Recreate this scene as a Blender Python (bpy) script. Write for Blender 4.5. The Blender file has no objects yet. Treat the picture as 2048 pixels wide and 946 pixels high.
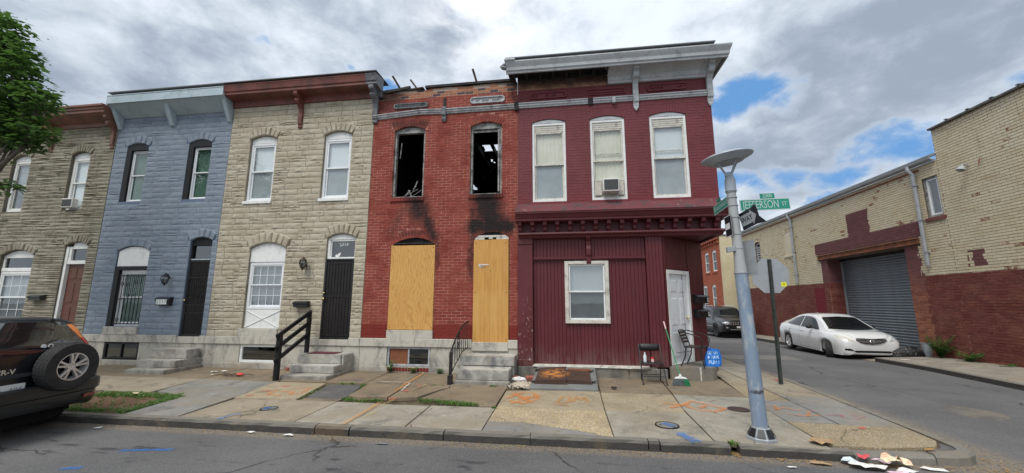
import bpy, bmesh, math, random
from mathutils import Vector, Matrix, noise as mnoise
from mathutils.geometry import delaunay_2d_cdt
from mathutils.bvhtree import BVHTree
random.seed(7)
R = math.radians
sc = bpy.context.scene
col = sc.collection

# ---------------------------------------------------------------- camera
cam_d = bpy.data.cameras.new("camera"); cam = bpy.data.objects.new("camera", cam_d); col.objects.link(cam)
sc.camera = cam
cam_d.sensor_width = 36.0; cam_d.lens = 787.0 / 2048.0 * 36.0
cam_d.clip_start = 0.05; cam_d.clip_end = 3000
CAM = Vector((0.0, -9.0, 1.585))
_p, _y, _r = R(9.45), R(7.89), R(0.05)
_f = Vector((-math.sin(_y) * math.cos(_p), math.cos(_y) * math.cos(_p), math.sin(_p)))
_ri = Vector((math.cos(_y), math.sin(_y), 0)); _u = _ri.cross(_f)
_r2 = _ri * math.cos(_r) + _u * math.sin(_r); _u2 = -_ri * math.sin(_r) + _u * math.cos(_r)
cam.matrix_world = Matrix(((_r2.x, _u2.x, -_f.x, CAM.x), (_r2.y, _u2.y, -_f.y, CAM.y), (_r2.z, _u2.z, -_f.z, CAM.z), (0, 0, 0, 1)))
sc.render.resolution_x = 1024; sc.render.resolution_y = 473
sc.view_settings.view_transform = 'Standard'; sc.view_settings.look = 'None'
sc.view_settings.exposure = 0.5; sc.view_settings.gamma = 1.0
sc.cycles.max_bounces = 6; sc.cycles.diffuse_bounces = 3; sc.cycles.transparent_max_bounces = 12

# ---------------------------------------------------------------- node helper
class N:
    def __init__(s, nt): s.nt = nt; nt.nodes.clear()
    def node(s, t, **k):
        n = s.nt.nodes.new(t)
        for a, b in k.items(): setattr(n, a, b)
        return n
    def put(s, sock, v):
        if v is None: return
        if isinstance(v, bpy.types.NodeSocket): s.nt.links.new(v, sock)
        elif isinstance(v, (int, float)):
            sock.default_value = v if sock.type == 'VALUE' else ((v, v, v, 1) if sock.type == 'RGBA' else (v, v, v))
        else:
            v = tuple(v)
            sock.default_value = (v + (1,))[:4] if sock.type == 'RGBA' else v[:3]
    def m(s, op, a, b=None, c=None, clamp=False):
        n = s.node('ShaderNodeMath', operation=op, use_clamp=clamp)
        s.put(n.inputs[0], a); s.put(n.inputs[1], b); s.put(n.inputs[2], c)
        return n.outputs[0]
    def vm(s, op, a, b=None, c=None):
        n = s.node('ShaderNodeVectorMath', operation=op)
        s.put(n.inputs[0], a); s.put(n.inputs[1], b)
        if c is not None: s.put(n.inputs[3 if op == 'SCALE' else 2], c)
        return n.outputs[1] if op in ('LENGTH', 'DISTANCE', 'DOT_PRODUCT') else n.outputs[0]
    def noise(s, vec, scale=5, detail=3, rough=.55, dist=0):
        n = s.node('ShaderNodeTexNoise'); s.put(n.inputs['Vector'], vec)
        n.inputs['Scale'].default_value = scale; n.inputs['Detail'].default_value = detail
        n.inputs['Roughness'].default_value = rough; n.inputs['Distortion'].default_value = dist
        return n.outputs['Fac']
    def ncol(s, vec, scale=2.5):
        n = s.node('ShaderNodeTexNoise'); s.put(n.inputs['Vector'], vec); n.inputs['Scale'].default_value = scale; n.inputs['Detail'].default_value = 4
        return n.outputs['Color']
    def vor(s, vec, scale=5, feature='F1', rnd=1):
        n = s.node('ShaderNodeTexVoronoi', feature=feature); s.put(n.inputs['Vector'], vec)
        n.inputs['Scale'].default_value = scale; n.inputs['Randomness'].default_value = rnd
        return n.outputs['Distance'], (n.outputs['Color'] if feature != 'DISTANCE_TO_EDGE' else None)
    def mix(s, f, a, b, bt='MIX'):
        n = s.node('ShaderNodeMix', data_type='RGBA', blend_type=bt); n.clamp_factor = True
        s.put(n.inputs[0], f); s.put(n.inputs[6], a); s.put(n.inputs[7], b)
        return n.outputs[2]
    def ss(s, x, lo, hi, a=0, b=1):
        n = s.node('ShaderNodeMapRange', interpolation_type='SMOOTHSTEP')
        s.put(n.inputs[0], x); n.inputs[1].default_value = lo; n.inputs[2].default_value = hi
        n.inputs[3].default_value = a; n.inputs[4].default_value = b
        return n.outputs[0]
    def sep(s, v):
        n = s.node('ShaderNodeSeparateXYZ'); s.put(n.inputs[0], v); return n.outputs
    def comb(s, x, y, z):
        n = s.node('ShaderNodeCombineXYZ')
        for i, q in enumerate((x, y, z)): s.put(n.inputs[i], q)
        return n.outputs[0]
    def pos(s): return s.node('ShaderNodeNewGeometry').outputs['Position']
    def obj(s): return s.node('ShaderNodeTexCoord').outputs['Object']
    def rnd(s): return s.node('ShaderNodeObjectInfo').outputs['Random']
    def bump(s, h, strength=.3, dist=.01, normal=None):
        n = s.node('ShaderNodeBump'); s.put(n.inputs['Height'], h); n.inputs['Strength'].default_value = strength
        n.inputs['Distance'].default_value = dist; s.put(n.inputs['Normal'], normal); return n.outputs[0]
    def white(s, v):
        n = s.node('ShaderNodeTexWhiteNoise', noise_dimensions='3D'); s.put(n.inputs[0], v); return n.outputs[0]
    def capsule(s, P, a, b, r, soft):
        """1 inside a rounded stroke from a to b (world metres), 0 outside"""
        a, b = Vector(a), Vector(b); d = b - a
        pa = s.vm('SUBTRACT', P, a)
        t = s.m('DIVIDE', s.vm('DOT_PRODUCT', pa, d), max(d.length_squared, 1e-6), clamp=True)
        q = s.vm('SUBTRACT', pa, s.vm('SCALE', tuple(d), None, t))
        return s.ss(s.vm('LENGTH', q), r + soft, r - soft * .3)
    def out(s, base, rough=.7, normal=None, metal=0, spec=.4, coat=0, alpha=None, trans=0, emit=None):
        b = s.node('ShaderNodeBsdfPrincipled')
        s.put(b.inputs['Base Color'], base); s.put(b.inputs['Roughness'], rough); s.put(b.inputs['Normal'], normal)
        s.put(b.inputs['Metallic'], metal); s.put(b.inputs['Specular IOR Level'], spec)
        s.put(b.inputs['Coat Weight'], coat); s.put(b.inputs['Alpha'], alpha)
        s.put(b.inputs['Transmission Weight'], trans)
        o = s.node('ShaderNodeOutputMaterial'); s.nt.links.new(b.outputs[0], o.inputs[0]); return b
MATS = {}
def newmat(name):
    m = bpy.data.materials.new(name); m.use_nodes = True; MATS[name] = m
    return m, N(m.node_tree)

# ---------------------------------------------------------------- world: physical sky behind procedural cloud cover
SUN_EL, SUN_AZ = 58.0, 205.0          # azimuth: clockwise from +Y
world = bpy.data.worlds.new("World"); sc.world = world; world.use_nodes = True
w = N(world.node_tree)
sky = w.node('ShaderNodeTexSky', sky_type='NISHITA'); sky.sun_disc = False
sky.sun_elevation = R(SUN_EL); sky.sun_rotation = R(SUN_AZ); sky.air_density = 1.0; sky.dust_density = .6; sky.ozone_density = 1.6
D = w.vm('NORMALIZE', w.node('ShaderNodeTexCoord').outputs['Generated'])
dx, dy, dz = w.sep(D)
Dz = w.vm('MULTIPLY', D, (1, 1, 1.9))
n1 = w.noise(w.vm('ADD', Dz, (1.7, .4, 2.2)), 2.1, 9, .56, .25)
n2 = w.noise(w.vm('ADD', Dz, (3.1, 7.7, .4)), 1.7, 8, .52, .4)
n3 = w.noise(w.vm('ADD', Dz, (9.1, 2.2, 1.4)), 6.5, 7, .6, .3)
gap = None
Ds = w.vm('MULTIPLY', w.vm('ADD', D, w.vm('SCALE', w.vm('SUBTRACT', w.ncol(D, 9.0), (.5, .5, .5)), None, .11)), (1, 1, 2.0))
for d, r0, st in (((0.402, 0.813, 0.42), .16, .34), ((0.36, .90, .245), .13, .32), ((0.45, .86, .265), .11, .24), ((0.596, .76, .275), .17, .33), ((.53, .82, .24), .10, .24),
                  ((0.70, .66, .34), .10, .20), ((.504, .84, .19), .09, .26), ((-.591, .623, .512), .055, .26), ((-.468, .727, .503), .04, .20), ((-.393, .777, .491), .06, .27)):
    dd = Vector(d).normalized(); dd.z *= 2.0
    g = w.ss(w.vm('DISTANCE', Ds, tuple(dd)), r0, 0, 0, st)
    gap = g if gap is None else w.m('MAXIMUM', gap, g)
n4 = w.noise(w.vm('MULTIPLY', D, (1, 1, 1.8)), 9, 8, .6, .3)
cov = w.m('SUBTRACT', w.m('ADD', w.m('MULTIPLY', n1, .50), w.m('MULTIPLY', n4, .42)), w.m('MULTIPLY', gap, .95))
cover = w.ss(cov, .17, .33)
# cloud brightness: thick grey undersides, thin white edges
lum = w.m('ADD', w.m('MULTIPLY', n2, .9), w.m('MULTIPLY', n3, .35))
dk = w.m('MAXIMUM', w.ss(w.vm('DISTANCE', D, (.60, .68, .43)),   .36, .05, 0, .16), w.ss(w.vm('DISTANCE', D, (-.62, .5, .6)), .5, .1, 0, .10))
lum2 = w.m('SUBTRACT', w.m('ADD', lum, w.m('MULTIPLY', w.m('SUBTRACT', n4, .5), .45)), dk)
ccol = w.mix(w.ss(lum2, .36, .77), (.25, .30, .375), (.65, .705, .77))
edge = w.ss(cov, .27, .36, 1, 0)
ccol = w.mix(w.m('MULTIPLY', edge, .3), ccol, (.66, .72, .78))
bright = w.ss(w.vm('DISTANCE', D, tuple(Vector((-.175, .748, .64)).normalized())), .20, .0, 0, .7)
ccol = w.mix(w.m('MULTIPLY', bright, w.ss(n3, .35, .65)), ccol, (.95, .95, .95))
hz = w.ss(dz, .30, .02, 0, .5)
ccol = w.mix(hz, ccol, (.66, .72, .77))
below = w.ss(dz, -.02, .0)
ccol = w.mix(below, (.12, .115, .105), ccol)
blue = w.mix(.8, w.vm('SCALE', sky.outputs[0], None, 1.0), (1.5, 3.7, 7.4))
bg1 = w.node('ShaderNodeBackground'); w.put(bg1.inputs[0], blue); bg1.inputs[1].default_value = .075
bg2 = w.node('ShaderNodeBackground'); w.put(bg2.inputs[0], ccol); bg2.inputs[1].default_value = 1.0
mx = w.node('ShaderNodeMixShader'); w.put(mx.inputs[0], w.m('MAXIMUM', cover, w.m('SUBTRACT', 1.0, below)))
w.nt.links.new(bg1.outputs[0], mx.inputs[1]); w.nt.links.new(bg2.outputs[0], mx.inputs[2])
wo = w.node('ShaderNodeOutputWorld'); w.nt.links.new(mx.outputs[0], wo.inputs[0])

sun_d = bpy.data.lights.new("sun", 'SUN'); sun = bpy.data.objects.new("sun", sun_d); col.objects.link(sun)
sun_d.energy = 2.0; sun_d.angle = R(28); sun_d.color = (1.0, .965, .91)
_sd = Vector((math.sin(R(SUN_AZ)) * math.cos(R(SUN_EL)), math.cos(R(SUN_AZ)) * math.cos(R(SUN_EL)), math.sin(R(SUN_EL))))
sun.rotation_euler = (-_sd).to_track_quat('-Z', 'Y').to_euler(); sun.location = _sd * 60

# ---------------------------------------------------------------- object helpers
WM = {}
def W(o):
    if o is None: return Matrix.Identity(4)
    return W(o.parent) @ o.matrix_basis
def tag(o, label=None, cat=None, group=None, kind=None):
    if label: o['label'] = label
    if cat: o['category'] = cat
    if group: o['group'] = group
    if kind: o['kind'] = kind
    return o
def empty(name, loc=(0, 0, 0), rz=0, label=None, cat=None, group=None, kind=None, parent=None):
    o = bpy.data.objects.new(name, None); col.objects.link(o); o.location = loc; o.rotation_euler = (0, 0, rz)
    o.empty_display_size = .2
    if parent: o.parent = parent
    return tag(o, label, cat, group, kind)
def kids(o): return [c for c in bpy.data.objects if c.parent == o]
def copy_tree(o, parent=None):
    c = o.copy(); col.objects.link(c); c.parent = parent
    for ch in kids(o): copy_tree(ch, c)
    return c

class MB:
    def __init__(s): s.v = []; s.f = []; s.mi = []; s.cm = 0
    def add(s, vs, fs):
        b = len(s.v); s.v += [Vector(p) for p in vs]; s.f += [tuple(b + i for i in f) for f in fs]; s.mi += [s.cm] * len(fs)
        return s
    def box(s, x0, x1, y0, y1, z0, z1):
        v = [(x, y, z) for x in (x0, x1) for y in (y0, y1) for z in (z0, z1)]
        return s.add(v, [(0, 1, 3, 2), (4, 6, 7, 5), (0, 4, 5, 1), (2, 3, 7, 6), (0, 2, 6, 4), (1, 5, 7, 3)])
    def obox(s, c, ax, ay, az):
        """oriented box: centre and three half-axis vectors"""
        c, ax, ay, az = map(Vector, (c, ax, ay, az))
        v = [c + ax * i + ay * j + az * k for i in (-1, 1) for j in (-1, 1) for k in (-1, 1)]
        return s.add(v, [(0, 1, 3, 2), (4, 6, 7, 5), (0, 4, 5, 1), (2, 3, 7, 6), (0, 2, 6, 4), (1, 5, 7, 3)])
    def bar(s, a, b, w, h, up=(0, 0, 1)):
        a, b = Vector(a), Vector(b); d = (b - a); L = d.length; d.normalize()
        sx = d.cross(Vector(up))
        if sx.length < 1e-4: sx = d.cross(Vector((0, 1, 0)))
        sx.normalize(); u = sx.cross(d)
        return s.obox((a + b) / 2, d * L / 2, sx * w / 2, u * h / 2)
    def prism(s, poly, axis, a, b):
        """poly: 2-D points; axis 'x','y','z' = extrusion axis, from a to b"""
        def P(q, t):
            return (t, q[0], q[1]) if axis == 'x' else ((q[0], t, q[1]) if axis == 'y' else (q[0], q[1], t))
        n = len(poly); v = [P(q, a) for q in poly] + [P(q, b) for q in poly]
        return s.add(v, [tuple(range(n)), tuple(range(2 * n - 1, n - 1, -1))] + [(i, (i + 1) % n, n + (i + 1) % n, n + i) for i in range(n)])
    def strip(s, prof, axis, a, b):
        """open profile extruded (sheet)"""
        def P(q, t):
            return (t, q[0], q[1]) if axis == 'x' else ((q[0], t, q[1]) if axis == 'y' else (q[0], q[1], t))
        n = len(prof); v = [P(q, a) for q in prof] + [P(q, b) for q in prof]
        return s.add(v, [(i, i + 1, n + i + 1, n + i) for i in range(n - 1)])
    def tube(s, pts, r, n=8, cap=True):
        pts = [Vector(p) for p in pts]; rs = r if isinstance(r, (list, tuple)) else [r] * len(pts)
        rings = []; up = None
        for i, p in enumerate(pts):
            d = (pts[min(i + 1, len(pts) - 1)] - pts[max(i - 1, 0)]).normalized()
            if up is None:
                up = d.orthogonal().normalized()
            else:
                up = (up - d * up.dot(d)).normalized()
            sd = d.cross(up)
            rings.append([p + (up * math.cos(2 * math.pi * k / n) + sd * math.sin(2 * math.pi * k / n)) * rs[i] for k in range(n)])
        v = [q for rg in rings for q in rg]
        f = [(i * n + k, i * n + (k + 1) % n, (i + 1) * n + (k + 1) % n, (i + 1) * n + k) for i in range(len(pts) - 1) for k in range(n)]
        if cap: f += [tuple(range(n - 1, -1, -1)), tuple(range((len(pts) - 1) * n, len(pts) * n))]
        return s.add(v, f)
    def lathe(s, prof, c=(0, 0, 0), n=24, M=None):
        """prof: (r, z) about z axis through c; M optional matrix applied before c"""
        v = []
        for r, z in prof:
            for k in range(n):
                q = Vector((r * math.cos(2 * math.pi * k / n), r * math.sin(2 * math.pi * k / n), z))
                v.append((M @ q if M else q) + Vector(c))
        m = len(prof)
        return s.add(v, [(i * n + k, i * n + (k + 1) % n, (i + 1) * n + (k + 1) % n, (i + 1) * n + k) for i in range(m - 1) for k in range(n)])
    def ball(s, c, r, n=10, m=6, sq=(1, 1, 1)):
        return s.lathe([(r * math.sin(math.pi * i / m) + 1e-4, -r * math.cos(math.pi * i / m)) for i in range(m + 1)], c, n, Matrix.Diagonal((*sq, 1)))
    def build(s, name, mat, parent=None, smooth=False, bevel=0, seg=1, world=True, label=None, cat=None, group=None, kind=None, loc=None, recalc=True, angle=35):
        inv = W(parent).inverted() if (parent and world) else Matrix.Identity(4)
        vs = [inv @ q for q in s.v]
        if loc is None:
            lo = Vector((min(q.x for q in vs), min(q.y for q in vs), min(q.z for q in vs)))
            hi = Vector((max(q.x for q in vs), max(q.y for q in vs), max(q.z for q in vs)))
            loc = (lo + hi) / 2
            if parent is None: loc.z = lo.z
        else: loc = inv @ Vector(loc)
        me = bpy.data.meshes.new(name); me.from_pydata([q - loc for q in vs], [], s.f)
        for mm in (mat if isinstance(mat, (list, tuple)) else [mat]): me.materials.append(mm)
        if any(s.mi): me.polygons.foreach_set('material_index', s.mi)
        if recalc or bevel:
            bm = bmesh.new(); bm.from_mesh(me)
            if recalc: bmesh.ops.recalc_face_normals(bm, faces=bm.faces)
            if bevel:
                ed = [e for e in bm.edges if len(e.link_faces) == 2 and e.calc_face_angle(0) > R(28)]
                bmesh.ops.bevel(bm, geom=ed, offset=bevel, segments=seg, affect='EDGES', clamp_overlap=True)
            bm.to_mesh(me); bm.free()
        if smooth:
            me.shade_smooth(); me.set_sharp_from_angle(angle=R(angle))
        o = bpy.data.objects.new(name, me); col.objects.link(o); o.location = loc
        if parent: o.parent = parent
        return tag(o, label, cat, group, kind)

def arc(x0, x1, z1, rise, n=10):
    """points along a segmental arch from left to right"""
    w_ = (x1 - x0) / 2; cx = (x0 + x1) / 2
    if rise < 1e-3: return [(x0, z1), (x1, z1)]
    Rr = (w_ * w_ + rise * rise) / (2 * rise); cz = z1 + rise - Rr; a = math.asin(min(1, w_ / Rr))
    return [(cx + Rr * math.sin(-a + 2 * a * i / n), cz + Rr * math.cos(-a + 2 * a * i / n)) for i in range(n + 1)]
class Op:
    """an opening in a wall"""
    def __init__(s, x0, x1, z0, z1, rise=0, ring=0):
        s.x0, s.x1, s.z0, s.z1, s.rise, s.ring = x0, x1, z0, z1, rise, ring
        s.cx = (x0 + x1) / 2; s.w = (x1 - x0) / 2
        if rise > 0:
            s.R = (s.w ** 2 + rise ** 2) / (2 * rise); s.cz = z1 + rise - s.R; s.a = math.asin(min(1, s.w / s.R))
    def poly(s): return [(s.x0, s.z0), (s.x1, s.z0)] + arc(s.x0, s.x1, s.z1, s.rise)[::-1]
    def half(s, z):
        if z < s.z0: return 0
        if s.rise <= 0:
            return s.w if z < s.z1 else (s.w + .0 if z < s.z1 + s.ring else 0)
        if z <= s.z1: return s.w
        Ro = s.R + s.ring
        ez = s.cz + (s.z1 - s.cz) * Ro / s.R
        if z < ez and s.ring > 0: return s.w + (s.w * s.ring / s.R) * (z - s.z1) / max(ez - s.z1, 1e-6)
        if z >= s.cz + Ro: return 0
        return math.sqrt(max(0, Ro ** 2 - (z - s.cz) ** 2))
def cut(iv, a, b):
    o = []
    for p, q in iv:
        if b <= p or a >= q: o.append((p, q)); continue
        if a > p: o.append((p, a))
        if b < q: o.append((b, q))
    return o

def plate(mb, outline, holes, y=0.0, depth=.14, grid=None):
    """flat wall face at y with holes, plus their reveals going back by depth (outward = -y)"""
    pts = []; eds = []
    for loop in [outline] + [h.poly() for h in holes]:
        b = len(pts); n = len(loop)
        pts += [Vector(p) for p in loop]; eds += [(b + i, b + (i + 1) % n) for i in range(n)]
    vv, ee, ff, *_ = delaunay_2d_cdt(pts, eds, [], 1, 1e-5)
    def inside(p, poly):
        c = False; n = len(poly)
        for i in range(n):
            (xa, za), (xb, zb) = poly[i], poly[(i + 1) % n]
            if (za > p[1]) != (zb > p[1]) and p[0] < (xb - xa) * (p[1] - za) / (zb - za) + xa: c = not c
        return c
    keep = []
    hp = [h.poly() for h in holes]
    for f in ff:
        c = sum((vv[i] for i in f), Vector((0, 0))) / len(f)
        if inside(c, outline) and not any(inside(c, h) for h in hp): keep.append(tuple(f))
    mb.add([(q[0], y, q[1]) for q in vv], keep)
    for h in hp:
        n = len(h); v = [(p[0], y, p[1]) for p in h] + [(p[0], y + depth, p[1]) for p in h]
        mb.add(v, [(i, (i + 1) % n, n + (i + 1) % n, n + i) for i in range(n)])
def px_of(p):
    v = Vector(p) - CAM; z = v.dot(_f)
    return (1024 + 787 * v.dot(_r2) / z, 473 - 787 * v.dot(_u2) / z)

def grid_poly(poly, step):
    """triangulate a 2-D polygon with interior points about step apart"""
    pts = []; n = len(poly)
    for i in range(n):
        a, b = Vector(poly[i]), Vector(poly[(i + 1) % n]); k = max(1, int((b - a).length / step + .5))
        pts += [a.lerp(b, j / k) for j in range(k)]
    nb = len(pts); eds = [(i, (i + 1) % nb) for i in range(nb)]
    def inside(p):
        c = False
        for i in range(n):
            (xa, za), (xb, zb) = poly[i], poly[(i + 1) % n]
            if (za > p[1]) != (zb > p[1]) and p[0] < (xb - xa) * (p[1] - za) / (zb - za) + xa: c = not c
        return c
    x0 = min(p[0] for p in poly); x1 = max(p[0] for p in poly); z0 = min(p[1] for p in poly); z1 = max(p[1] for p in poly)
    x = x0 + step * .5
    while x < x1:
        z = z0 + step * .5
        while z < z1:
            if inside((x, z)) and min((Vector((x, z)) - q).length for q in pts[:nb]) > step * .4: pts.append(Vector((x, z)))
            z += step
        x += step
    vv, ee, ff, *_ = delaunay_2d_cdt(pts, eds, [], 1, 1e-5)
    ff = [f for f in ff if inside(sum((vv[i] for i in f), Vector((0, 0))) / len(f))]
    return vv, ff, nb
def text_obj(body, size, mat, parent, M, name='lettering', extrude=.002, align='CENTER', sx=1.0, bold=0.0):
    cu = bpy.data.curves.new(name, 'FONT'); cu.body = body; cu.size = size; cu.extrude = extrude; cu.offset = bold
    cu.align_x = align; cu.align_y = 'CENTER'; cu.resolution_u = 3
    t = bpy.data.objects.new('tmp', cu); col.objects.link(t)
    dg = bpy.context.evaluated_depsgraph_get()
    me = bpy.data.meshes.new_from_object(t.evaluated_get(dg)); bpy.data.objects.remove(t)
    me.name = name; me.materials.clear(); me.materials.append(mat)
    o = bpy.data.objects.new(name, me); col.objects.link(o)
    if parent: o.parent = parent; o.matrix_basis = W(parent).inverted() @ M @ Matrix.Diagonal((sx, 1, 1, 1))
    else: o.matrix_basis = M @ Matrix.Diagonal((sx, 1, 1, 1))
    return o
def face_M(p, right, up):
    """matrix whose x = right, y = up, z = out of the face"""
    r_, u_ = Vector(right).normalized(), Vector(up).normalized(); n_ = r_.cross(u_)
    return Matrix(((r_.x, u_.x, n_.x, p[0]), (r_.y, u_.y, n_.y, p[1]), (r_.z, u_.z, n_.z, p[2]), (0, 0, 0, 1)))
# ---------------------------------------------------------------- materials
def plain(name, c, c2=None, scale=4, rough=.6, bump=.0, bscale=60, metal=0, spec=.4, coat=0, dirt=None, damt=.5, dscale=3, use='obj', detail=5, bd=.004, emit=None):
    m, n = newmat(name)
    P = n.obj() if use == 'obj' else n.pos()
    base = c if c2 is None else n.mix(n.ss(n.noise(P, scale, detail, .6), .35, .65), c, c2)
    if dirt is not None:
        base = n.mix(n.m('MULTIPLY', n.ss(n.noise(P, dscale, 6, .65, .3), .48, .68), damt), base, dirt)
    nm = n.bump(n.noise(P, bscale, 4, .6), bump, bd) if bump else None
    b = n.out(base, rough, nm, metal, spec, coat)
    return m
def box_mask(n, u, z, a, b, c, d, wob, e=.03):
    """1 inside the rectangle u in (a,b), z in (c,d), ragged by wob"""
    uu, zz = n.m('ADD', u, wob), n.m('ADD', z, wob)
    t = n.m('MULTIPLY', n.ss(uu, a - e, a + e), n.ss(uu, b + e, b - e))
    return n.m('MULTIPLY', t, n.m('MULTIPLY', n.ss(zz, c - e, c + e), n.ss(zz, d + e, d - e)))
def mhash(n, u, z, bw, bh, z0=0.0, u0=0.0):
    row = n.m('FLOOR', n.m('DIVIDE', n.m('SUBTRACT', z, z0), bh))
    cc = n.m('FLOOR', n.m('ADD', n.m('DIVIDE', n.m('SUBTRACT', u, u0), bw), n.m('MULTIPLY', n.m('FLOORED_MODULO', row, 2.0), .5)))
    return n.white(n.comb(cc, row, 3.3))

# red painted brick of the burnt house (soot is on the wall itself)
BW, BH = .213, .0685
def soot(n, P):
    P = n.vm('ADD', P, n.vm('MULTIPLY', n.vm('SUBTRACT', n.ncol(P, 5.5), (.5, .5, .5)), (.27, 0, .27)))
    s = None
    for a, b, r_, sf, k in (((-3.52, 0, 4.02), (-3.15, 0, 3.10), .03, .22, 1.0), ((-3.66, 0, 4.02), (-3.54, 0, 3.72), .12, .34, .95),
                            ((-3.85, 0, 4.0), (-4.22, 0, 3.25), .0, .26, .45), ((-3.10, 0, 3.1), (-3.03, 0, 2.4), .01, .10, .6),
                            ((-1.87, 0, 4.0), (-1.76, 0, 3.50), .22, .34, 1.0), ((-2.14, 0, 3.36), (-1.38, 0, 3.36), .14, .18, 1.0), ((-3.98, 0, 3.22), (-3.32, 0, 3.24), .02, .12, .55), ((-2.2, 0, 3.75), (-2.16, 0, 3.3), .02, .14, .8),
                            ((-2.2, 0, 3.2), (-2.23, 0, 2.2), .01, .15, .8), ((-4.3, 0, 6.05), (-3.5, 0, 6.05), .02, .20, .7),
                            ((-2.2, 0, 6.08), (-1.6, 0, 6.08), .0, .10, .3), ((-4.85, 0, 7.0), (-4.3, 0, 6.75), .1, .35, .75), ((-1.1, 0, 7.0), (1.05, 0, 6.98), .12, .17, .9),
                            ((-1.35, 0, 6.95), (-1.12, 0, 6.5), .0, .16, .7), ((-4.2, 0, 6.5), (-3.5, 0, 6.5), .05, .15, .5), ((-4.75, 0, 6.6), (-4.3, 0, 6.4), .05, .2, .5)):
        c = n.m('MULTIPLY', n.capsule(P, a, b, r_, sf), k)
        s = c if s is None else n.m('MAXIMUM', s, c)
    nz = n.noise(P, 7, 7, .65, .2)
    return n.m('MULTIPLY', s, n.ss(nz, .25, .5, .75, 1.0))
def brick_red(name, mortar=False):
    m, n = newmat(name); P = n.pos(); x, y, z = n.sep(P)
    Pf = n.comb(x, 0.0, z)
    h = mhash(n, x, z, BW, BH)
    base = n.mix(h, (.185, .034, .026), (.26, .056, .040))
    big = n.noise(Pf, 1.3, 5, .6)
    base = n.mix(n.ss(big, .40, .62, 0, .5), base, (.25, .060, .040))
    if mortar:
        # joints: partly painted over, pale pink where the paint has gone
        worn = n.ss(n.noise(Pf, 2.2, 6, .7), .38, .58)
        base = n.mix(n.m('MULTIPLY', worn, .85), n.mix(.35, base, (.10, .02, .015)), (.52, .27, .21))
    # lower band freshly painted dark red
    low = n.ss(z, 1.12, 1.02)
    base = n.mix(n.m('MULTIPLY', low, .9), base, (.17, .022, .016))
    # bare orange bricks at the top
    top = n.m('MULTIPLY', n.ss(z, 6.74, 6.77), n.ss(x, 1.2, 1.0))
    base = n.mix(n.m('MULTIPLY', top, .9), base, n.mix(n.m('GREATER_THAN', h, .82), n.mix(h, (.30, .12, .06), (.42, .20, .11)), (.06, .05, .06)) if not mortar else (.40, .33, .27))
    st = n.m('ADD', n.m('MULTIPLY', n.ss(n.noise(n.comb(n.m('MULTIPLY', x, 6), 0.0, z), 1.5, 4, .6), .5, .8), .25), 0.0)
    base = n.mix(st, base, (.12, .03, .02))
    base = n.mix(n.m('MULTIPLY', soot(n, Pf), .97), base, (.012, .011, .012))
    n.out(base, .8, n.bump(n.noise(P, 90, 4, .6), .35, .004), spec=.25)
    return m
brick_red('burnt_house_brick'); brick_red('burnt_house_mortar', True)
def brick_maroon(name, mortar=False):
    m, n = newmat(name); P = n.pos(); x, y, z = n.sep(P)
    h = mhash(n, x, z, BW, BH)
    a = n.mix(h, (.128, .026, .030), (.145, .030, .035))
    base = n.mix(n.ss(n.noise(P, .9, 6, .6), .38, .64), a, (.165, .036, .045))
    if mortar: base = n.mix(.15, base, (.05, .012, .018))
    top = n.m('MULTIPLY', n.ss(z, 6.74, 6.77), n.ss(x, 1.10, 1.05))
    base = n.mix(n.m('MULTIPLY', top, .9), base, n.mix(h, (.30, .12, .06), (.42, .20, .11)) if not mortar else (.40, .33, .27))
    # redder towards the canopy
    base = n.mix(n.m('MULTIPLY', n.ss(z, 4.25, 3.85), .6), base, (.175, .026, .030))
    sx = n.comb(n.m('MULTIPLY', x, 7), n.m('MULTIPLY', y, 7), z)
    base = n.mix(n.ss(n.noise(sx, 1.2, 5, .6), .50, .75, 0, .4), base, (.075, .018, .028))
    base = n.mix(n.m('MULTIPLY', soot(n, n.comb(x, 0.0, z)), .92), base, (.012, .011, .012))
    n.out(base, .62, n.bump(n.noise(P, 70, 4, .6), .3, .004), spec=.35)
    return m
brick_maroon('maroon_brick'); brick_maroon('maroon_mortar', True)
def stone(name, ca, cb, cm, mortar=False, grime=.5, rough=.85, bh=.145, bright=1.0):
    """moulded formstone: per-block tone, sooty run marks"""
    m, n = newmat(name); P = n.pos(); x, y, z = n.sep(P)
    r_ = n.noise(n.comb(n.m('MULTIPLY', x, .55), 0.0, z), 3.1, 1, .3)
    base = n.mix(n.ss(r_, .38, .62), ca, cb)
    base = n.mix(n.ss(n.noise(P, 26, 6, .7), .42, .72, 0, .35), base, tuple(q * .55 for q in ca))
    if mortar: base = n.mix(.35, base, cm)
    run = n.noise(n.comb(n.m('MULTIPLY', x, 3.2), 0.0, n.m('MULTIPLY', z, .5)), 1.7, 7, .66)
    base = n.mix(n.m('MULTIPLY', n.ss(run, .50, .70), grime), base, cm)
    gr = n.ss(n.noise(P, 1.3, 7, .68), .50, .68)
    base = n.mix(n.m('MULTIPLY', gr, grime * .8), base, cm)
    chis = n.noise(n.comb(n.m('MULTIPLY', x, 5), 0.0, n.m('MULTIPLY', z, 17)), 1.0, 5, .6, .8)
    base = n.mix(n.ss(chis, .36, .22, 0, .3), base, cm)
    n.out(base, rough, n.bump(n.noise(P, 38, 6, .7), .35, .007, n.bump(chis, .38, .028)), spec=.25)
    return m
stone('tan_formstone', (.415, .365, .275), (.47, .425, .33), (.25, .22, .175), grime=.35)
stone('tan_formstone_joint', (.37, .315, .215), (.43, .385, .285), (.10, .085, .065), True, .6)
stone('blue_formstone', (.20, .242, .295), (.232, .275, .33), (.155, .19, .235), grime=.25, rough=.6)
stone('blue_formstone_joint', (.155, .205, .285), (.18, .235, .32), (.085, .115, .17), True, .35)
stone('grey_formstone', (.25, .225, .17), (.31, .285, .225), (.11, .10, .08), grime=.45)
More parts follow.
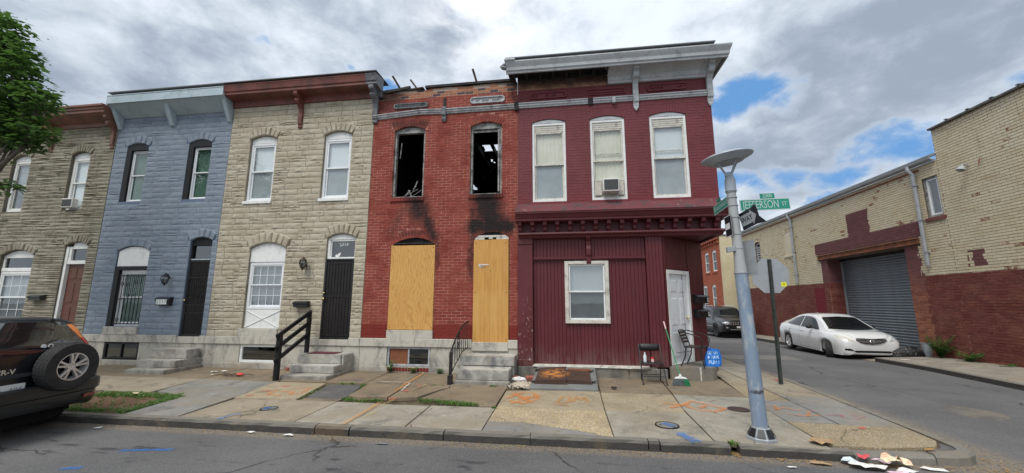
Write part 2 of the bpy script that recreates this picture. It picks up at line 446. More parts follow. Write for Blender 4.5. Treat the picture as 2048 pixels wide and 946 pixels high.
stone('grey_formstone_joint', (.20, .18, .13), (.25, .225, .17), (.045, .04, .033), True, .6)

def marble(name, c=(.52, .49, .42), d=(.16, .15, .145), amt=.8):
    m, n = newmat(name); P = n.pos(); x, y, z = n.sep(P)
    base = n.mix(n.noise(P, 3, 5, .6), c, tuple(q * .86 for q in c))
    if 'step' in name:   # risers darkened by facing: shade put into the colour, with some grime
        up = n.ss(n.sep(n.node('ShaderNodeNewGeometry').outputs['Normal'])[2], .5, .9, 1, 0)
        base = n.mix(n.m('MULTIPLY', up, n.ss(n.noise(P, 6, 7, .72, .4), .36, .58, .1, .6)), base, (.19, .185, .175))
    base = n.mix(n.ss(n.noise(n.vm('MULTIPLY', P, (1, 1, .6)), 3.0, 8, .74, .6), .45, .66, 0, amt), base, d)
    base = n.mix(n.ss(n.noise(P, 1.2, 4, .6, .5), .55, .75, 0, .45), base, (.42, .34, .22))
    near = n.m('MULTIPLY', n.ss(z, .22, .0), n.ss(n.noise(P, 5, 5, .6), .3, .6, .3, 1))
    base = n.mix(n.m('MULTIPLY', near, .55), base, (.17, .15, .125))
    n.out(base, .6, n.bump(n.noise(P, 45, 5, .65), .3, .006), spec=.35); return m
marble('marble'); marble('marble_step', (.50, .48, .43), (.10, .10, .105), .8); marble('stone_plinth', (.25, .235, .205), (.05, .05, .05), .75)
marble('cheek_block', (.40, .385, .34), (.12, .12, .12), .8)

m, n = newmat('plywood'); P = n.obj(); x, y, z = n.sep(P)
wv = n.node('ShaderNodeTexWave', wave_type='BANDS', bands_direction='X'); n.put(wv.inputs['Vector'], n.vm('ADD', n.vm('MULTIPLY', P, (1, 1, .16)), n.vm('SCALE', n.vm('SUBTRACT', n.ncol(n.vm('MULTIPLY', P, (1, 1, .45)), 2.4), (.5, .5, .5)), None, .75)))
wv.inputs['Scale'].default_value = 4.6; wv.inputs['Distortion'].default_value = 2.5; wv.inputs['Detail'].default_value = 3; wv.inputs['Detail Scale'].default_value = 2
base = n.mix(n.ss(wv.outputs['Fac'], .5, .98, 0, .55), (.60, .335, .10), (.42, .19, .05))
base = n.mix(n.ss(n.noise(n.vm('MULTIPLY', P, (30, 1, 1.2)), 1.4, 4, .6), .45, .75, 0, .35), base, (.66, .42, .17))
base = n.mix(n.ss(n.noise(P, 1.5, 4, .6), .4, .7, 0, .4), base, (.50, .26, .075))
dv, _ = n.vor(n.vm('MULTIPLY', P, (1, 1, .8)), 2.6)
base = n.mix(n.ss(dv, .075, .02, 0, .8), base, (.15, .06, .02))
n.out(base, .62, n.bump(wv.outputs['Fac'], .1, .002), spec=.3)
m, n = newmat('plywood_plain'); P = n.obj()
base = n.mix(n.ss(n.noise(n.vm('MULTIPLY', P, (18, 1, .8)), 1.2, 5, .6, .6), .35, .7), (.58, .31, .085), (.46, .22, .055))
base = n.mix(n.ss(n.noise(P, 1.1, 3, .5), .4, .7, 0, .5), base, (.62, .38, .13))
n.out(base, .6, spec=.3)

# asphalt
def asphalt(name):
    m, n = newmat(name); P = n.pos(); x, y, z = n.sep(P)
    base = n.mix(n.ss(n.noise(P, .35, 5, .6), .35, .65), (.098, .097, .098), (.138, .136, .134))
    base = n.mix(n.ss(n.noise(n.vm('MULTIPLY', P, (.5, 1.2, 1)), 1.0, 6, .65, .4), .50, .70, 0, .55), base, (.155, .152, .15))
    fine = n.noise(P, 85, 4, .8)
    base = n.mix(n.ss(fine, .50, .70, 0, .75), base, (.27, .265, .26))
    base = n.mix(n.ss(n.noise(P, 60, 3, .7), .52, .35, 0, .5), base, (.045, .046, .05))
    # oil drops and damp blotches along the parking lane
    oil = n.ss(n.noise(n.vm('MULTIPLY', P, (.8, 2.6, 1)), 2.0, 4, .55, .3), .60, .69)
    lane = n.m('MULTIPLY', n.ss(y, -5.6, -5.0), n.ss(y, -3.9, -4.4))
    base = n.mix(n.m('MULTIPLY', n.m('MULTIPLY', oil, lane), .75), base, (.040, .040, .044))
    v, _ = n.vor(n.vm('ADD', P, n.vm('SCALE', n.vm('SUBTRACT', n.ncol(P), (.5, .5, .5)), None, .5)), .38, 'DISTANCE_TO_EDGE')
    crack = n.m('MULTIPLY', n.ss(v, .012, .003), n.ss(n.noise(P, .8, 3, .5), .45, .6))
    base = n.mix(n.m('MULTIPLY', crack, .8), base, (.03, .03, .03))
    # concrete seam and patch in the side street
    sm = n.m('MULTIPLY', n.ss(n.m('ABSOLUTE', n.m('SUBTRACT', x, n.m('ADD', 6.3, n.m('MULTIPLY', n.noise(P, 1.5, 3), .2)))), .035, .015), n.ss(y, -2.5, -2.2))
    base = n.mix(n.m('MULTIPLY', n.m('MULTIPLY', sm, n.ss(n.noise(P, 2.5, 4), .4, .55)), .28), base, (.22, .215, .205))
    base = n.mix(n.m('MULTIPLY', box_mask(n, x, y, 5.1, 7.4, 5.0, 6.2, n.m('MULTIPLY', n.noise(P, 4, 3), .08)), .55), base, (.24, .225, .20))
    # gutter grit
    gr = n.m('MULTIPLY', n.ss(y, -4.02, -3.86), n.ss(x, 5.2, 4.8))
    base = n.mix(n.m('MULTIPLY', gr, n.ss(n.noise(P, 34, 4, .7), .44, .62, 0, .9)), base, (.29, .215, .12))
    n.out(base, .88, n.bump(n.m('ADD', fine, n.m('MULTIPLY', n.noise(P, 9, 4), .6)), .5, .008), spec=.25); return m
asphalt('asphalt')
def concrete(name, c, c2, agg=0, aggc=(.62, .50, .30), ascale=90, stain=.5, moss=.0, dark=(.10, .095, .085)):
    m, n = newmat(name); P = n.pos()
    base = n.mix(n.ss(n.noise(P, 1.7, 6, .62, .3), .32, .68), c, c2)
    base = n.mix(n.ss(n.noise(P, 45, 5, .7), .40, .70, 0, .35), base, tuple(q * .6 for q in c))
    nb = n.noise(P, 60, 4, .7)
    if agg:
        d, cc = n.vor(P, ascale); sp = n.sep(cc)
        peb = n.mix(sp[0], aggc, tuple(q * .55 for q in aggc)); peb = n.mix(n.m('GREATER_THAN', sp[1], .82), peb, (.62, .57, .48))
        base = n.mix(n.m('MULTIPLY', n.ss(d, .62, .42), agg), base, peb); nb = n.m('SUBTRACT', 1.0, d)
    base = n.mix(n.ss(n.noise(P, 2.6, 8, .72, .5), .50, .68, 0, stain * 1.25), base, dark)
    base = n.mix(n.ss(n.noise(n.vm('ADD', P, (5, 3, 0)), .9, 7, .7, .4), .48, .64, 0, .5), base, (.235, .19, .13))
    base = n.mix(n.ss(n.noise(n.vm('ADD', P, (2, 9, 0)), 5.5, 7, .75), .56, .70, 0, .4), base, tuple(min(q * 1.5, .6) for q in c2))
    s1, _ = n.vor(n.vm('ADD', P, n.vm('SCALE', n.ncol(P, 30), None, .03)), 4.5); base = n.mix(n.ss(s1, .06, .035, 0, .7), base, (.05, .048, .045))
    g, _ = n.vor(P, 9); base = n.mix(n.ss(g, .085, .05, 0, .55), base, (.06, .058, .055))
    v, _ = n.vor(n.vm('ADD', P, n.vm('SCALE', n.vm('SUBTRACT', n.ncol(P), (.5, .5, .5)), None, .4)), .7, 'DISTANCE_TO_EDGE')
    base = n.mix(n.m('MULTIPLY', n.ss(v, .008, .002), n.ss(n.noise(P, 1.1, 3), .5, .6, 0, .7)), base, (.05, .045, .04))
    if moss: base = n.mix(n.ss(n.noise(P, 4, 7, .7), .52, .7, 0, moss), base, (.05, .075, .02))
    n.out(base, .88, n.bump(nb, .5 if agg else .3, .006 if agg else .003), spec=.25); return m
concrete('slab_tan', (.265, .225, .165), (.325, .28, .21))
concrete('slab_light', (.285, .26, .21), (.345, .32, .265), stain=.45)
concrete('slab_grey', (.21, .205, .19), (.26, .25, .23))
concrete('slab_brown', (.185, .145, .098), (.24, .19, .13), stain=.6)
concrete('slab_dark', (.085, .085, .088), (.125, .122, .12), stain=.4)
concrete('slab_aggregate', (.26, .215, .15), (.31, .26, .185), agg=.55, ascale=95, stain=.35)
concrete('slab_coarse', (.31, .25, .155), (.36, .295, .195), agg=.85, aggc=(.60, .46, .26), ascale=55, stain=.22)
concrete('slab_brown_aggregate', (.235, .185, .115), (.275, .22, .145), agg=.7, aggc=(.42, .33, .19), ascale=75, stain=.3)
concrete('kerb_concrete', (.175, .165, .145), (.22, .205, .175), stain=.6)
concrete('hatch_concrete', (.16, .17, .165), (.205, .21, .20), stain=.3)
concrete('far_pavement', (.24, .215, .175), (.30, .27, .22), stain=.6)
m, n = newmat('kerb_stone'); P = n.pos(); x, y, z = n.sep(P)
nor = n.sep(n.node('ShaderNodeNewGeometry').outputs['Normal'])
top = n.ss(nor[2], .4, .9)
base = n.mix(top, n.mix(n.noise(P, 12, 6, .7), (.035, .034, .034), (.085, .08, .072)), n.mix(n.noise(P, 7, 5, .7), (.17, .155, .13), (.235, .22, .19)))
base = n.mix(n.ss(n.noise(P, 3, 5, .6), .55, .7, 0, .5), base, (.15, .12, .08))
base = n.mix(n.m('MULTIPLY', box_mask(n, x, y, -3.40, -2.95, -3.9, -3.55, n.m('MULTIPLY', n.noise(P, 9, 3), .1)), n.m('MULTIPLY', .12, 1.0)), base, (.40, .20, .06))
n.out(base, .85, n.bump(n.noise(P, 14, 7, .75), .8, .03), spec=.25)
m, n = newmat('soil'); P = n.pos()
base = n.mix(n.noise(P, 8, 7, .7), (.075, .045, .028), (.20, .13, .085)); base = n.mix(n.ss(n.noise(P, 1.5, 4), .5, .7, 0, .6), base, (.24, .15, .11))
n.out(base, .95, n.bump(n.noise(P, 30, 6, .7), .9, .02), spec=.1)
plain('dirt_bed', (.085, .068, .045), (.14, .115, .08), 6, .95, .6, 50, use='pos', spec=.1)

# warehouse brickwork
WBW, WBH = .225, .0775
def warehouse_mat(name, mortar=False):
    m, n = newmat(name); P = n.pos(); x, y, z = n.sep(P)
    h = mhash(n, n.m('MULTIPLY', y, -1.0), z, WBW, WBH)
    nz = n.noise(P, 1.6, 7, .68); nf = n.noise(P, 11, 6, .7)
    yel = n.mix(h, (.55, .47, .315), (.63, .55, .385))
    yel = n.mix(n.ss(n.noise(P, .8, 5, .6), .4, .7, 0, .55), yel, (.62, .57, .45))
    yel = n.mix(n.ss(n.noise(n.vm('MULTIPLY', P, (1, .35, 1)), 3, 6, .7), .54, .72, 0, .55), yel, (.42, .30, .16))
    raw = n.mix(h, (.15, .055, .038), (.23, .09, .058))
    # paint gone from single bricks
    spot = n.m('MULTIPLY', n.m('GREATER_THAN', h, .90), n.ss(n.noise(P, .9, 4, .6), .52, .60))
    yel = n.mix(n.m('MULTIPLY', spot, n.ss(nf, .35, .55)), yel, raw)
    yel = n.mix(n.ss(nf, .66, .72, 0, .7), yel, (.20, .11, .07))
    red = n.mix(h, (.13, .034, .028), (.18, .055, .042))
    red = n.mix(n.ss(nz, .48, .62, 0, .75), red, raw)
    if mortar:
        yel = n.mix(.6, yel, (.10, .075, .055)); yel = n.mix(n.ss(nf, .35, .6, .3, .95), yel, (.075, .058, .045))
        red = n.mix(n.ss(n.noise(P, 1.7, 6, .7), .42, .58), n.mix(.4, red, (.08, .02, .015)), (.34, .24, .18))
    wob = n.m('MULTIPLY', n.m('SUBTRACT', n.white(n.comb(n.m('FLOOR', n.m('DIVIDE', y, .11)), n.m('FLOOR', n.m('DIVIDE', z, WBH)), 0.0)), .5), .22)
    zz = n.m('ADD', z, n.m('MULTIPLY', wob, .05))
    low = n.ss(zz, 2.40, 2.385)
    mar = n.mix(h, (.135, .055, .058), (.165, .068, .070))
    if mortar: mar = n.mix(.6, mar, (.19, .12, .11))
    jam = n.m('MULTIPLY', n.m('ADD', wob, 0.0), 1.0)
    f1 = box_mask(n, y, z, 4.62, 10.1, 3.62, 4.10, 0.0, .012)
    f1 = n.m('MAXIMUM', f1, box_mask(n, n.m('ADD', y, n.m('MULTIPLY', wob, .25)), z, 6.78, 7.92, 3.9, 5.0, 0.0, .02))
    f1 = n.m('MAXIMUM', f1, box_mask(n, y, z, 9.3, 9.80, -1, 3.7, 0.0, .02))
    f1 = n.m('MAXIMUM', f1, box_mask(n, n.m('ADD', y, wob), z, 2.98, 3.36, 2.56, 3.0, 0.0, .01))
    pier = box_mask(n, n.m('ADD', n.m('ADD', y, n.m('MULTIPLY', wob, .7)), n.m('MULTIPLY', n.m('SUBTRACT', 3.6, z), .03)), z, 4.93, 5.6, -1, 3.7, 0.0, .02)
    yel = n.mix(f1, yel, mar)
    base = n.mix(low, yel, red)
    praw = n.mix(n.ss(z, 1.2, 2.6), raw, mar)
    base = n.mix(pier, base, n.mix(n.ss(z, 1.3, 3.0), n.mix(h, (.20, .065, .04), (.33, .13, .08)) if not mortar else (.33, .27, .21), mar))
    base = n.mix(n.m('MULTIPLY', box_mask(n, y, z, 9.8, 10.5, -1, 2.2, 0.0, .02), 1.0), base, (.17, .022, .03))
    base = n.mix(n.ss(n.noise(n.comb(0.0, n.m('MULTIPLY', y, 5), z), 1.1, 5, .6), .55, .8, 0, .3), base, (.11, .085, .06))
    n.out(base, .8, n.bump(nf, .4, .006), spec=.25); return m
warehouse_mat('warehouse_brick'); warehouse_mat('warehouse_mortar', True)
m, n = newmat('far_brick'); P = n.pos(); x, y, z = n.sep(P)
n.out(n.mix(mhash(n, y, z, .215, .07), (.30, .075, .04), (.40, .12, .065)), .8, spec=.2)
plain('cream_stucco', (.52, .45, .29), (.60, .53, .36), 1.5, .8, .2, 30, use='pos', dirt=(.35, .30, .2), damt=.3)
plain('cream_render', (.56, .50, .36), (.62, .56, .42), 1.5, .8, .2, 30, use='pos')

# paint, metal, wood
plain('white_paint', (.70, .71, .69), (.76, .77, .75), 3, .45, .06, 40, dirt=(.42, .40, .36), damt=.35, dscale=5)
plain('white_vinyl', (.74, .76, .77), None, rough=.35, dirt=(.5, .49, .46), damt=.25, dscale=6)
plain('aged_white_paint', (.52, .50, .44), (.62, .60, .54), 5, .55, .15, 40, dirt=(.22, .19, .15), damt=.6, dscale=7)
plain('cornice_white', (.40, .425, .44), (.49, .515, .53), 2, .5, .1, 30, dirt=(.17, .18, .19), damt=.55, dscale=4)
plain('cornice_blue', (.36, .44, .48), (.42, .50, .54), 1.5, .5, .08, 30, dirt=(.2, .25, .27), damt=.45, dscale=3)
plain('cornice_brown', (.135, .040, .030), (.19, .062, .046), 2, .5, .1, 30, dirt=(.05, .03, .028), damt=.6, dscale=3)
plain('cornice_rust', (.17, .075, .05), (.22, .10, .07), 2, .55, .1, 30, dirt=(.07, .05, .045), damt=.6, dscale=3)
plain('scorched_metal', (.10, .11, .12), (.20, .21, .22), 5, .55, .1, 30, dirt=(.03, .03, .03), damt=.8, dscale=5)
plain('band_grey', (.30, .31, .33), (.45, .46, .47), 4, .5, .1, 30, dirt=(.1, .1, .1), damt=.6, dscale=5)
m, n = newmat('shop_maroon'); P = n.pos(); x, y, z = n.sep(P)
base = n.mix(n.noise(n.vm('MULTIPLY', P, (6, 6, 1)), .8, 5, .6), (.072, .011, .015), (.118, .019, .024))
base = n.mix(n.ss(n.noise(P, .9, 4, .6), .45, .7, 0, .6), base, (.125, .026, .034))
base = n.mix(n.m('MULTIPLY', n.ss(z, .75, .25), n.ss(n.noise(n.vm('MULTIPLY', P, (3, 3, 1)), 3, 6, .7), .35, .6, 0, .45)), base, (.17, .11, .10))
base = n.mix(n.ss(n.noise(n.vm('MULTIPLY', P, (14, 14, 1)), .9, 6, .65), .58, .72, 0, .55), base, (.045, .010, .014))
base = n.mix(n.ss(n.noise(P, 30, 5, .7), .68, .71, 0, .7), base, (.30, .20, .18))
pl = n.m('MULTIPLY', n.ss(n.noise(n.vm('MULTIPLY', P, (1.6, 1, 1)), 13, 5, .6), .63, .66), n.m('MULTIPLY', n.ss(x, -.74, -.8), n.ss(z, 1.9, 1.2)))
base = n.mix(n.m('MULTIPLY', pl, .85), base, (.50, .40, .36))
n.out(base, .5, n.bump(n.noise(P, 50, 3, .6), .12, .003), spec=.4)
m, n = newmat('canopy_roof'); P = n.pos()
base = n.mix(n.noise(P, 3, 5, .6), (.10, .022, .030), (.16, .045, .05))
base = n.mix(n.ss(n.noise(P, 5, 7, .72, .6), .50, .58, 0, .9), base, (.055, .045, .045))
base = n.mix(n.ss(n.noise(P, 13, 5, .7), .66, .70), base, (.5, .47, .44)); n.out(base, .75, n.bump(n.noise(P, 20, 6, .7), .6, .01))
plain('black_paint', (.004, .004, .005), (.007, .007, .008), 5, .6, .1, 60)
plain('black_iron', (.008, .008, .009), (.018, .017, .017), 12, .5, .2, 80, dirt=(.07, .035, .02), damt=.4, dscale=14)
plain('black_metal', (.015, .015, .017), rough=.35)
plain('dark_plastic', (.02, .02, .021), rough=.5)
plain('rubber', (.018, .018, .019), (.028, .027, .027), 9, .8, .15, 70)
plain('bronze', (.08, .055, .035), (.04, .03, .022), 9, .5, metal=.4)
plain('chrome', (.74, .75, .76), rough=.22, metal=.85)
plain('alloy', (.72, .72, .71), (.62, .62, .61), 8, .35, metal=.6, dirt=(.12, .11, .10), damt=.3, dscale=9)
plain('brass', (.75, .58, .28), rough=.25, metal=1)
plain('rust_steel', (.24, .085, .035), (.14, .055, .03), 4, .75, .3, 50, dirt=(.40, .15, .05), damt=.5)
m, n = newmat('rusty_hatch'); P = n.pos()
base = n.mix(n.noise(P, 6, 5, .65), (.050, .028, .022), (.095, .055, .042))
base = n.mix(n.m('MULTIPLY', n.ss(n.noise(P, 9, 6, .7, .4), .42, .56), n.ss(n.vm('DISTANCE', P, (-.28, -.75, .14)), .38, .12)), base, (.50, .20, .05))
n.out(base, .75, n.bump(n.noise(P, 40, 5, .7), .4, .004), metal=.2)
plain('charred_wood', (.010, .010, .011), (.035, .032, .032), 9, .8, .5, 60, bd=.01)
plain('burnt_timber', (.16, .11, .075), (.05, .042, .038), 9, .85, .4, 60, bd=.01)
plain('charred_room', (.006, .006, .006), (.018, .017, .017), 3, .9, .5, 20, use='pos')
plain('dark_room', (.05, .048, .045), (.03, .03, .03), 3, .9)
plain('grey_frame', (.33, .33, .31), (.14, .14, .14), 9, .55, .1, 50, dirt=(.04, .04, .04), damt=.6, dscale=8)
plain('door_brown', (.115, .045, .030), (.135, .055, .037), 3, .45, .05)
plain('door_white', (.66, .69, .72), (.72, .745, .77), 2, .35, .03, dirt=(.40, .40, .41), damt=.35, dscale=2.2)
plain('security_screen', (.008, .006, .006), (.014, .010, .010), 2.5, .5)
plain('blind_white', (.74, .76, .77), rough=.7)
plain('curtain_cream', (.78, .73, .61), (.70, .65, .53), 3, .8)
plain('curtain_grey', (.33, .35, .36), (.40, .42, .43), 3, .8)
plain('curtain_green', (.07, .14, .105), (.095, .17, .13), 3, .8)
plain('lower_screen', (.105, .112, .118), (.13, .14, .145), 3, .75)
plain('doormat', (.085, .018, .028), (.12, .03, .04), 30, .95, .5, 120)
plain('ac_white', (.66, .66, .63), rough=.5, dirt=(.3, .28, .25), damt=.4)
plain('ac_grille', (.12, .125, .13), rough=.6)
plain('galvanised', (.30, .325, .345), (.36, .385, .405), 3, .5, .08, 40, metal=.25, dirt=(.19, .18, .17), damt=.4, use='pos')
m, n = newmat('lamp_pole'); P = n.pos(); x, y, z = n.sep(P)
low = n.ss(z, 1.96, 1.93)
base = n.mix(low, n.mix(n.noise(P, 5, 4), (.34, .355, .355), (.41, .42, .41)), n.mix(n.noise(n.vm('MULTIPLY', P, (1, 1, .4)), 6, 5, .6), (.175, .235, .32), (.255, .32, .40)))
base = n.mix(n.m('MULTIPLY', low, n.ss(n.noise(n.vm('MULTIPLY', P, (1, 1, .35)), 9, 6, .7), .48, .66, 0, .8)), base, (.42, .44, .45))
base = n.mix(n.ss(n.noise(P, 16, 5, .7), .66, .70, 0, .8), base, (.10, .07, .055))
base = n.mix(n.m('MULTIPLY', n.capsule(P, (2.26, -3.62, 1.15), (2.29, -3.62, 1.32), .03, .02), n.ss(n.noise(P, 26, 3), .4, .5)), base, (.25, .5, .6))
base = n.mix(n.m('MULTIPLY', n.capsule(P, (2.33, -3.62, .46), (2.37, -3.62, .62), .03, .03), n.ss(n.noise(P, 22, 3, .6), .48, .52, 0, .8)), base, (.32, .06, .22))
base = n.mix(n.m('MULTIPLY', n.ss(n.m('ABSOLUTE', n.m('SUBTRACT', z, .50)), .035, .01), n.ss(n.noise(P, 18, 4, .7), .4, .55, 0, .9)), base, (.05, .05, .06))
n.out(base, .45, n.bump(n.noise(P, 30, 4), .15, .004), metal=.1)
plain('steel_shade', (.33, .37, .42), (.38, .42, .46), 3, .42, .05, metal=.15)
plain('post_green', (.022, .03, .026), (.04, .045, .04), 8, .5)
plain('sign_green', (.012, .235, .165), (.016, .27, .19), 5, .4)
plain('sign_letter', (.42, .56, .52), rough=.5)
plain('sign_white', (.72, .76, .74), rough=.4)
plain('sign_black', (.012, .014, .022), rough=.4)
plain('sign_back', (.30, .325, .345), (.345, .37, .39), 3, .45, metal=.15, dirt=(.2, .2, .2), damt=.35)
plain('yellow_sticker', (.75, .72, .02), rough=.5)
plain('broom_green', (.02, .22, .09), rough=.45)
plain('broom_grey', (.16, .18, .19), (.10, .115, .12), 30, .8)
plain('broom_white', (.72, .73, .73), rough=.45)
plain('pink_plastic', (.66, .45, .45), rough=.5)
m, n = newmat('blue_bag'); n.out((.015, .17, .62), .32, n.bump(n.noise(n.obj(), 22, 5, .6, .6), .8, .02), spec=.5)
plain('bag_print', (.40, .62, .84), rough=.5)
m, n = newmat('black_bag'); n.out((.012, .012, .013), .25, n.bump(n.noise(n.obj(), 12, 5, .6, .8), 1, .04), spec=.6)
plain('clear_bottle', (.62, .68, .72), rough=.15, spec=.6)
plain('cap_red', (.6, .05, .04), rough=.4); plain('cap_pink', (.75, .25, .25), rough=.4)
plain('paper_white', (.74, .73, .70), (.62, .61, .58), 20, .7); plain('paper_cream', (.70, .62, .38), (.75, .70, .55), 14, .7, dirt=(.65, .22, .08), damt=.8, dscale=18)
plain('paper_pink', (.62, .38, .46), (.72, .62, .66), 14, .6); plain('paper_red', (.65, .06, .07), (.5, .1, .12), 20, .6)
plain('paper_blue', (.40, .52, .58), (.66, .70, .72), 16, .6); plain('cardboard', (.40, .27, .15), (.30, .19, .10), 12, .8)
plain('paper_purple', (.18, .04, .22), rough=.6); plain('leaf_litter', (.45, .25, .06), (.25, .14, .05), 30, .9)
plain('brick_rubble', (.26, .07, .045), (.36, .13, .09), 15, .85, .3)
plain('slate', (.16, .17, .175), rough=.8)
m, n = newmat('pebbles'); P = n.pos(); _, cc = n.vor(P, 60); s3 = n.sep(cc)
n.out(n.mix(s3[0], (.55, .47, .36), n.mix(s3[1], (.30, .22, .15), (.62, .58, .50))), .85)
plain('twig', (.06, .04, .028), (.12, .08, .05), 20, .9)
def leafmat(name, a, b, tr=.25):
    m, n = newmat(name); P = n.pos()
    base = n.mix(n.ss(n.noise(P, 3.5, 4, .6), .35, .65), a, b)
    base = n.mix(n.ss(n.noise(P, 22, 2), .4, .6, 0, .5), base, tuple(q * 1.45 for q in b))
    d = n.node('ShaderNodeBsdfDiffuse'); n.put(d.inputs[0], base)
    t = n.node('ShaderNodeBsdfTranslucent'); n.put(t.inputs[0], n.mix(.5, base, (.14, .26, .03)))
    g = n.node('ShaderNodeBsdfGlossy'); n.put(g.inputs[0], (1, 1, 1)); g.inputs[1].default_value = .4
    ms = n.node('ShaderNodeMixShader'); ms.inputs[0].default_value = tr; n.nt.links.new(d.outputs[0], ms.inputs[1]); n.nt.links.new(t.outputs[0], ms.inputs[2])
    m2 = n.node('ShaderNodeMixShader'); m2.inputs[0].default_value = .05; n.nt.links.new(ms.outputs[0], m2.inputs[1]); n.nt.links.new(g.outputs[0], m2.inputs[2])
    o = n.node('ShaderNodeOutputMaterial'); n.nt.links.new(m2.outputs[0], o.inputs[0]); return m
leafmat('tree_leaves', (.040, .095, .026), (.085, .17, .048), .35); leafmat('grass', (.05, .11, .018), (.10, .20, .03)); leafmat('weeds', (.035, .09, .02), (.08, .17, .035))
plain('bark', (.10, .085, .07), (.16, .14, .115), 12, .9, .6, 40)
def glass(name, tint=(1, 1, 1), refl=.16, rough=.015, wav=.0):
    """window pane: clear, mirrors more of the sky at grazing angles"""
    m, n = newmat(name)
    f = n.node('ShaderNodeFresnel'); f.inputs[0].default_value = 1.5
    fac = n.m('MULTIPLY', n.m('MINIMUM', n.m('ADD', n.m('MULTIPLY', f.outputs[0], 1.5), refl), 1.0), n.m('SUBTRACT', 1.0, n.node('ShaderNodeNewGeometry').outputs['Backfacing']))
    t = n.node('ShaderNodeBsdfTransparent'); n.put(t.inputs[0], tint)
    g = n.node('ShaderNodeBsdfGlossy'); g.inputs[1].default_value = rough; n.put(g.inputs[0], (.9, .93, .95))
    n.put(g.inputs['Normal'], n.bump(n.noise(n.pos(), 2.2, 3), .05, .02))
    if wav: n.put(f.inputs['Normal'], None)
    ms = n.node('ShaderNodeMixShader'); n.put(ms.inputs[0], fac); n.nt.links.new(t.outputs[0], ms.inputs[1]); n.nt.links.new(g.outputs[0], ms.inputs[2])
    o = n.node('ShaderNodeOutputMaterial'); n.nt.links.new(ms.outputs[0], o.inputs[0]); return m
glass('pane_glass', (.95, .97, .97), .04); glass('dusty_glass', (.80, .82, .82), .14, .08); glass('dark_glass', (.35, .38, .38), .08)
def carpaint(name, c, coat=1.0, rough=.35, metal=0, flake=0):
    m, n = newmat(name); P = n.obj()
    base = n.mix(n.ss(n.noise(P, 3, 5, .6), .5, .75, 0, .25), c, tuple(q * .8 + .02 for q in c))
    low = n.ss(n.sep(P)[2], -.1, -.6, 0, .12)
    base = n.mix(n.m('MULTIPLY', low, n.noise(P, 9, 5, .7)), base, (.12, .11, .10))
    n.out(base, rough, None, metal, .5, coat); return m
carpaint('paint_white', (.66, .67, .66)); carpaint('paint_black', (.006, .007, .009), .35, .3); carpaint('paint_black_dull', (.008, .010, .012), .3, .4)
plain('car_glass', (.008, .010, .011), rough=.03, spec=.45); plain('car_glass_dark', (.006, .007, .008), rough=.08, spec=.7)
plain('lens_amber', (.62, .17, .015), rough=.15, coat=1); plain('lens_red', (.48, .018, .016), rough=.15, coat=1); plain('lens_dark_red', (.16, .01, .012), rough=.2, coat=1)
plain('headlight', (.66, .60, .42), (.50, .50, .46), 9, .15, coat=1); plain('headlight_clear', (.30, .32, .34), (.55, .56, .56), 9, .12, coat=1)
m, n = newmat('rear_glass'); b_ = n.out((.010, .011, .012), .03, spec=.5); b_.inputs['IOR'].default_value = 2.3
plain('plate_white', (.62, .63, .62), rough=.5); plain('plate_ink', (.16, .18, .24), rough=.5)
plain('grey_trim', (.026, .030, .034), rough=.6); plain('arch_liner', (.006, .006, .006), rough=.9)
def spray(name, c, lo=.42, hi=.58, sc_=24):
    """sprayed marking paint, thin and speckled"""
    m, n = newmat(name); P = n.pos()
    a = n.m('MULTIPLY', n.ss(n.noise(P, sc_ * 2, 6, .8), lo - .06, hi + .06), n.ss(n.noise(P, 4, 3), .25, .5, .5, .9))
    n.out(c, .8, spec=.2, alpha=a); return m
spray('orange_spray', (.76, .25, .05), .44, .60); spray('blue_spray', (.05, .20, .52), .42, .58); spray('red_spray', (.60, .07, .07)); spray('yellow_spray', (.62, .48, .12), .48, .62)
spray('faint_orange_spray', (.62, .28, .06), .45, .62); spray('white_spray', (.66, .66, .64), .42, .55); spray('pink_spray', (.5, .14, .17), .46, .62)
M_ = MATS
plain('shutter_grey', (.15, .175, .195), (.18, .205, .225), 1.5, .5, .05, 30, metal=.15, dirt=(.10, .12, .13), damt=.45, dscale=2)
plain('dark_coping', (.09, .085, .085), (.14, .13, .125), 4, .8, .3, 30)
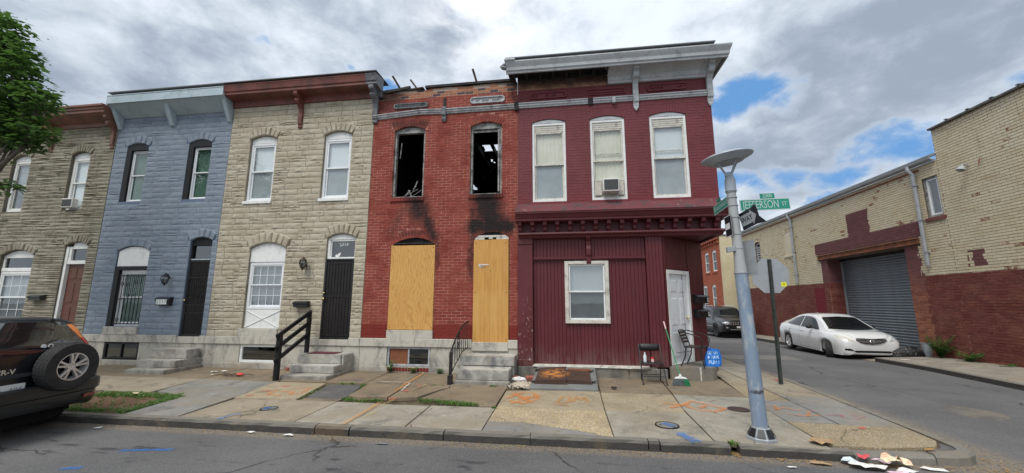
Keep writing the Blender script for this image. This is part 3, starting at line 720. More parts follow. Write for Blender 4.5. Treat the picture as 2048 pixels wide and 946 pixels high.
# ---------------------------------------------------------------- masonry
def brick_template(kind, i, bw, bh, proud, joint):
    """vertices/faces of one brick face-on: x,z centred, front towards -y"""
    rnd = random.Random(100 + i * 7 + len(kind))
    w_, h_ = (bw - joint) / 2, (bh - joint) / 2
    if kind == 'brick':
        c = .0035; p = proud * rnd.uniform(.55, 1.15); t = [rnd.uniform(-.0015, .0015) for _ in range(4)]
        o = [(-w_, -h_), (w_, -h_), (w_, h_), (-w_, h_)]
        v = [(x, .004, z) for x, z in o] + [(x, -p + c, z) for x, z in o] + [(x - math.copysign(c, x), -p + t[k], z - math.copysign(c, z)) for k, (x, z) in enumerate(o)]
        f = [(0, 1, 5, 4), (1, 2, 6, 5), (2, 3, 7, 6), (3, 0, 4, 7), (4, 5, 9, 8), (5, 6, 10, 9), (6, 7, 11, 10), (7, 4, 8, 11), (8, 9, 10, 11)]
        return v, f
    # rock-faced block: bulged, chiselled front
    nx, nz = (7, 4) if kind == 'stone' else (7, 3)
    v = []; ph = rnd.uniform(0, 50)
    for k in range(nz + 1):
        for j in range(nx + 1):
            x = -w_ + 2 * w_ * j / nx; z = -h_ + 2 * h_ * k / nz
            ed = min(j, nx - j, k, nz - k)
            d = proud * (.45 if ed == 0 else .8)
            if ed > 0:
                d += proud * .85 * mnoise.noise(Vector((x * 11 + ph, z * 26, i * 3.1))) + proud * .5 * mnoise.noise(Vector((x * 30 + ph, z * 55, i)))
                x += rnd.uniform(-.012, .012); z += rnd.uniform(-.006, .006)
            v.append((x, -max(d, .003), z))
    f = [(k * (nx + 1) + j, k * (nx + 1) + j + 1, (k + 1) * (nx + 1) + j + 1, (k + 1) * (nx + 1) + j) for k in range(nz) for j in range(nx)]
    rim = [j for j in range(nx + 1)] + [k * (nx + 1) + nx for k in range(1, nz + 1)] + [nz * (nx + 1) + j for j in range(nx - 1, -1, -1)] + [k * (nx + 1) for k in range(nz - 1, 0, -1)]
    b = len(v); v += [(v[q][0], .004, v[q][2]) for q in rim]; L = len(rim)
    f += [(rim[(q + 1) % L], rim[q], b + q, b + (q + 1) % L) for q in range(L)]
    return v, f

def lay(parent, cells, kind, mat, bw, bh, proud, joint, name='brick', limit=300, nvar=7, M=None):
    """cells: (x, z, w, h[, y]) centres and sizes in local wall coordinates (front = -y).  Largest in view become objects."""
    M = M or Matrix.Identity(4); inv = W(parent).inverted()
    tm = []
    for i in range(nvar):
        v, f = brick_template(kind, i, bw, bh, proud, joint)
        me = bpy.data.meshes.new(name); me.from_pydata(v, [], f); me.materials.append(mat)
        if kind != 'brick': me.shade_smooth(); me.set_sharp_from_angle(angle=R(32))
        tm.append((v, f, me))
    def shown(c):
        p = M @ Vector((c[0], 0, c[1])); v = p - CAM; d = v.dot(_f)
        if d < .5: return 0
        X, Y = px_of(p)
        if X < 0 or X > 2048 or Y < 0 or Y > 946: return 0
        nrm = (M.to_3x3() @ Vector((0, -1, 0))); return c[2] * c[3] * max(0, -v.normalized().dot(nrm)) / d ** 2
    order = sorted(cells, key=shown, reverse=True)
    rest = MB()
    for k, c in enumerate(order):
        x, z, w_, h_ = c[:4]; y = c[4] if len(c) > 4 else 0
        v, f, me = tm[random.randrange(nvar)]
        flip = -1 if random.random() < .5 else 1
        S = Matrix.Translation((x, y, z)) @ Matrix.Diagonal(((w_ - joint) / (bw - joint), 1, (h_ - joint) / (bh - joint), 1))
        if k < limit:
            o = bpy.data.objects.new(name, me); col.objects.link(o); o.parent = parent; o.matrix_basis = inv @ M @ S
        else:
            T = M @ S; rest.add([T @ Vector(q) for q in v], f)
    if rest.v:
        o = rest.build(name + 'work', mat, parent, smooth=(kind != 'brick'), angle=32, recalc=False, kind='stuff')
    return

def cells_running(x0, x1, z0, z1, ops, bw, bh, u0=0.0, zb=0.0, skip=None, joint=.01):
    out = []; r0 = math.floor((z0 - zb) / bh + 1e-6)
    k = r0
    while zb + k * bh < z1 - bh * .3:
        a, b = max(z0, zb + k * bh), min(z1, zb + (k + 1) * bh); zc = (a + b) / 2
        iv = [(x0, x1)]
        for o in ops:
            hw = max(o.half(zc - bh * .25), o.half(zc + bh * .25))
            if hw > 0: iv = cut(iv, o.cx - hw, o.cx + hw)
        off = (k % 2) * .5
        for p, q in iv:
            j = math.floor((p - u0) / bw + off)
            while True:
                l = u0 + (j - off) * bw; r = l + bw
                if l >= q: break
                l, r = max(l, p), min(r, q)
                if r - l > .03 and not (skip and skip((l + r) / 2, zc)): out.append(((l + r) / 2, zc, r - l, b - a))
                j += 1
        k += 1
    return out
def cells_stone(x0, x1, z0, z1, ops, h0, wlo, whi, thin=.28, rng=None):
    rng = rng or random; out = []; z = z0
    nrow = max(1, round((z1 - z0) / h0)); hh = (z1 - z0) / nrow
    for k in range(nrow):
        a, b = z0 + k * hh, z0 + (k + 1) * hh; zc = (a + b) / 2
        iv = [(x0, x1)]
        for o in ops:
            hw = o.half(b - .02) if (a > o.z1 - .03 and o.rise) else max(o.half(a + .02), o.half(b - .02))
            if hw > 0: iv = cut(iv, o.cx - hw, o.cx + hw)
        for p, q in iv:
            x = p
            first = True
            while x < q - .02:
                w_ = rng.uniform(wlo, whi) * (rng.uniform(.4, 1) if first else 1); first = False
                r = x + w_
                if q - r < wlo * .6: r = q
                if rng.random() < thin and hh > .1:
                    s = rng.choice((.38, .5, .62)); ze = a + hh * s
                    out.append(((x + r) / 2, (a + ze) / 2, r - x, ze - a)); out.append(((x + r) / 2, (ze + b) / 2, r - x, b - ze))
                else: out.append(((x + r) / 2, zc, r - x, hh))
                x = r
    return out
def ring_bricks(parent, op, mat, t, n, proud, joint=.01, name='arch_brick', rough=0, y=0):
    """voussoirs round an arch"""
    for i in range(n):
        a0 = -op.a + 2 * op.a * i / n; a1 = -op.a + 2 * op.a * (i + 1) / n
        g = joint / 2 / (op.R + t / 2); a0 += g; a1 -= g
        mb = MB(); rr = [(op.R + .004, a0), (op.R + .004, a1), (op.R + t, a1), (op.R + t, a0)]
        pp = [(op.cx + r_ * math.sin(a), op.cz + r_ * math.cos(a)) for r_, a in rr]
        pr = proud * random.uniform(.8, 1.15)
        if rough:
            c = (sum(p[0] for p in pp) / 4, sum(p[1] for p in pp) / 4)
            inn = [(c[0] + (p[0] - c[0]) * .72, c[1] + (p[1] - c[1]) * .82) for p in pp]
            v = [(p[0], .004 + y, p[1]) for p in pp] + [(p[0], -pr * .4 + y, p[1]) for p in pp] + [(p[0], -pr * random.uniform(.8, 1.5) + y, p[1]) for p in inn]
            mb.add(v, [(k, (k + 1) % 4, 4 + (k + 1) % 4, 4 + k) for k in range(4)] + [(4 + k, 4 + (k + 1) % 4, 8 + (k + 1) % 4, 8 + k) for k in range(4)] + [(8, 9, 10, 11)])
            mb.build(name, mat, parent)
        else:
            mb.prism(pp, 'y', .004 + y, -pr + y); mb.build(name, mat, parent, bevel=.0025)

# ---------------------------------------------------------------- windows
def frame_mb(mb, x0, x1, z0, z1, y0, y1, t, tb=None, tt=None):
    """rectangular frame of four butted bars"""
    tb = t if tb is None else tb; tt = t if tt is None else tt
    mb.box(x0, x0 + t, y0, y1, z0, z1); mb.box(x1 - t, x1, y0, y1, z0, z1)
    mb.box(x0 + t, x1 - t, y0, y1, z0, z0 + tb); mb.box(x0 + t, x1 - t, y0, y1, z1 - tt, z1)
    return mb
def window(parent, op, yf=.06, fr=.055, fmat='white_vinyl', smat=None, head=.0, headmat=None, split=.5, blind=None, lower=None, gmat='pane_glass',
           sash=.04, grid=None, sill=None, blind_to=None, label=None, fdepth=.07, headlouvre=False, M=None, rect_top=None, sx0=0, stops=True):
    """double-hung window in opening op; head = height of the filler board under the arch"""
    fm = M_[fmat]; sm = M_[smat or fmat]; x0, x1, z0 = op.x0, op.x1, op.z0
    zt = op.z1 + op.rise - head if head else op.z1
    w_ = MB(); g = .004
    # frame: jambs up to the arch
    ztop = zt if head else op.z1
    frame_mb(w_, x0 + g, x1 - g, z0 + g, ztop, yf, yf + fdepth, fr)
    if op.rise > 0 and not headmat:
        lo = [(x0 + g, ztop + .0005), (x1 - g, ztop + .0005)]
        a = [(px, pz - g) for px, pz in arc(x0 + g, x1 - g, op.z1, op.rise)]
        w_.prism(lo + a[::-1], 'y', yf + .004, yf + fdepth - .01)
    win = w_.build('window', fm, parent, bevel=.004, label=label)
    if headmat:
        hb = MB(); lo = [(x0 + g, ztop + .001), (x1 - g, ztop + .001)]
        a = [(px, pz - g) for px, pz in arc(x0 + g, x1 - g, op.z1, op.rise)]
        hb.prism(lo + a[::-1], 'y', yf - .005, yf + fdepth - .01); hb.build('head_panel', M_[headmat], win, bevel=.003)
    xi0, xi1, zi0, zi1 = x0 + fr + g, x1 - fr - g, z0 + fr, ztop - fr
    if headlouvre:
        hb = MB(); hb.box(xi0, xi1, yf + .02, yf + .05, zi1 - .17, zi1 - .001)
        for k in range(3): hb.box(xi0, xi1, yf + .012, yf + .0205, zi1 - .165 + k * .052, zi1 - .165 + k * .052 + .038)
        hb.build('transom_board', M_['aged_white_paint'], win, bevel=.003); zi1 -= .172
    zm = zi0 + (zi1 - zi0) * split
    e = .0015
    up = frame_mb(MB(), xi0 + e, xi1 - e, zm + e, zi1 - e, yf + .012, yf + .038, sash).build('upper_sash', sm, win, bevel=.003)
    lo = frame_mb(MB(), xi0 + e, xi1 - e, zi0 + e, zm + .028, yf + .04, yf + .064, sash, sash * 1.15, sash * .8).build('lower_sash', sm, win, bevel=.003)
    MB().box(xi0 + sash, xi1 - sash, yf + .022, yf + .026, zm + sash, zi1 - sash).build('pane', M_[gmat], win)
    MB().box(xi0 + sash, xi1 - sash, yf + .050, yf + .054, zi0 + sash, zm).build('pane', M_[gmat], win)
    if grid:
        nx, nzu, nzl = grid; gb = MB()
        for k in range(1, nx):
            x = xi0 + sash + (xi1 - xi0 - 2 * sash) * k / nx
            gb.box(x - .006, x + .006, yf + .018, yf + .0215, zm + sash, zi1 - sash); gb.box(x - .006, x + .006, yf + .046, yf + .0495, zi0 + sash, zm)
        for k in range(1, nzu):
            z = zm + sash + (zi1 - sash - zm - sash) * k / nzu; gb.box(xi0 + sash, xi1 - sash, yf + .0175, yf + .0178 + .004, z - .006, z + .006)
        for k in range(1, nzl):
            z = zi0 + sash + (zm - zi0 - sash) * k / nzl; gb.box(xi0 + sash, xi1 - sash, yf + .0455, yf + .0458 + .004, z - .006, z + .006)
        gb.build('glazing_bars', sm, win)
    if blind:
        b0 = zi0 if blind_to is None else blind_to
        bb = MB(); nx = 24; pts = []
        bb.strip([(xi0 + (xi1 - xi0) * k / nx, yf + .078 + (.006 * math.sin(k * 1.9) if blind.startswith('curtain') else 0)) for k in range(nx + 1)], 'z', b0, zi1)
        bb.build('curtain' if blind.startswith('curtain') else 'blind', M_[blind], win, smooth=True)
    if lower:
        MB().box(xi0 + sash * .6, xi1 - sash * .6, yf + .066, yf + .072, zi0 + sash * .6, zm + .01).build('insect_screen', M_[lower], win)
    if sill:
        smat_, sh, so, sp = sill   # material, height, side overhang, projection
        MB().box(x0 - so, x1 + so, -sp, yf, z0 - sh, z0 + g * .5).build('window_sill', M_[smat_], win, bevel=.006)
    return win
def house(name, cx, label, cat='house'):
    return empty(name, (cx, 0, 0), 0, label, cat)
def shell(parent, x0, x1, z1, depth, mat, z0=-.4, ymin=.15, roof=True, inner='dark_room'):
    """side, back and roof of the building behind its front"""
    mb = MB(); t = .12
    mb.box(x0, x0 + t, ymin, depth, z0, z1); mb.box(x1 - t, x1, ymin, depth, z0, z1); mb.box(x0 + t, x1 - t, depth - t, depth, z0, z1)
    mb.build('side_wall', mat, parent)
    if roof: MB().box(x0, x1, ymin, depth, z1 + .001, z1 + .1).build('roof', M_['slate'], parent)
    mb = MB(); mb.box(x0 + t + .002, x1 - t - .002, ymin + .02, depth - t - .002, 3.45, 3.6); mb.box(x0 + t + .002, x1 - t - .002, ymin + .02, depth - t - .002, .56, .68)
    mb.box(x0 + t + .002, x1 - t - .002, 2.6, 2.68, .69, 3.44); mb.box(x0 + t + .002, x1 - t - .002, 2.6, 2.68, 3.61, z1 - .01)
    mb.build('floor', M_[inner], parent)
def bracket(parent, x, w_, prof, mat, name='bracket', z=0, y=0, extra=None):
    mb = MB(); mb.prism([(py + y, pz + z) for py, pz in prof], 'x', x - w_ / 2, x + w_ / 2)
    o = mb.build(name, mat, parent, bevel=.008)
    if extra: extra(o)
    return o
SCROLL = [(0, 6.15), (-.03, 6.12), (-.05, 6.16), (-.05, 6.22), (-.075, 6.25), (-.085, 6.42), (-.075, 6.55), (-.09, 6.66), (-.15, 6.74), (-.235, 6.76), (-.27, 6.82), (-.25, 6.88), (-.24, 6.9), (-.33, 6.93), (-.345, 6.97), (-.345, 7.04), (0, 7.04)]
def cornice(parent, x0, x1, prof, mat, name='cornice', bevel=.004, caps=True):
    mb = MB(); mb.prism(prof, 'x', x0, x1); return mb.build(name, mat, parent, bevel=bevel)
def plaque(parent, x0, x1, z0, z1, mat, y=0, p=.035, name='terracotta_plaque', broken=False):
    """long rounded ornamental panel with raised rim and relief"""
    r_ = (z1 - z0) * .42; n = 5; P = []
    for cx, cz, a0 in ((x1 - r_, z0 + r_, -90), (x1 - r_, z1 - r_, 0), (x0 + r_, z1 - r_, 90), (x0 + r_, z0 + r_, 180)):
        P += [(cx + r_ * math.cos(R(a0 + 90 * k / n)), cz + r_ * math.sin(R(a0 + 90 * k / n))) for k in range(n + 1)]
    pl = MB(); pl.prism(P, 'y', y + .003, y - p * .45); o = pl.build(name, mat, parent)
    rim = MB(); c = ((x0 + x1) / 2, (z0 + z1) / 2)
    L = len(P); Q = [(q[0] + (.026 if q[0] < c[0] else -.026), c[1] + (q[1] - c[1]) * .70) for q in P]
    v = [(q[0], y - p * .45 + .001, q[1]) for q in P] + [(q[0], y - p, q[1]) for q in P] + [(q[0], y - p, q[1]) for q in Q] + [(q[0], y - p * .45 + .001, q[1]) for q in Q]
    rim.add(v, [(j * L + i, j * L + (i + 1) % L, (j + 1) * L + (i + 1) % L, (j + 1) * L + i) for j in range(3) for i in range(L)])
    rim.build('rim', mat, o)
    rel = MB(); x = x0 + r_
    while x < x1 - r_:
        if not (broken and random.random() < .3):
            rel.tube([(x - .03, y - p * .7, c[1] - .025), (x, y - p * .8, c[1] + .02), (x + .03, y - p * .7, c[1] - .02), (x + .045, y - p * .6, c[1] + .03)], .009, 5)
            rel.ball((x, y - p * .6, c[1] - .035), .014, 6, 4)
        x += .085
    if rel.v: rel.build('relief', mat, o)
    return o
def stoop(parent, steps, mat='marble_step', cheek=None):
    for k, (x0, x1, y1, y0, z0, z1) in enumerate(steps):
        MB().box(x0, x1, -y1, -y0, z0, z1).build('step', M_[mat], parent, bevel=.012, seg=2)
# ================================================================ houses (front plane y = 0, outward = -y)
AR = .105
def base_course(parent, x0, x1, gaps, zt=.745, zb=.56, wall_gaps=(), mat='marble', bot=-.35, plinth=.0, skirt=.12):
    """marble water table, wall below it and skirting, each a row of stones"""
    iv = [(x0, x1)]
    for a, b in gaps: iv = cut(iv, a, b)
    for p, q in iv:
        n = max(1, round((q - p) / 1.5))
        for k in range(n):
            a, b = p + (q - p) * k / n, p + (q - p) * (k + 1) / n
            MB().box(a + .002, b - .002, -.055, .02, zb, zt).build('water_table', M_[mat], parent, bevel=.008)
    iv = [(x0, x1)]
    for a, b in wall_gaps: iv = cut(iv, a, b)
    for p, q in iv:
        n = max(1, round((q - p) / 1.1))
        for k in range(n):
            a, b = p + (q - p) * k / n, p + (q - p) * (k + 1) / n
            MB().box(a + .0015, b - .0015, -.022, .02, skirt, zb - .001).build('base_stone', M_[mat], parent, bevel=.004)
    MB().box(x0, x1, -.045, .02, bot, skirt - .001).build('skirting', M_[mat], parent, bevel=.006)

# ---- far left: grey formstone
H1 = house('formstone_house', -14.8, 'weathered grey-brown formstone rowhouse at far left, rust cornice, behind the leafy tree')
x0, x1 = -16.95, -12.66
ops1 = [Op(-16.15, -15.50, 4.14, 5.74, AR, .2), Op(-14.08, -13.44, 4.14, 5.74, AR, .2), Op(-15.85, -14.72, .95, 2.86, .16, .2), Op(-13.72, -12.98, .75, 3.1, .10, .2)]
mb = MB(); plate(mb, [(x0, .56), (x1, .56), (x1, 6.72), (x0, 6.72)], ops1, 0); wl = mb.build('wall', M_['grey_formstone_joint'], H1)
lay(wl, cells_stone(x0, x1, .745, 6.70, ops1, .105, .35, .75, .25), 'ledge', M_['grey_formstone'], .55, .105, .032, .010, 'stone')
for o in ops1: ring_bricks(wl, o, M_['grey_formstone'], .2, 9, .036, .010, 'arch_stone', rough=1)
shell(H1, x0, x1, 6.7, 9, M_['grey_formstone_joint'])
window(H1, ops1[0], fr=.075, fmat='white_paint', smat='aged_white_paint', headmat='white_paint', head=.16, blind='curtain_grey', lower='lower_screen')
w1b = window(H1, ops1[1], fr=.085, fmat='white_paint', headmat='white_paint', head=.16, blind='blind_white', split=.5)
window(H1, Op(-15.85, -14.72, .95, 2.42), fr=.07, fmat='white_paint', smat='white_vinyl', blind='curtain_grey', lower='lower_screen', grid=(3, 2, 2))
fan = MB(); fan.box(-15.845, -14.725, .05, .13, 2.424, 2.52); a = arc(-15.845, -14.725, 2.856, .155)
fan.prism([(-15.845, 2.80), (-14.725, 2.80)] + a[::-1], 'y', .06, .12); fan.box(-15.845, -15.78, .06, .12, 2.521, 2.799); fan.box(-14.79, -14.725, .06, .12, 2.521, 2.799)
fo = fan.build('fanlight', M_['white_paint'], H1, bevel=.003); MB().box(-15.779, -14.791, .09, .095, 2.521, 2.799).build('pane', M_['dark_glass'], fo)
MB().box(-15.9, -14.67, -.06, .05, .76, .945).build('window_sill', M_['marble'], H1, bevel=.006)
d = MB(); d.box(-13.72 + .09, -12.985, .10, .145, .75, 2.60); do = d.build('door', M_['door_brown'], H1, bevel=.004)
for k, (zz0, zz1) in enumerate(((.9, 1.45), (1.55, 2.1), (2.2, 2.5))):
    for xx in (-13.56, -13.27): MB().box(xx, xx + .22, .088, .101, zz0, zz1).build('door_panel', M_['door_brown'], do, bevel=.01)
MB().box(-13.06, -13.02, .07, .099, 1.62, 1.66).build('handle', M_['brass'], do, bevel=.006)
fr = MB(); fr.box(-13.716, -13.632, .02, .145, .75, 3.09); fr.box(-13.631, -12.985, .03, .145, 2.601, 2.70); fr.box(-13.631, -13.55, .04, .145, 2.701, 3.09)
fr.prism([(-13.549, 3.02), (-12.985, 3.02)] + [(p, q - .004) for p, q in arc(-13.71, -12.985, 3.1, AR) if p > -13.549][::-1], 'y', .04, .14); fr.box(-13.03, -12.985, .04, .14, 2.701, 3.019)
fo = fr.build('door_frame', M_['white_paint'], H1, bevel=.004); MB().box(-13.549, -13.031, .09, .095, 2.701, 3.019).build('pane', M_['dark_glass'], fo)
base_course(H1, x0, x1, [(-13.72, -12.98)], wall_gaps=[])
prof = [(0, 6.56), (-.06, 6.56), (-.07, 6.66), (-.36, 6.80), (-.40, 6.82), (-.40, 6.90), (-.43, 6.905), (-.43, 6.97), (-.47, 6.98), (-.47, 7.04), (0, 7.06)]
cornice(H1, x0, x1 - .04, prof, M_['cornice_rust'])
for bx in (-14.83, -12.74): bracket(H1, bx, .10, [(p, q - .26) for p, q in SCROLL], M_['cornice_rust'], y=0)
stoop(H1, [(-13.9, -12.85, .4, .0, .22, .55), (-13.9, -12.85, .7, .0, .0, .33 - .12), (-13.9, -12.85, 1.0, .0, -.1, .05)])

# ---- blue painted formstone
H2 = house('blue_house', -10.8, 'blue painted formstone rowhouse numbered 2317 with pale boxed cornice')
x0, x1 = -12.65, -8.99
ops2 = [Op(-12.24, -11.54, 4.31, 5.89, AR, .2), Op(-10.25, -9.54, 4.31, 5.89, AR, .2), Op(-12.0, -11.0, .95, 2.94, .12, .2), Op(-9.79, -9.14, .72, 3.16, .10, .2)]
mb = MB(); plate(mb, [(x0, .56), (x1, .56), (x1, 6.80), (x0, 6.80)], ops2, 0, .2); wl = mb.build('wall', M_['blue_formstone_joint'], H2)
lay(wl, cells_stone(x0, x1, .745, 6.79, ops2, .15, .34, .56, .10), 'stone', M_['blue_formstone'], .45, .15, .022, .006, 'stone')
for o in ops2: ring_bricks(wl, o, M_['blue_formstone'], .22, 5, .026, .006, 'arch_stone', rough=1)
shell(H2, x0 + .005, x1, 6.8, 9, M_['blue_formstone_joint'])
for o, cu in ((ops2[0], 'curtain_green'), (ops2[1], 'curtain_green')):
    trim = MB(); e = .004
    trim.box(o.x0 + e, o.x0 + .15, -.004, .12, o.z0 + e, o.z1); a = [(p, q - e) for p, q in arc(o.x0 + e, o.x1 - e, o.z1, o.rise)]
    trim.prism([(o.x0 + e, o.z1 - .10), (o.x1 - e, o.z1 - .10)] + a[::-1], 'y', .0, .119); trim.build('black_surround', M_['black_paint'], H2, bevel=.004)
    window(H2, Op(o.x0 + .152, o.x1, o.z0, o.z1 - .102), yf=.05, fr=.035, fmat='white_vinyl', sash=.03, blind=cu, split=.5, lower=None)
o = ops2[2]
trim = MB(); trim.box(-11.996, -11.86, -.006, .16, .954, 2.52); trim.box(-11.859, -11.004, -.006, .16, 2.42, 2.52)
trim.build('black_surround', M_['black_paint'], H2, bevel=.004)
hd = MB(); hd.prism([(-11.97, 2.521), (-11.004, 2.521)] + [(p, q - .004) for p, q in arc(-11.97, -11.004, 2.93, .12)][::-1], 'y', .015, .14); hd.build('arch_panel', M_['white_paint'], H2)
window(H2, Op(-11.858, -11.0, .95, 2.418), yf=.07, fr=.07, fmat='white_vinyl', blind='curtain_green', split=.5, sash=.035)
gr = MB()
for k in range(8):
    x = -11.83 + k * .112; gr.tube([(x, .025, 1.0), (x, .025, 2.30)], .009, 6)
for z in (1.02, 1.66, 2.27): gr.box(-11.86, -11.01, .018, .032, z - .012, z + .012)
for (xx, zz) in ((-11.72, 2.05), (-11.32, 2.1), (-11.5, 1.75), (-11.52, 1.42), (-11.72, 1.12), (-11.3, 1.12)):
    for s in (-1, 1):
        gr.tube([(xx, .02, zz - .05), (xx + s * .035, .02, zz - .03), (xx + s * .04, .02, zz + .02), (xx + s * .012, .02, zz + .045)], .008, 5)
gr.build('window_grille', M_['black_iron'], H2)
MB().box(-12.0, -11.0 + .02, -.065, .06, .7455, .945).build('window_sill', M_['marble'], H2, bevel=.006)
# black security door, transom
d = MB(); frame_mb(d, -9.786, -9.144, .722, 2.66, .03, .07, .05); do = d.build('door', M_['black_metal'], H2, bevel=.004)
MB().box(-9.735, -9.195, .052, .056, .773, 2.609).build('screen', M_['security_screen'], do)
bars = MB()
for k in range(9): x = -9.70 + k * .06; bars.tube([(x, .04, .77), (x, .04, 2.61)], .006, 5)
for z in (1.3, 1.5, 2.2): bars.box(-9.735, -9.195, .035, .045, z - .012, z + .012)
for zz in (1.7, 1.95):
    for xx in (-9.58, -9.42, -9.3): bars.tube([(xx - .03, .035, zz), (xx, .03, zz + .06), (xx + .03, .035, zz), (xx, .03, zz - .05), (xx - .03, .035, zz)], .006, 5)
bars.build('door_bars', M_['black_iron'], do); MB().ball((-9.75, .0, 1.62), .025).build('handle', M_['brass'], do, smooth=True)
fr = MB(); frame_mb(fr, -9.786, -9.144, 2.664, 3.08, .04, .12, .04); fr.prism([(-9.786, 3.081), (-9.144, 3.081)] + [(p, q - .004) for p, q in arc(-9.786, -9.144, 3.155, .10)][::-1], 'y', .04, .12)
fo = fr.build('transom', M_['black_paint'], H2, bevel=.003); MB().box(-9.745, -9.185, .09, .094, 2.705, 3.039).build('pane', M_['dark_glass'], fo); MB().box(-9.745, -9.185, .03, .039, 2.668, 2.69).build('blue_strip', M_['paper_blue'], fo)
base_course(H2, x0, x1, [(-9.79, -9.14)], wall_gaps=[(-11.93, -10.88)])
MB().box(-9.788, -9.142, -.05, .03, .56, .72).build('threshold', M_['marble'], H2, bevel=.006)
def basement_window(parent, a, b, z0, z1, fmat, fr=.05, panes=2, boards=None, deep=.05):
    mb = frame_mb(MB(), a, b, z0, z1, -.01 if deep < .06 else .0, deep, fr)
    if panes > 1: mb.box((a + b) / 2 - fr * .4, (a + b) / 2 + fr * .4, -.008, deep, z0 + fr, z1 - fr)
    o = mb.build('basement_window', M_[fmat], parent, bevel=.004)
    for k in range(panes):
        p = a + fr + (b - a - 2 * fr) * k / panes; q = a + fr + (b - a - 2 * fr) * (k + 1) / panes
        MB().box(p + .012, q - .012, .022, .028, z0 + fr, z1 - fr).build('pane', M_[(boards or ['dark_glass'] * 4)[k]], o)
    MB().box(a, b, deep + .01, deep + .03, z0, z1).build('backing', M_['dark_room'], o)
    return o
MB().box(-11.93, -10.88, .02, .021, .121, .559)
basement_window(H2, -11.925, -10.885, .125, .555, 'black_paint')
prof = [(0, 6.76), (-.035, 6.76), (-.37, 7.02), (-.385, 7.03), (-.42, 7.035), (-.42, 7.255), (-.43, 7.26), (-.43, 7.285), (0, 7.36)]
cornice(H2, x0 - .0, x1 + .0, prof, M_['cornice_blue'], bevel=.003)
for bx in (-12.56, -10.85, -9.06):
    bracket(H2, bx, .11 if bx != -10.85 else .14, [(0, 6.42), (-.06, 6.44), (-.10, 6.52), (-.34, 7.02), (-.34, 7.05), (-.04, 7.05), (0, 6.9)], M_['cornice_blue'])
MB().box(x0, x1, -.425, .3, 7.362, 7.385).build('roof_edge', M_['slate'], H2)
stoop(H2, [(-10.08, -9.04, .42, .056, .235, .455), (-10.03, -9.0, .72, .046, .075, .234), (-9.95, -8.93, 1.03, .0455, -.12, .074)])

# ---- tan formstone
H3 = house('tan_house', -6.9, 'tan formstone rowhouse with dark red bracketed cornice, between the blue house and the burnt house')
x0, x1 = -8.985, -4.862
ops3 = [Op(-8.36, -7.59, 4.18, 5.89, AR, .2), Op(-6.21, -5.44, 4.18, 5.89, AR, .2), Op(-8.02, -7.02, .93, 2.93, .14, .24), Op(-5.91, -5.15, .70, 3.15, .11, .22)]
mb = MB(); plate(mb, [(x0, .56), (x1, .56), (x1, 6.86), (x0, 6.86)], ops3, 0); wl = mb.build('wall', M_['tan_formstone_joint'], H3)
lay(wl, cells_stone(x0, x1, .745, 6.85, ops3, .150, .30, .55, .16), 'stone', M_['tan_formstone'], .42, .15, .027, .009, 'stone', nvar=12)
for o in ops3: ring_bricks(wl, o, M_['tan_formstone'], o.ring + .03, 7, .034, .009, 'arch_stone', rough=1)
shell(H3, x0 + .005, x1, 6.85, 9, M_['tan_formstone_joint'])
for o in ops3[:2]:
    window(H3, o, yf=.05, fr=.06, fmat='white_vinyl', headmat='white_paint', head=.20, blind='blind_white', lower='curtain_grey', sill=('white_paint', .075, .025, .05), blind_to=o.z0 + .35)
o = ops3[2]
MB().prism([(-8.016, 2.585), (-7.024, 2.585)] + [(p, q - .004) for p, q in arc(-8.016, -7.024, 2.93, .14)][::-1], 'y', .03, .12).build('arch_panel', M_['white_paint'], H3)
window(H3, Op(-8.02, -7.02, 1.40, 2.58), yf=.045, fr=.07, fmat='white_vinyl', blind='curtain_grey', grid=(4, 2, 2), lower=None, split=.5, gmat='dusty_glass', sash=.03)
pn = MB(); pn.box(-8.016, -7.024, .05, .1, .934, 1.396)
for a_, b_ in (((-8.0, 1.38), (-7.04, .95)), ((-8.0, .95), (-7.04, 1.38))):
    pn.bar((a_[0], .046, a_[1]), (b_[0], .046, b_[1]), .012, .02, (0, 1, 0))
pn.build('apron_panel', M_['white_paint'], H3)
MB().box(-8.09, -7.03, -.05, .05, .7455, .928).build('window_sill', M_['marble'], H3, bevel=.006)
d = frame_mb(MB(), -5.905, -5.153, .703, 2.63, -.01, .03, .035); do = d.build('door', M_['black_metal'], H3, bevel=.003)
MB().box(-5.87, -5.188, .014, .018, .738, 2.595).build('screen', M_['security_screen'], do)
bars = MB()
for k in range(8): x = -5.80 + k * .079; bars.tube([(x, .006, .74), (x, .006, 2.59)], .007, 5)
for z in (.80, 1.72, 2.53): bars.box(-5.87, -5.188, .0, .009, z - .012, z + .012)
bars.build('door_bars', M_['black_iron'], do)
MB().ball((-5.865, -.045, 1.66), .028).ball((-5.865, -.045, 1.80), .022).build('handle', M_['brass'], do, smooth=True)
fr = MB(); fr.box(-5.906, -5.84, .035, .13, 2.64, 3.12); fr.box(-5.839, -5.154, -.005, .13, 2.635, 2.675); fr.box(-5.839, -5.81, .06, .13, 2.676, 3.12); fr.box(-5.809, -5.19, .05, .12, 3.08, 3.12); fr.box(-5.19, -5.154, .05, .12, 2.676, 3.12)
fr.prism([(-5.906, 3.121), (-5.154, 3.121)] + [(p, q - .004) for p, q in arc(-5.906, -5.154, 3.15, .11)][::-1], 'y', .035, .12)
fo = fr.build('transom', M_['white_paint'], H3, bevel=.003); MB().box(-5.809, -5.191, .085, .09, 2.676, 3.079).build('pane', M_['dark_glass'], fo)
MB().box(-5.809, -5.191, .10, .11, 2.676, 3.079).build('backing', M_['charred_room'], fo)
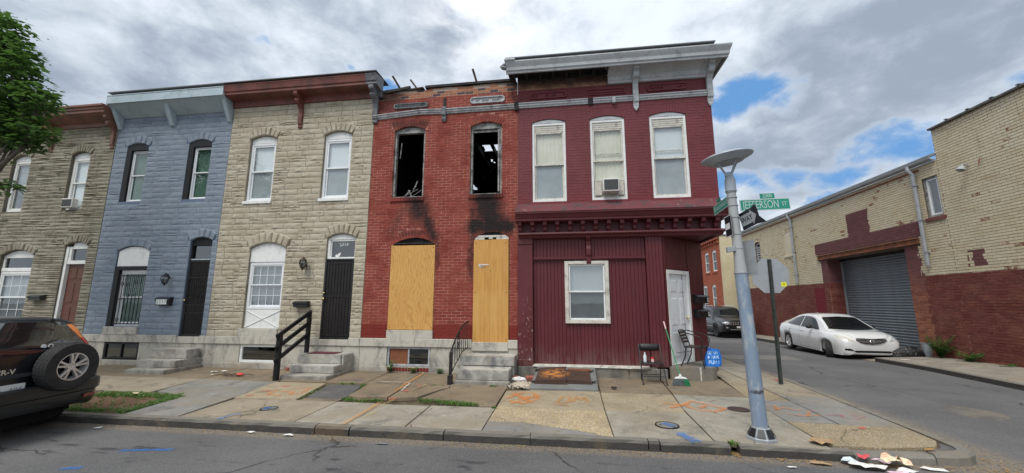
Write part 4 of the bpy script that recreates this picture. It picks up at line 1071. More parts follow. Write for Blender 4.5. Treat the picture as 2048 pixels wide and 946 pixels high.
for k, ch in enumerate('2319'):
    a_ = (-.40, -.14, .12, .36)[k]
    text_obj(ch, .12, M_['sign_white'], fo, face_M((-5.50 + .235 * math.sin(a_), .082, 2.775 + .235 * math.cos(a_)), (math.cos(a_), 0, -math.sin(a_)), (math.sin(a_), 0, math.cos(a_))), 'house_number', .001)
lf = MB(); lf.prism([(-5.70, 2.69), (-5.66, 2.68), (-5.61, 2.70), (-5.575, 2.76), (-5.57, 2.80), (-5.62, 2.785), (-5.665, 2.745), (-5.70, 2.75), (-5.715, 2.72)], 'y', .080, .084); lf.build('window_sticker', M_['paper_white'], fo)
base_course(H3, x0, x1, [(-5.91, -5.15)], wall_gaps=[(-8.0, -6.97)])
MB().box(-5.908, -5.152, -.05, .03, .56, .70).build('threshold', M_['marble'], H3, bevel=.006)
basement_window(H3, -7.995, -6.975, .125, .555, 'white_paint', .06, 1, ['dark_glass'])
prof = [(0, 6.84), (-.06, 6.84), (-.065, 6.98), (-.10, 7.0), (-.33, 7.04), (-.36, 7.05), (-.36, 7.12), (-.385, 7.13), (-.40, 7.20), (-.42, 7.27), (-.43, 7.285), (-.43, 7.30), (0, 7.36)]
cornice(H3, x0 - .02, -4.95, prof, M_['cornice_brown'])
cornice(H3, -4.949, -4.66, [(p * 1.02, q) for p, q in prof], M_['scorched_metal'], 'cornice_end')
MB().box(x0, -4.66, -.435, .3, 7.362, 7.382).build('roof_edge', M_['slate'], H3)
bracket(H3, -6.93, .11, SCROLL, M_['cornice_brown'])
SC2 = [(p * 1.05, q) for p, q in SCROLL]
bracket(H3, -4.82, .13, SC2, M_['scorched_metal'])
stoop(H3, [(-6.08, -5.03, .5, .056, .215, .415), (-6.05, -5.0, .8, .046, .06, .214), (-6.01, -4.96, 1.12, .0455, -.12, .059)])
MB().box(-5.90, -5.25, -.45, -.1, .4165, .428).build('doormat', M_['doormat'], None, label='dark red doormat on the top step of the tan house', cat='doormat')
# side cheek block of the stoop
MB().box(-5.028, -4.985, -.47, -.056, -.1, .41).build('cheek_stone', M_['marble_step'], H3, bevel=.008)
hr = MB(); hr.box(-6.075, -5.985, -1.25, -1.16, -.04, .90); hr.box(-6.10, -6.02, -.28, -.20, .41, 1.36)
for dz_ in (0, -.24, -.50):
    hr.bar((-6.03, -1.30, .86 + dz_), (-6.06, -.18, 1.355 + dz_), .045, .085)
hr.build('handrail', M_['black_paint'], H3, bevel=.005)

# ---- burnt red brick house
H4 = house('burnt_house', -3.0, 'fire-damaged red brick rowhouse with plywood over its door and window and sooty empty upper windows')
x0, x1 = -4.858, -1.112
ops4 = [Op(-4.28, -3.46, 4.14, 5.90, AR, .20), Op(-2.29, -1.50, 4.15, 5.90, AR, .20), Op(-4.17, -3.10, .94, 2.95, .17, .20), Op(-2.14, -1.31, .70, 3.07, .15, .20)]
mb = MB(); plate(mb, [(x0, .56), (x1, .56), (x1, 7.0), (-1.7, 7.02), (-2.4, 6.99), (-3.0, 7.01), (-3.6, 6.97), (-4.2, 7.0), (x0, 6.93)], ops4, 0, .2); wl = mb.build('wall', M_['burnt_house_mortar'], H4)
def gone(x, z): return z > 6.93 and random.random() < .45
lay(wl, cells_running(x0, x1, .745, 7.01, ops4, BW, BH, skip=gone), 'brick', M_['burnt_house_brick'], BW, BH, .0045, .0105, 'brick')
for o in ops4: ring_bricks(wl, o, M_['burnt_house_brick'], .2, 13 if o.w < .5 else 17, .008, .0115)
# burnt-out room behind: charred walls and broken roof, sky through the gaps
t = .12; rm = MB(); rm.box(x0, x0 + t, .21, 9, -.4, 6.78); rm.box(x1 - t, x1, .21, 9, -.4, 6.78); rm.box(x0 + t, x1 - t, 8.88, 9, -.4, 6.6)
rm.build('charred_walls', M_['charred_room'], H4)
MB().box(x0 + t, x1 - t, .22, 8.87, 3.45, 3.6).build('charred_floor', M_['charred_room'], H4)
holes = [(-2.62, -1.98, 2.95, 3.30), (-1.93, -1.66, 3.18, 3.36), (-2.62, -2.50, 4.30, 4.55), (-2.25, -2.15, 4.75, 4.88), (-2.05, -1.98, 4.7, 4.8), (-4.2, -3.9, 7.2, 7.9)]
rb = MB(); y = .25
while y < 8.85:
    y2 = y + .145; iv = [(x0 + t, x1 - t)]
    for a_, b_, c_, d_ in holes:
        if y2 > c_ and y < d_: iv = cut(iv, a_ + random.uniform(-.03, .03), b_ + random.uniform(-.03, .03))
    for p, q in iv: rb.box(p, q, y, y2 - .001, 6.60, 6.625)
    y = y2
rb.build('roof_boards', M_['charred_room'], H4)
for k in range(8):
    x = x0 + .3 + k * .46; MB().box(x - .025, x + .025, .25, 8.8, 6.42, 6.598).build('roof_joist', M_['charred_wood'], H4)
jb = MB()
for a_, b_ in (((-2.45, 2.2, 5.2), (-1.7, 3.2, 6.5)), ((-2.3, 3.1, 6.0), (-2.2, 2.6, 6.6)), ((-1.6, 2.0, 5.0), (-2.4, 3.4, 4.6))): jb.bar(a_, b_, .04, .05)
jb.build('fallen_lath', M_['charred_wood'], H4)
db = MB()
for a_, b_, r_ in (((-3.95, .3, 4.16), (-3.70, .12, 4.48), .010), ((-3.98, .12, 4.2), (-3.86, .16, 4.36), .012), ((-3.90, .14, 4.36), (-3.78, .1, 4.16), .010), ((-4.12, .2, 4.18), (-3.72, .3, 4.42), .006), ((-3.72, .12, 4.42), (-3.66, .12, 4.58), .013), ((-4.16, .14, 5.2), (-4.13, .14, 5.62), .008), ((-3.62, .3, 4.4), (-4.0, .3, 4.15), .005)):
    db.bar(a_, b_, r_ * 2, r_ * 2)
db.build('broken_glazing', M_['grey_frame'], H4)
for o, fm in ((ops4[0], 'grey_frame'), (ops4[1], 'grey_frame')):
    e = .004; fr = MB(); fr.box(o.x0 + e, o.x0 + .055, .05, .15, o.z0 + e, o.z1); fr.box(o.x1 - .05, o.x1 - e, .05, .15, o.z0 + e, o.z1); fr.box(o.x0 + .056, o.x1 - .051, .05, .15, o.z0 + e, o.z0 + .03)
    fr.prism([(o.x0 + e, o.z1 - .06), (o.x1 - e, o.z1 - .06)] + [(p, q - e) for p, q in arc(o.x0 + e, o.x1 - e, o.z1, o.rise)][::-1], 'y', .06, .15)
    if o is ops4[1]: fr.box(o.x1 - .10, o.x1 - .06, .02, .08, o.z0 + .06, o.z1 - .1); fr.box(o.x0 + .06, o.x1 - .06, .10, .13, o.z1 - .13, o.z1 - .075)
    fo = fr.build('window', M_[fm], H4, bevel=.004)
    for k in range(12):   # row-lock sill
        a_ = o.x0 - .03 + (o.x1 - o.x0 + .06) * k / 12; b_ = o.x0 - .03 + (o.x1 - o.x0 + .06) * (k + 1) / 12
        MB().box(a_ + .004, b_ - .004, -.035, .05, o.z0 - .105, o.z0 - .006).build('sill_brick', M_['burnt_house_brick'], H4, bevel=.003)
# boarded openings
MB().box(-4.20, -3.10, -.022, -.004, .945, 2.93).build('plywood_sheet', M_['plywood'], H4, bevel=.002, label='plywood sheet with swirling grain over the lower window')
MB().box(-2.15, -1.755, -.022, -.004, .69, 3.03).build('plywood_sheet', M_['plywood_plain'], H4, bevel=.002, label='left half of the plywood over the doorway')
MB().box(-1.7535, -1.325, -.0225, -.004, .69, 3.035).build('plywood_sheet', M_['plywood_plain'], H4, bevel=.002, label='right half of the plywood over the doorway')
nl = MB()
for p, q in ((-4.15, 1.0), (-4.16, 2.88), (-3.14, 1.0), (-3.14, 2.87), (-3.6, 1.02), (-2.1, .78), (-1.38, .76), (-2.1, 2.95), (-1.4, 2.95), (-1.75, 2.3), (-2.1, 1.8), (-1.38, 1.8)): nl.box(p - .008, p + .008, -.027, -.0232, q - .008, q + .008)
nl.build('screws', M_['black_metal'], H4)
pp = MB(); nx = 8
pp.add([(-2.03 + .13 * k / nx, -.026 - .05 * math.sin(k / nx * 2.6) * j * .7, 2.40 + .055 * j - .02 * math.sin(k / nx * 3)) for j in (0, 1) for k in range(nx + 1)], [(k, k + 1, nx + 2 + k, nx + 1 + k) for k in range(nx)])
pp.add([(-2.03 + .24 * k / nx, -.03 - .03 * math.sin(k / nx * 3.1), 2.43 + j * .022) for j in (0, 1) for k in range(nx + 1)], [(k, k + 1, nx + 2 + k, nx + 1 + k) for k in range(nx)])
pp.build('paper_notice', M_['paper_white'], None, smooth=True, label='torn white paper stapled on the plywood over the burnt doorway', cat='notice')
hp = MB(); hp.prism([(-2.13, 2.93), (-1.32, 2.93)] + [(p, q - .006) for p, q in arc(-2.13, -1.32, 3.07, .15)][::-1], 'y', .06, .12); hp.build('charred_fanlight', M_['charred_wood'], H4)
lt = MB(); lt.box(-2.13, -1.32, .0, .05, 3.09, 3.14); lt.box(-2.13, -1.9, .0, .04, 3.035, 3.085); lt.box(-1.62, -1.32, -.002, .04, 3.037, 3.083); lt.box(-1.8, -1.7, .002, .045, 3.05, 3.089); lt.build('scorched_trim', M_['aged_white_paint'], H4, bevel=.004)
hp = MB(); hp.prism([(-4.166, 2.88), (-3.104, 2.88)] + [(p, q - .006) for p, q in arc(-4.166, -3.104, 2.95, .17)][::-1], 'y', .08, .13); hp.build('charred_fanlight', M_['charred_wood'], H4)
MB().box(-4.16, -3.10, -.004, .08, 2.965, 2.995).build('scorched_lintel', M_['charred_wood'], H4, bevel=.004)
MB().box(-4.21, -3.09, -.05, .05, .7455, .935).build('window_sill', M_['marble'], H4, bevel=.006)
base_course(H4, x0, x1, [(-2.16, -1.33)], wall_gaps=[(-4.18, -3.13)])
MB().box(-2.16, -1.33, -.06, .03, .50, .69).build('threshold', M_['marble'], H4, bevel=.008)
basement_window(H4, -4.17, -3.14, .125, .555, 'band_grey', .045, 2, ['rust_steel', 'dark_glass'])
for k in range(14): MB().box(-4.15 + k * .072, -4.15 + k * .072 + .064, -.05, -.0455, .02, .10).build('sill_brick', M_['burnt_house_brick'], H4, bevel=.002)
# band moulding (sags to the left), pendants, plaques
pr = [(0, .0), (-.03, .0), (-.04, .035), (-.06, .045), (-.06, .085), (-.085, .095), (-.085, .115), (0, .125)]
def band(parent, pts, mat, name='band_moulding'):
    mb = MB()
    for (xa, za), (xb, zb) in zip(pts, pts[1:]):
        n_ = len(pr); v = [(xa, y_ , za + z_) for y_, z_ in pr] + [(xb, y_, zb + z_) for y_, z_ in pr]
        mb.add(v, [(i, (i + 1) % n_, n_ + (i + 1) % n_, n_ + i) for i in range(n_)] + [tuple(range(n_)), tuple(range(2 * n_ - 1, n_ - 1, -1))])
    return mb.build(name, mat, parent, recalc=True)
band(H4, [(-4.86, 6.22), (-4.2, 6.26), (-3.6, 6.30), (-3.02, 6.275)], M_['band_grey']); band(H4, [(-2.93, 6.275), (-1.19, 6.28)], M_['band_grey'])
bracket(H4, -2.975, .11, [(0, 6.10), (-.03, 6.06), (-.06, 6.13), (-.06, 6.20), (-.09, 6.22), (-.10, 6.42), (-.05, 6.46), (0, 6.46)], M_['scorched_metal'], 'pendant')
MB().box(-3.005, -2.945, -.03, .0, 6.462, 6.72).build('bracket_scar', M_['charred_wood'], H4)
MB().box(-1.19, -1.08, -.05, .0, 6.24, 6.44).build('bracket_stub', M_['charred_wood'], H4)
plaque(H4, -4.33, -3.42, 6.50, 6.63, M_['scorched_metal']); plaque(H4, -2.30, -1.43, 6.49, 6.66, M_['band_grey'], broken=True, p=.05)
rt = MB()
rt.bar((-4.85, .05, 6.99), (-4.1, .03, 7.045), .16, .05); rt.bar((-4.05, .04, 7.0), (-3.55, .03, 7.03), .16, .035); rt.bar((-3.5, .04, 7.045), (-1.15, .04, 7.06), .18, .06); rt.bar((-4.6, -.1, 6.93), (-3.9, -.02, 7.07), .05, .07)
rt.build('charred_roof_plate', M_['charred_wood'], H4)
for a_, b_, w__ in (((-4.15, .25, 6.95), (-4.40, -.05, 7.42), .05), ((-4.20, .2, 6.98), (-4.0, .1, 7.1), .05), ((-3.65, .3, 6.92), (-3.95, .05, 7.34), .035), ((-2.12, .35, 6.9), (-2.28, .05, 7.50), .05)):
    MB().bar(a_, b_, w__, .03).build('broken_rafter', M_['burnt_timber'], H4)
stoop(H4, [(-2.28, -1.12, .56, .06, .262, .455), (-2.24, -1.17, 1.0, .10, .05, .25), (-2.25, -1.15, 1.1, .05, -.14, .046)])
MB().box(-1.27, -1.13, -.5, -.06, .05, .26).build('cheek_stone', M_['cheek_block'], H4, bevel=.01)
# wrought iron handrail with balusters
hr = MB(); rail = [(-2.335, -1.13, .53), (-2.33, -1.12, .58), (-2.325, -1.05, .65), (-2.30, -.80, .88), (-2.27, -.50, 1.06), (-2.25, -.25, 1.13), (-2.24, -.07, 1.15)]
hr.tube(rail, .019, 6); hr.tube([(-2.33, -1.1, .16), (-2.30, -.8, .34), (-2.27, -.45, .52), (-2.24, -.08, .58)], .011, 6)
ho = hr.build('handrail', M_['black_iron'], H4, smooth=True)
def on(path, y):
    for p, q in zip(path, path[1:]):
        if p[1] <= y <= q[1]:
            s = (y - p[1]) / (q[1] - p[1] + 1e-9); return Vector(p).lerp(Vector(q), s)
    return Vector(path[-1])
bot = [(-2.33, -1.1, .16), (-2.30, -.8, .34), (-2.27, -.45, .52), (-2.24, -.08, .58)]
MB().box(-2.35, -2.30, -1.14, -1.09, -.04, .60).build('newel_post', M_['black_iron'], ho, bevel=.004); MB().box(-2.37, -2.28, -1.16, -1.07, -.04, .16).build('post_foot', M_['black_iron'], ho, bevel=.006)
for k in range(8):
    y = -1.0 + k * .128; a_, b_ = on(bot, y), on(rail, y); MB().tube([a_, b_], .008, 6).build('baluster', M_['black_iron'], ho)
sc_ = MB()
for s in (-1, 1):
    for dz_ in (0, .18):
        pts = [(-2.285, -.70 + s * (.045 * math.sin(k * .55)), .62 + dz_ + .016 * k) for k in range(10)]; sc_.tube(pts, .007, 5)
sc_.build('scroll', M_['black_iron'], ho)
# ---- maroon corner shop
H5 = house('corner_shop_building', 1.1, 'maroon painted corner building with boarded shopfront, three tall white upper windows and pale cornice')
x0, x1 = -1.108, 3.385
ops5 = [Op(-.76, .05, 3.905, 5.89, .075, .19), Op(.62, 1.43, 3.905, 5.89, .075, .19), Op(1.99, 2.81, 3.905, 5.89, .075, .19)]
mb = MB(); plate(mb, [(x0, 3.62), (x1, 3.62), (x1, 7.0), (x0, 7.0)], ops5, 0); wl = mb.build('wall', M_['maroon_mortar'], H5)
lay(wl, cells_running(x0, x1, 3.80, 6.99, ops5, BW, BH, skip=lambda x, z: x < 1.0 and z > 6.9 and random.random() < .15), 'brick', M_['maroon_brick'], BW, BH, .0035, .006, 'brick')
for o in ops5: ring_bricks(wl, o, M_['maroon_brick'], .19, 14, .0055, .006)
sd = MB(); sd.box(x1 - .12, x1, .002, 12, 3.62, 7.0); sd.box(x0 + .002, x0 + .12, .15, 12, -.4, 6.6); sd.box(x0 + .121, x1 - .12, 11.88, 12, -.4, 7.0); sd.box(3.18, 3.30, 1.2, 11.87, -.5, 3.62); sd.build('side_wall', M_['maroon_brick'], H5)
MB().box(x0, x1, .2, 12, 6.99, 7.06).build('roof', M_['slate'], H5)
MB().box(x0 + .13, x1 - .13, .2, 11.8, 3.5, 3.618).build('floor', M_['dark_room'], H5); MB().box(x0 + .13, x1 - .13, 2.6, 2.7, 3.619, 6.98).build('partition', M_['dark_room'], H5)
wins5 = []
for k, o in enumerate(ops5):
    wn = window(H5, o, yf=.02, fr=.055, fmat='white_paint', smat='aged_white_paint', headmat='cornice_white', head=.10, headlouvre=True, fdepth=.09,
           blind=('curtain_cream', 'curtain_cream', 'blind_white')[k], lower=('curtain_grey', None, 'curtain_grey')[k], blind_to=(4.7, None, 4.7)[k], gmat='pane_glass', split=(.50, .52, .52)[k], sash=.035)
    wins5.append(wn)
    MB().box(o.x0 - .03, o.x1 + .03, -.035, .04, 3.80, 3.90).build('window_sill', M_['maroon_brick'], H5, bevel=.006)
MB().box(.70, 1.36, .06, .068, 5.02, 5.045).build('meeting_rail', M_['aged_white_paint'], H5); MB().box(2.07, 2.73, .06, .068, 5.03, 5.055).build('meeting_rail', M_['aged_white_paint'], H5)
MB().box(-1.0, 3.2, -.03, 0.0, 3.79, 3.799)
# band moulding in three lengths, burnt gaps, terracotta panels
WP = M_['cornice_white']
band(H5, [(-1.075, 6.285), (.60, 6.29)], WP); band(H5, [(.72, 6.29), (1.64, 6.29)], WP); band(H5, [(1.78, 6.29), (3.33, 6.30)], WP)
MB().box(1.16, 1.24, -.10, -.02, 6.25, 6.40).build('joint_block', WP, H5, bevel=.005)
MB().box(.605, .715, -.04, -.006, 6.26, 6.42).build('bracket_stub', M_['charred_wood'], H5)
plaque(H5, -.80, .10, 6.50, 6.66, M_['maroon_brick'], p=.04, broken=True); plaque(H5, 1.98, 2.88, 6.50, 6.67, M_['maroon_brick'], p=.045, broken=True)
q = MB(); frame_mb(q, .60, 1.48, 6.50, 6.66, -.03, .0, .03); q.box(.66, 1.42, -.022, -.006, 6.56, 6.60); q.build('brick_panel', M_['maroon_brick'], H5, bevel=.004)
# main cornice, full length, with the white cove left only to the right; return along the side street
prof = [(-.42, 6.965), (-.455, 6.97), (-.46, 7.01), (-.49, 7.03), (-.50, 7.10), (-.54, 7.17), (-.56, 7.21), (-.56, 7.235), (-.05, 7.30), (-.05, 7.22), (-.42, 7.16)]
def sweep(parent, prof, path, mat, name):
    """profile (out, z) carried round plan corners; path: list of (x, y, outx, outy)"""
    mb = MB(); n_ = len(prof); v = []
    for px_, py_, ox, oy in path: v += [(px_ + ox * -d, py_ + oy * -d, z) for d, z in prof]
    f = []
    for k in range(len(path) - 1): f += [(k * n_ + i, k * n_ + (i + 1) % n_, (k + 1) * n_ + (i + 1) % n_, (k + 1) * n_ + i) for i in range(n_)]
    f += [tuple(range(n_)), tuple(range(len(path) * n_ - 1, (len(path) - 1) * n_ - 1, -1))]
    mb.add(v, f); return mb.build(name, mat, parent, recalc=True)
sweep(H5, prof, [(-1.33, 0, 0, -1), (3.385, 0, .62, -1), (3.385, 9, .62, 0)], WP, 'cornice')
MB().box(-1.36, -1.10, -.60, -.10, 7.225, 7.29).build('bent_gutter', WP, H5, bevel=.02)
eg = MB(); eg.tube([(-1.33, -.50, 7.08), (-1.40, -.50, 7.10), (-1.43, -.46, 7.14), (-1.36, -.44, 7.21)], .05, 8); eg.build('bent_cornice_end', M_['scorched_metal'], H5, smooth=True)
MB().box(-1.34, 3.385, -.555, .3, 7.301, 7.325).build('roof_edge', M_['slate'], H5)
cove = [(-.012, 6.745), (-.07, 6.75), (-.075, 6.80), (-.10, 6.82), (-.12, 6.90), (-.20, 6.95), (-.36, 7.04), (-.42, 7.06), (-.42, 7.10), (-.012, 7.10)]
sweep(H5, cove, [(1.08, 0, 0, -1), (3.385, 0, .62, -1), (3.385, 9, .62, 0)], WP, 'cornice_cove')
mb = MB(); mb.box(-1.32, 1.075, -.415, -.02, 7.11, 7.14); mb.box(-1.105, 1.075, -.06, .3, 7.001, 7.109)
for k in range(8): x = -1.2 + k * .32; mb.box(x, x + .05, -.40, -.01, 7.0, 7.109)
mb.build('charred_cornice_framing', M_['charred_wood'], H5)
sp = MB(); sp.bar((1.0, -.40, 7.02), (1.25, -.42, 6.98), .05, .02); sp.bar((1.02, -.3, 7.04), (1.14, -.2, 6.97), .08, .012); sp.build('torn_metal', M_['scorched_metal'], H5)
S5 = [(p * 1.12, q + (.02 if q > 6.5 else 0)) for p, q in SCROLL]
for bx in (1.71, 3.37):
    o = bracket(H5, bx, .125, S5, WP)
    MB().prism([(bx - .055, 6.16), (bx + .055, 6.16), (bx + .055, 6.10), (bx, 6.02), (bx - .055, 6.10)], 'y', -.05, -.001).build('drop_ornament', WP, o, bevel=.006)
    mb = MB(); mb.box(bx - .07, bx + .07, -.30, -.10, 6.90, 6.915); mb.lathe([(.001, -.068), (.05, -.068), (.05, .068), (.001, .068)], (bx, -.13, 6.80), 12, Matrix.Rotation(R(90), 4, 'Y')); mb.build('scroll', WP, o)
# ---- shopfront
SM = M_['shop_maroon']
def boards(parent, a, b, z0, z1, y, wd=.079, mat=SM, gap=.0035, name='board', pr=.0, path=None):
    """tongue-and-groove boards with recessed V joints; path maps (u, out) to plan"""
    n = max(1, round((b - a) / wd)); wd = (b - a) / n
    for k in range(n):
        l, r = a + k * wd, a + (k + 1) * wd; dy = random.uniform(-.0012, .0012); c = .006; g = .0012
        P = [(l + g, y + .012), (r - g, y + .012), (r - g, y + c + dy), (r - g - c, y + dy), (l + g + c, y + dy), (l + g, y + c + dy)]
        if path: P = [path(u, v) for u, v in P]
        MB().prism(P, 'z', z0, z1).build(name, mat, parent)
front = MB(); front.box(x0, 1.74, .114, .2, .24, 3.62); front.box(2.07, 2.075, .0, .05, .0, .01)
sw = front.build('shop_wall', SM, H5)
shop_op = Op(-.03, .915, 1.14, 2.48)
y_ = .05
boards(sw, -.76, -.035, .24, 2.52, y_); boards(sw, .92, 1.74, .24, 2.52, y_); boards(sw, -.033, .918, .24, 1.132, y_); boards(sw, -.76, .44, 2.60, 3.06, .04); boards(sw, .56, 1.74, 2.60, 3.06, .04)
q = MB(); q.box(-.76, 1.74, .0, .06, 2.521, 2.545); q.box(-.76, 1.74, -.025, .06, 2.546, 2.575); q.box(-.76, 1.74, .01, .06, 2.576, 2.599); q.build('transom_moulding', SM, H5, bevel=.004)
bracket(H5, .50, .105, [(.05, 2.43), (-.01, 2.43), (-.03, 2.47), (-.035, 2.60), (-.06, 2.63), (-.065, 2.78), (-.03, 2.84), (-.035, 2.95), (-.09, 3.0), (-.13, 3.02), (-.14, 3.07), (.05, 3.07)], SM)
# shop window: aged white casing, two sashes
wn = frame_mb(MB(), -.045, .93, 1.12, 2.50, -.012, .09, .085, .075, .07).build('window', M_['aged_white_paint'], H5, bevel=.005, label='aged white framed sash window in the maroon shopfront')
q = MB(); q.box(.28, .36, -.03, -.0125, 2.43, 2.475); q.build('latch_block', M_['aged_white_paint'], wn)
frame_mb(MB(), .043, .842, 1.80, 2.428, .022, .05, .035).build('upper_sash', M_['white_vinyl'], wn, bevel=.003); frame_mb(MB(), .043, .842, 1.198, 1.835, .051, .08, .035).build('lower_sash', M_['white_vinyl'], wn, bevel=.003)
MB().box(.08, .805, .032, .036, 1.84, 2.39).build('pane', M_['dusty_glass'], wn); MB().box(.08, .805, .062, .066, 1.235, 1.80).build('pane', M_['pane_glass'], wn)
MB().box(.05, .835, .10, .104, 1.80, 2.42).build('blind', M_['blind_white'], wn); MB().box(.05, .835, .082, .0825, 1.2, 1.79).build('insect_screen', M_['lower_screen'], wn)
# pilasters
def pil(a, b, z0, z1, y0, bds=True, nm='pilaster'):
    o = MB().box(a, b, y0, .06, z0, z1).build(nm, SM, H5, bevel=.006); return o
pl_ = pil(-1.105, -.765, .20, 3.06, -.055)
for za, zb_ in ((.20, .34), (2.9, 3.05)): MB().box(-1.11, -.76, -.075, -.0555, za, zb_).build('pilaster_trim', SM, pl_, bevel=.005)
p2 = pil(1.745, 2.10, .22, 3.06, -.03)
boards(p2, 1.80, 2.095, .24, 3.05, -.043, .07)
MB().box(1.75, 1.795, -.043, -.0305, .24, 3.05).build('corner_bead', SM, p2, bevel=.004)
# plinth and peeling sill board
for k in range(4):
    a_, b_ = -1.105 + k * .79, -1.105 + (k + 1) * .79 - .004
    MB().box(a_, b_, -.09, .06, -.35, .195).build('plinth_stone', M_['stone_plinth'], H5, bevel=.01)
q = MB(); q.box(-.78, 1.72, -.115, -.02, .198, .222); q.box(-.76, 1.70, -.06, .06, .2225, .239); q.box(-.70, -.2, -.135, -.1155, .195, .222); q.box(.1, .32, -.14, -.1155, .196, .219); q.box(1.2, 1.62, -.15, -.1155, .20, .218)
q.build('sill_board', M_['aged_white_paint'], H5, bevel=.004)
# diagonal corner wall: from (2.1,0) to (3.3,1.2)
A0 = Vector((2.105, 0.0)); dg = Vector((1, 1)).normalized(); nd = Vector((1, -1)).normalized()   # along, outward
def DG(u, v): p = A0 + dg * u + nd * (-v); return (p.x, p.y)      # v = depth behind the face
DL = 1.69
dw = empty('corner_wall', (0, 0, 0), 0, parent=H5); dw.location = W(H5).inverted() @ Vector((2.7, .6, 0))
def dbox(mb, u0, u1, v0, v1, z0, z1): return mb.prism([DG(u0, v0), DG(u1, v0), DG(u1, v1), DG(u0, v1)], 'z', z0, z1)
q = MB(); dbox(q, .0, .06, .0, .14, .26, 3.1); dbox(q, .06, .96, .01, .14, 2.30, 3.1); dbox(q, .96, DL, .012, .14, .2, 3.1); q.build('wall_core', SM, dw)
boards(dw, .0, .955, 2.33, 3.05, -.008, .085, path=DG); boards(dw, 1.0, DL - .001, .24, 3.05, -.004, .098, path=DG)
q = MB(); dbox(q, .0, .075, -.035, -.0085, .26, 3.06); q.build('corner_trim', SM, dw, bevel=.005)
# white steel door in white casing
q = MB(); dbox(q, .045, .125, -.04, .06, .262, 2.29); dbox(q, .885, .975, -.04, .06, .262, 2.29); dbox(q, .126, .884, -.04, .06, 2.205, 2.29); dbox(q, .126, .884, -.03, .06, .262, .29)
dc = q.build('door_casing', M_['white_paint'], H5, bevel=.005)
q = MB(); dbox(q, .128, .882, .0, .045, .292, 2.203); dr = q.build('door', M_['door_white'], H5, bevel=.002, label='white six-panel door on the chamfered corner')
for (u0_, u1_) in ((.20, .46), (.54, .80)):
    for (za, zb) in ((.40, .95), (1.08, 1.68), (1.80, 2.08)):
        q = MB(); P4 = []
        for (uu, vv_, zz) in ((u0_, .0, za), (u1_, .0, za), (u1_, .0, zb), (u0_, .0, zb)): P4.append((*DG(uu, -.0005), zz))
        for (uu, zz) in ((u0_ + .03, za + .03), (u1_ - .03, za + .03), (u1_ - .03, zb - .03), (u0_ + .03, zb - .03)): P4.append((*DG(uu, -.010), zz))
        q.add(P4, [(0, 1, 5, 4), (1, 2, 6, 5), (2, 3, 7, 6), (3, 0, 4, 7), (4, 5, 6, 7)]); q.build('door_panel', M_['door_white'], dr)
q = MB(); c_ = DG(.82, -.03); q.ball((c_[0], c_[1], 1.24), .03, 10, 6).build('handle', M_['brass'], dr, smooth=True)
q = MB(); dbox(q, .30, .883, -.012, -.006, .50, .508); dbox(q, .705, .712, -.012, -.006, .50, 2.2); q.build('weather_strip', M_['dark_plastic'], dr)
# corner step: rounded concrete slab
pts = [(2.08, -.30), (2.75, -.30), (2.93, -.26), (3.03, -.16), (3.08, -.02), (3.12, .25), (3.22, .62), (3.42, 1.05), (3.52, 1.25), (3.28, 1.22), (2.1, .0)]
pts = [(x, y + (.14 if y < .1 else .05)) for x, y in pts[:-2]] + pts[-2:]
MB().prism(pts, 'z', -.15, .255).build('corner_step', M_['kerb_concrete'], H5, bevel=.018, seg=2)
MB().prism([(2.66, -.175), (2.685, -.175), (2.69, -.12), (2.655, -.12)], 'z', .0, .258).build('step_joint', M_['sill_joint'] if 'sill_joint' in MATS else M_['aged_white_paint'], H5)
# canopy cornice over the shopfront, wrapping the corner
cprof = [(.0, 3.86), (-.36, 3.60), (-.39, 3.585), (-.39, 3.55), (-.36, 3.53), (-.33, 3.46), (-.31, 3.44), (-.31, 3.40), (-.27, 3.385), (.0, 3.385)]
roofp = [(.0, 3.868), (-.38, 3.598), (-.40, 3.59), (-.40, 3.583), (-.37, 3.592), (.0, 3.861)]
path = [(x0 - .02, 0, 0, -1), (3.30, 0, .62, -1), (3.30, 2.6, .62, 0)]
sweep(H5, cprof, path, SM, 'canopy_cornice'); sweep(H5, roofp, path, M_['canopy_roof'], 'canopy_roof')
lowp = [(.0, 3.15), (-.14, 3.15), (-.18, 3.145), (-.19, 3.11), (-.17, 3.09), (-.12, 3.075), (-.10, 3.03), (.05, 3.02), (.05, 3.15)]
sweep(H5, lowp, [(x0 + .04, 0, 0, -1), (3.30, 0, .62, -1), (3.30, 2.6, .62, 0)], SM, 'canopy_moulding')
sweep(H5, [(.0, 3.151), (-.05, 3.151), (-.05, 3.384), (.0, 3.384)], [(x0, 0, 0, -1), (3.30, 0, 1, -1), (3.30, 2.6, 1, 0)], SM, 'frieze_board')
for k in range(16):
    x = x0 + .03 + k * .284
    if x > 3.25: break
    q = MB(); q.prism([(-.051, 3.152), (-.11, 3.155), (-.15, 3.20), (-.16, 3.27), (-.26, 3.31), (-.27, 3.383), (-.051, 3.383)], 'x', x, x + .085); q.build('dentil_bracket', SM, H5, bevel=.004)
for k in range(8):
    y = .25 + k * .284; q = MB(); q.prism([(3.351, 3.152), (3.40, 3.155), (3.43, 3.22), (3.47, 3.31), (3.48, 3.383), (3.351, 3.383)], 'y', y, y + .085); q.build('dentil_bracket', SM, H5, bevel=.004)
MB().prism([(x0 + .05, .0), (3.30, .0), (3.30, 2.6), (1.6, 2.6), (1.6, .15), (x0 + .05, .15)], 'z', 3.055, 3.10).build('soffit', SM, H5)
MB().box(x0 + .01, -1.0, -.055, .05, 3.05, 3.38).build('canopy_end_block', SM, H5)

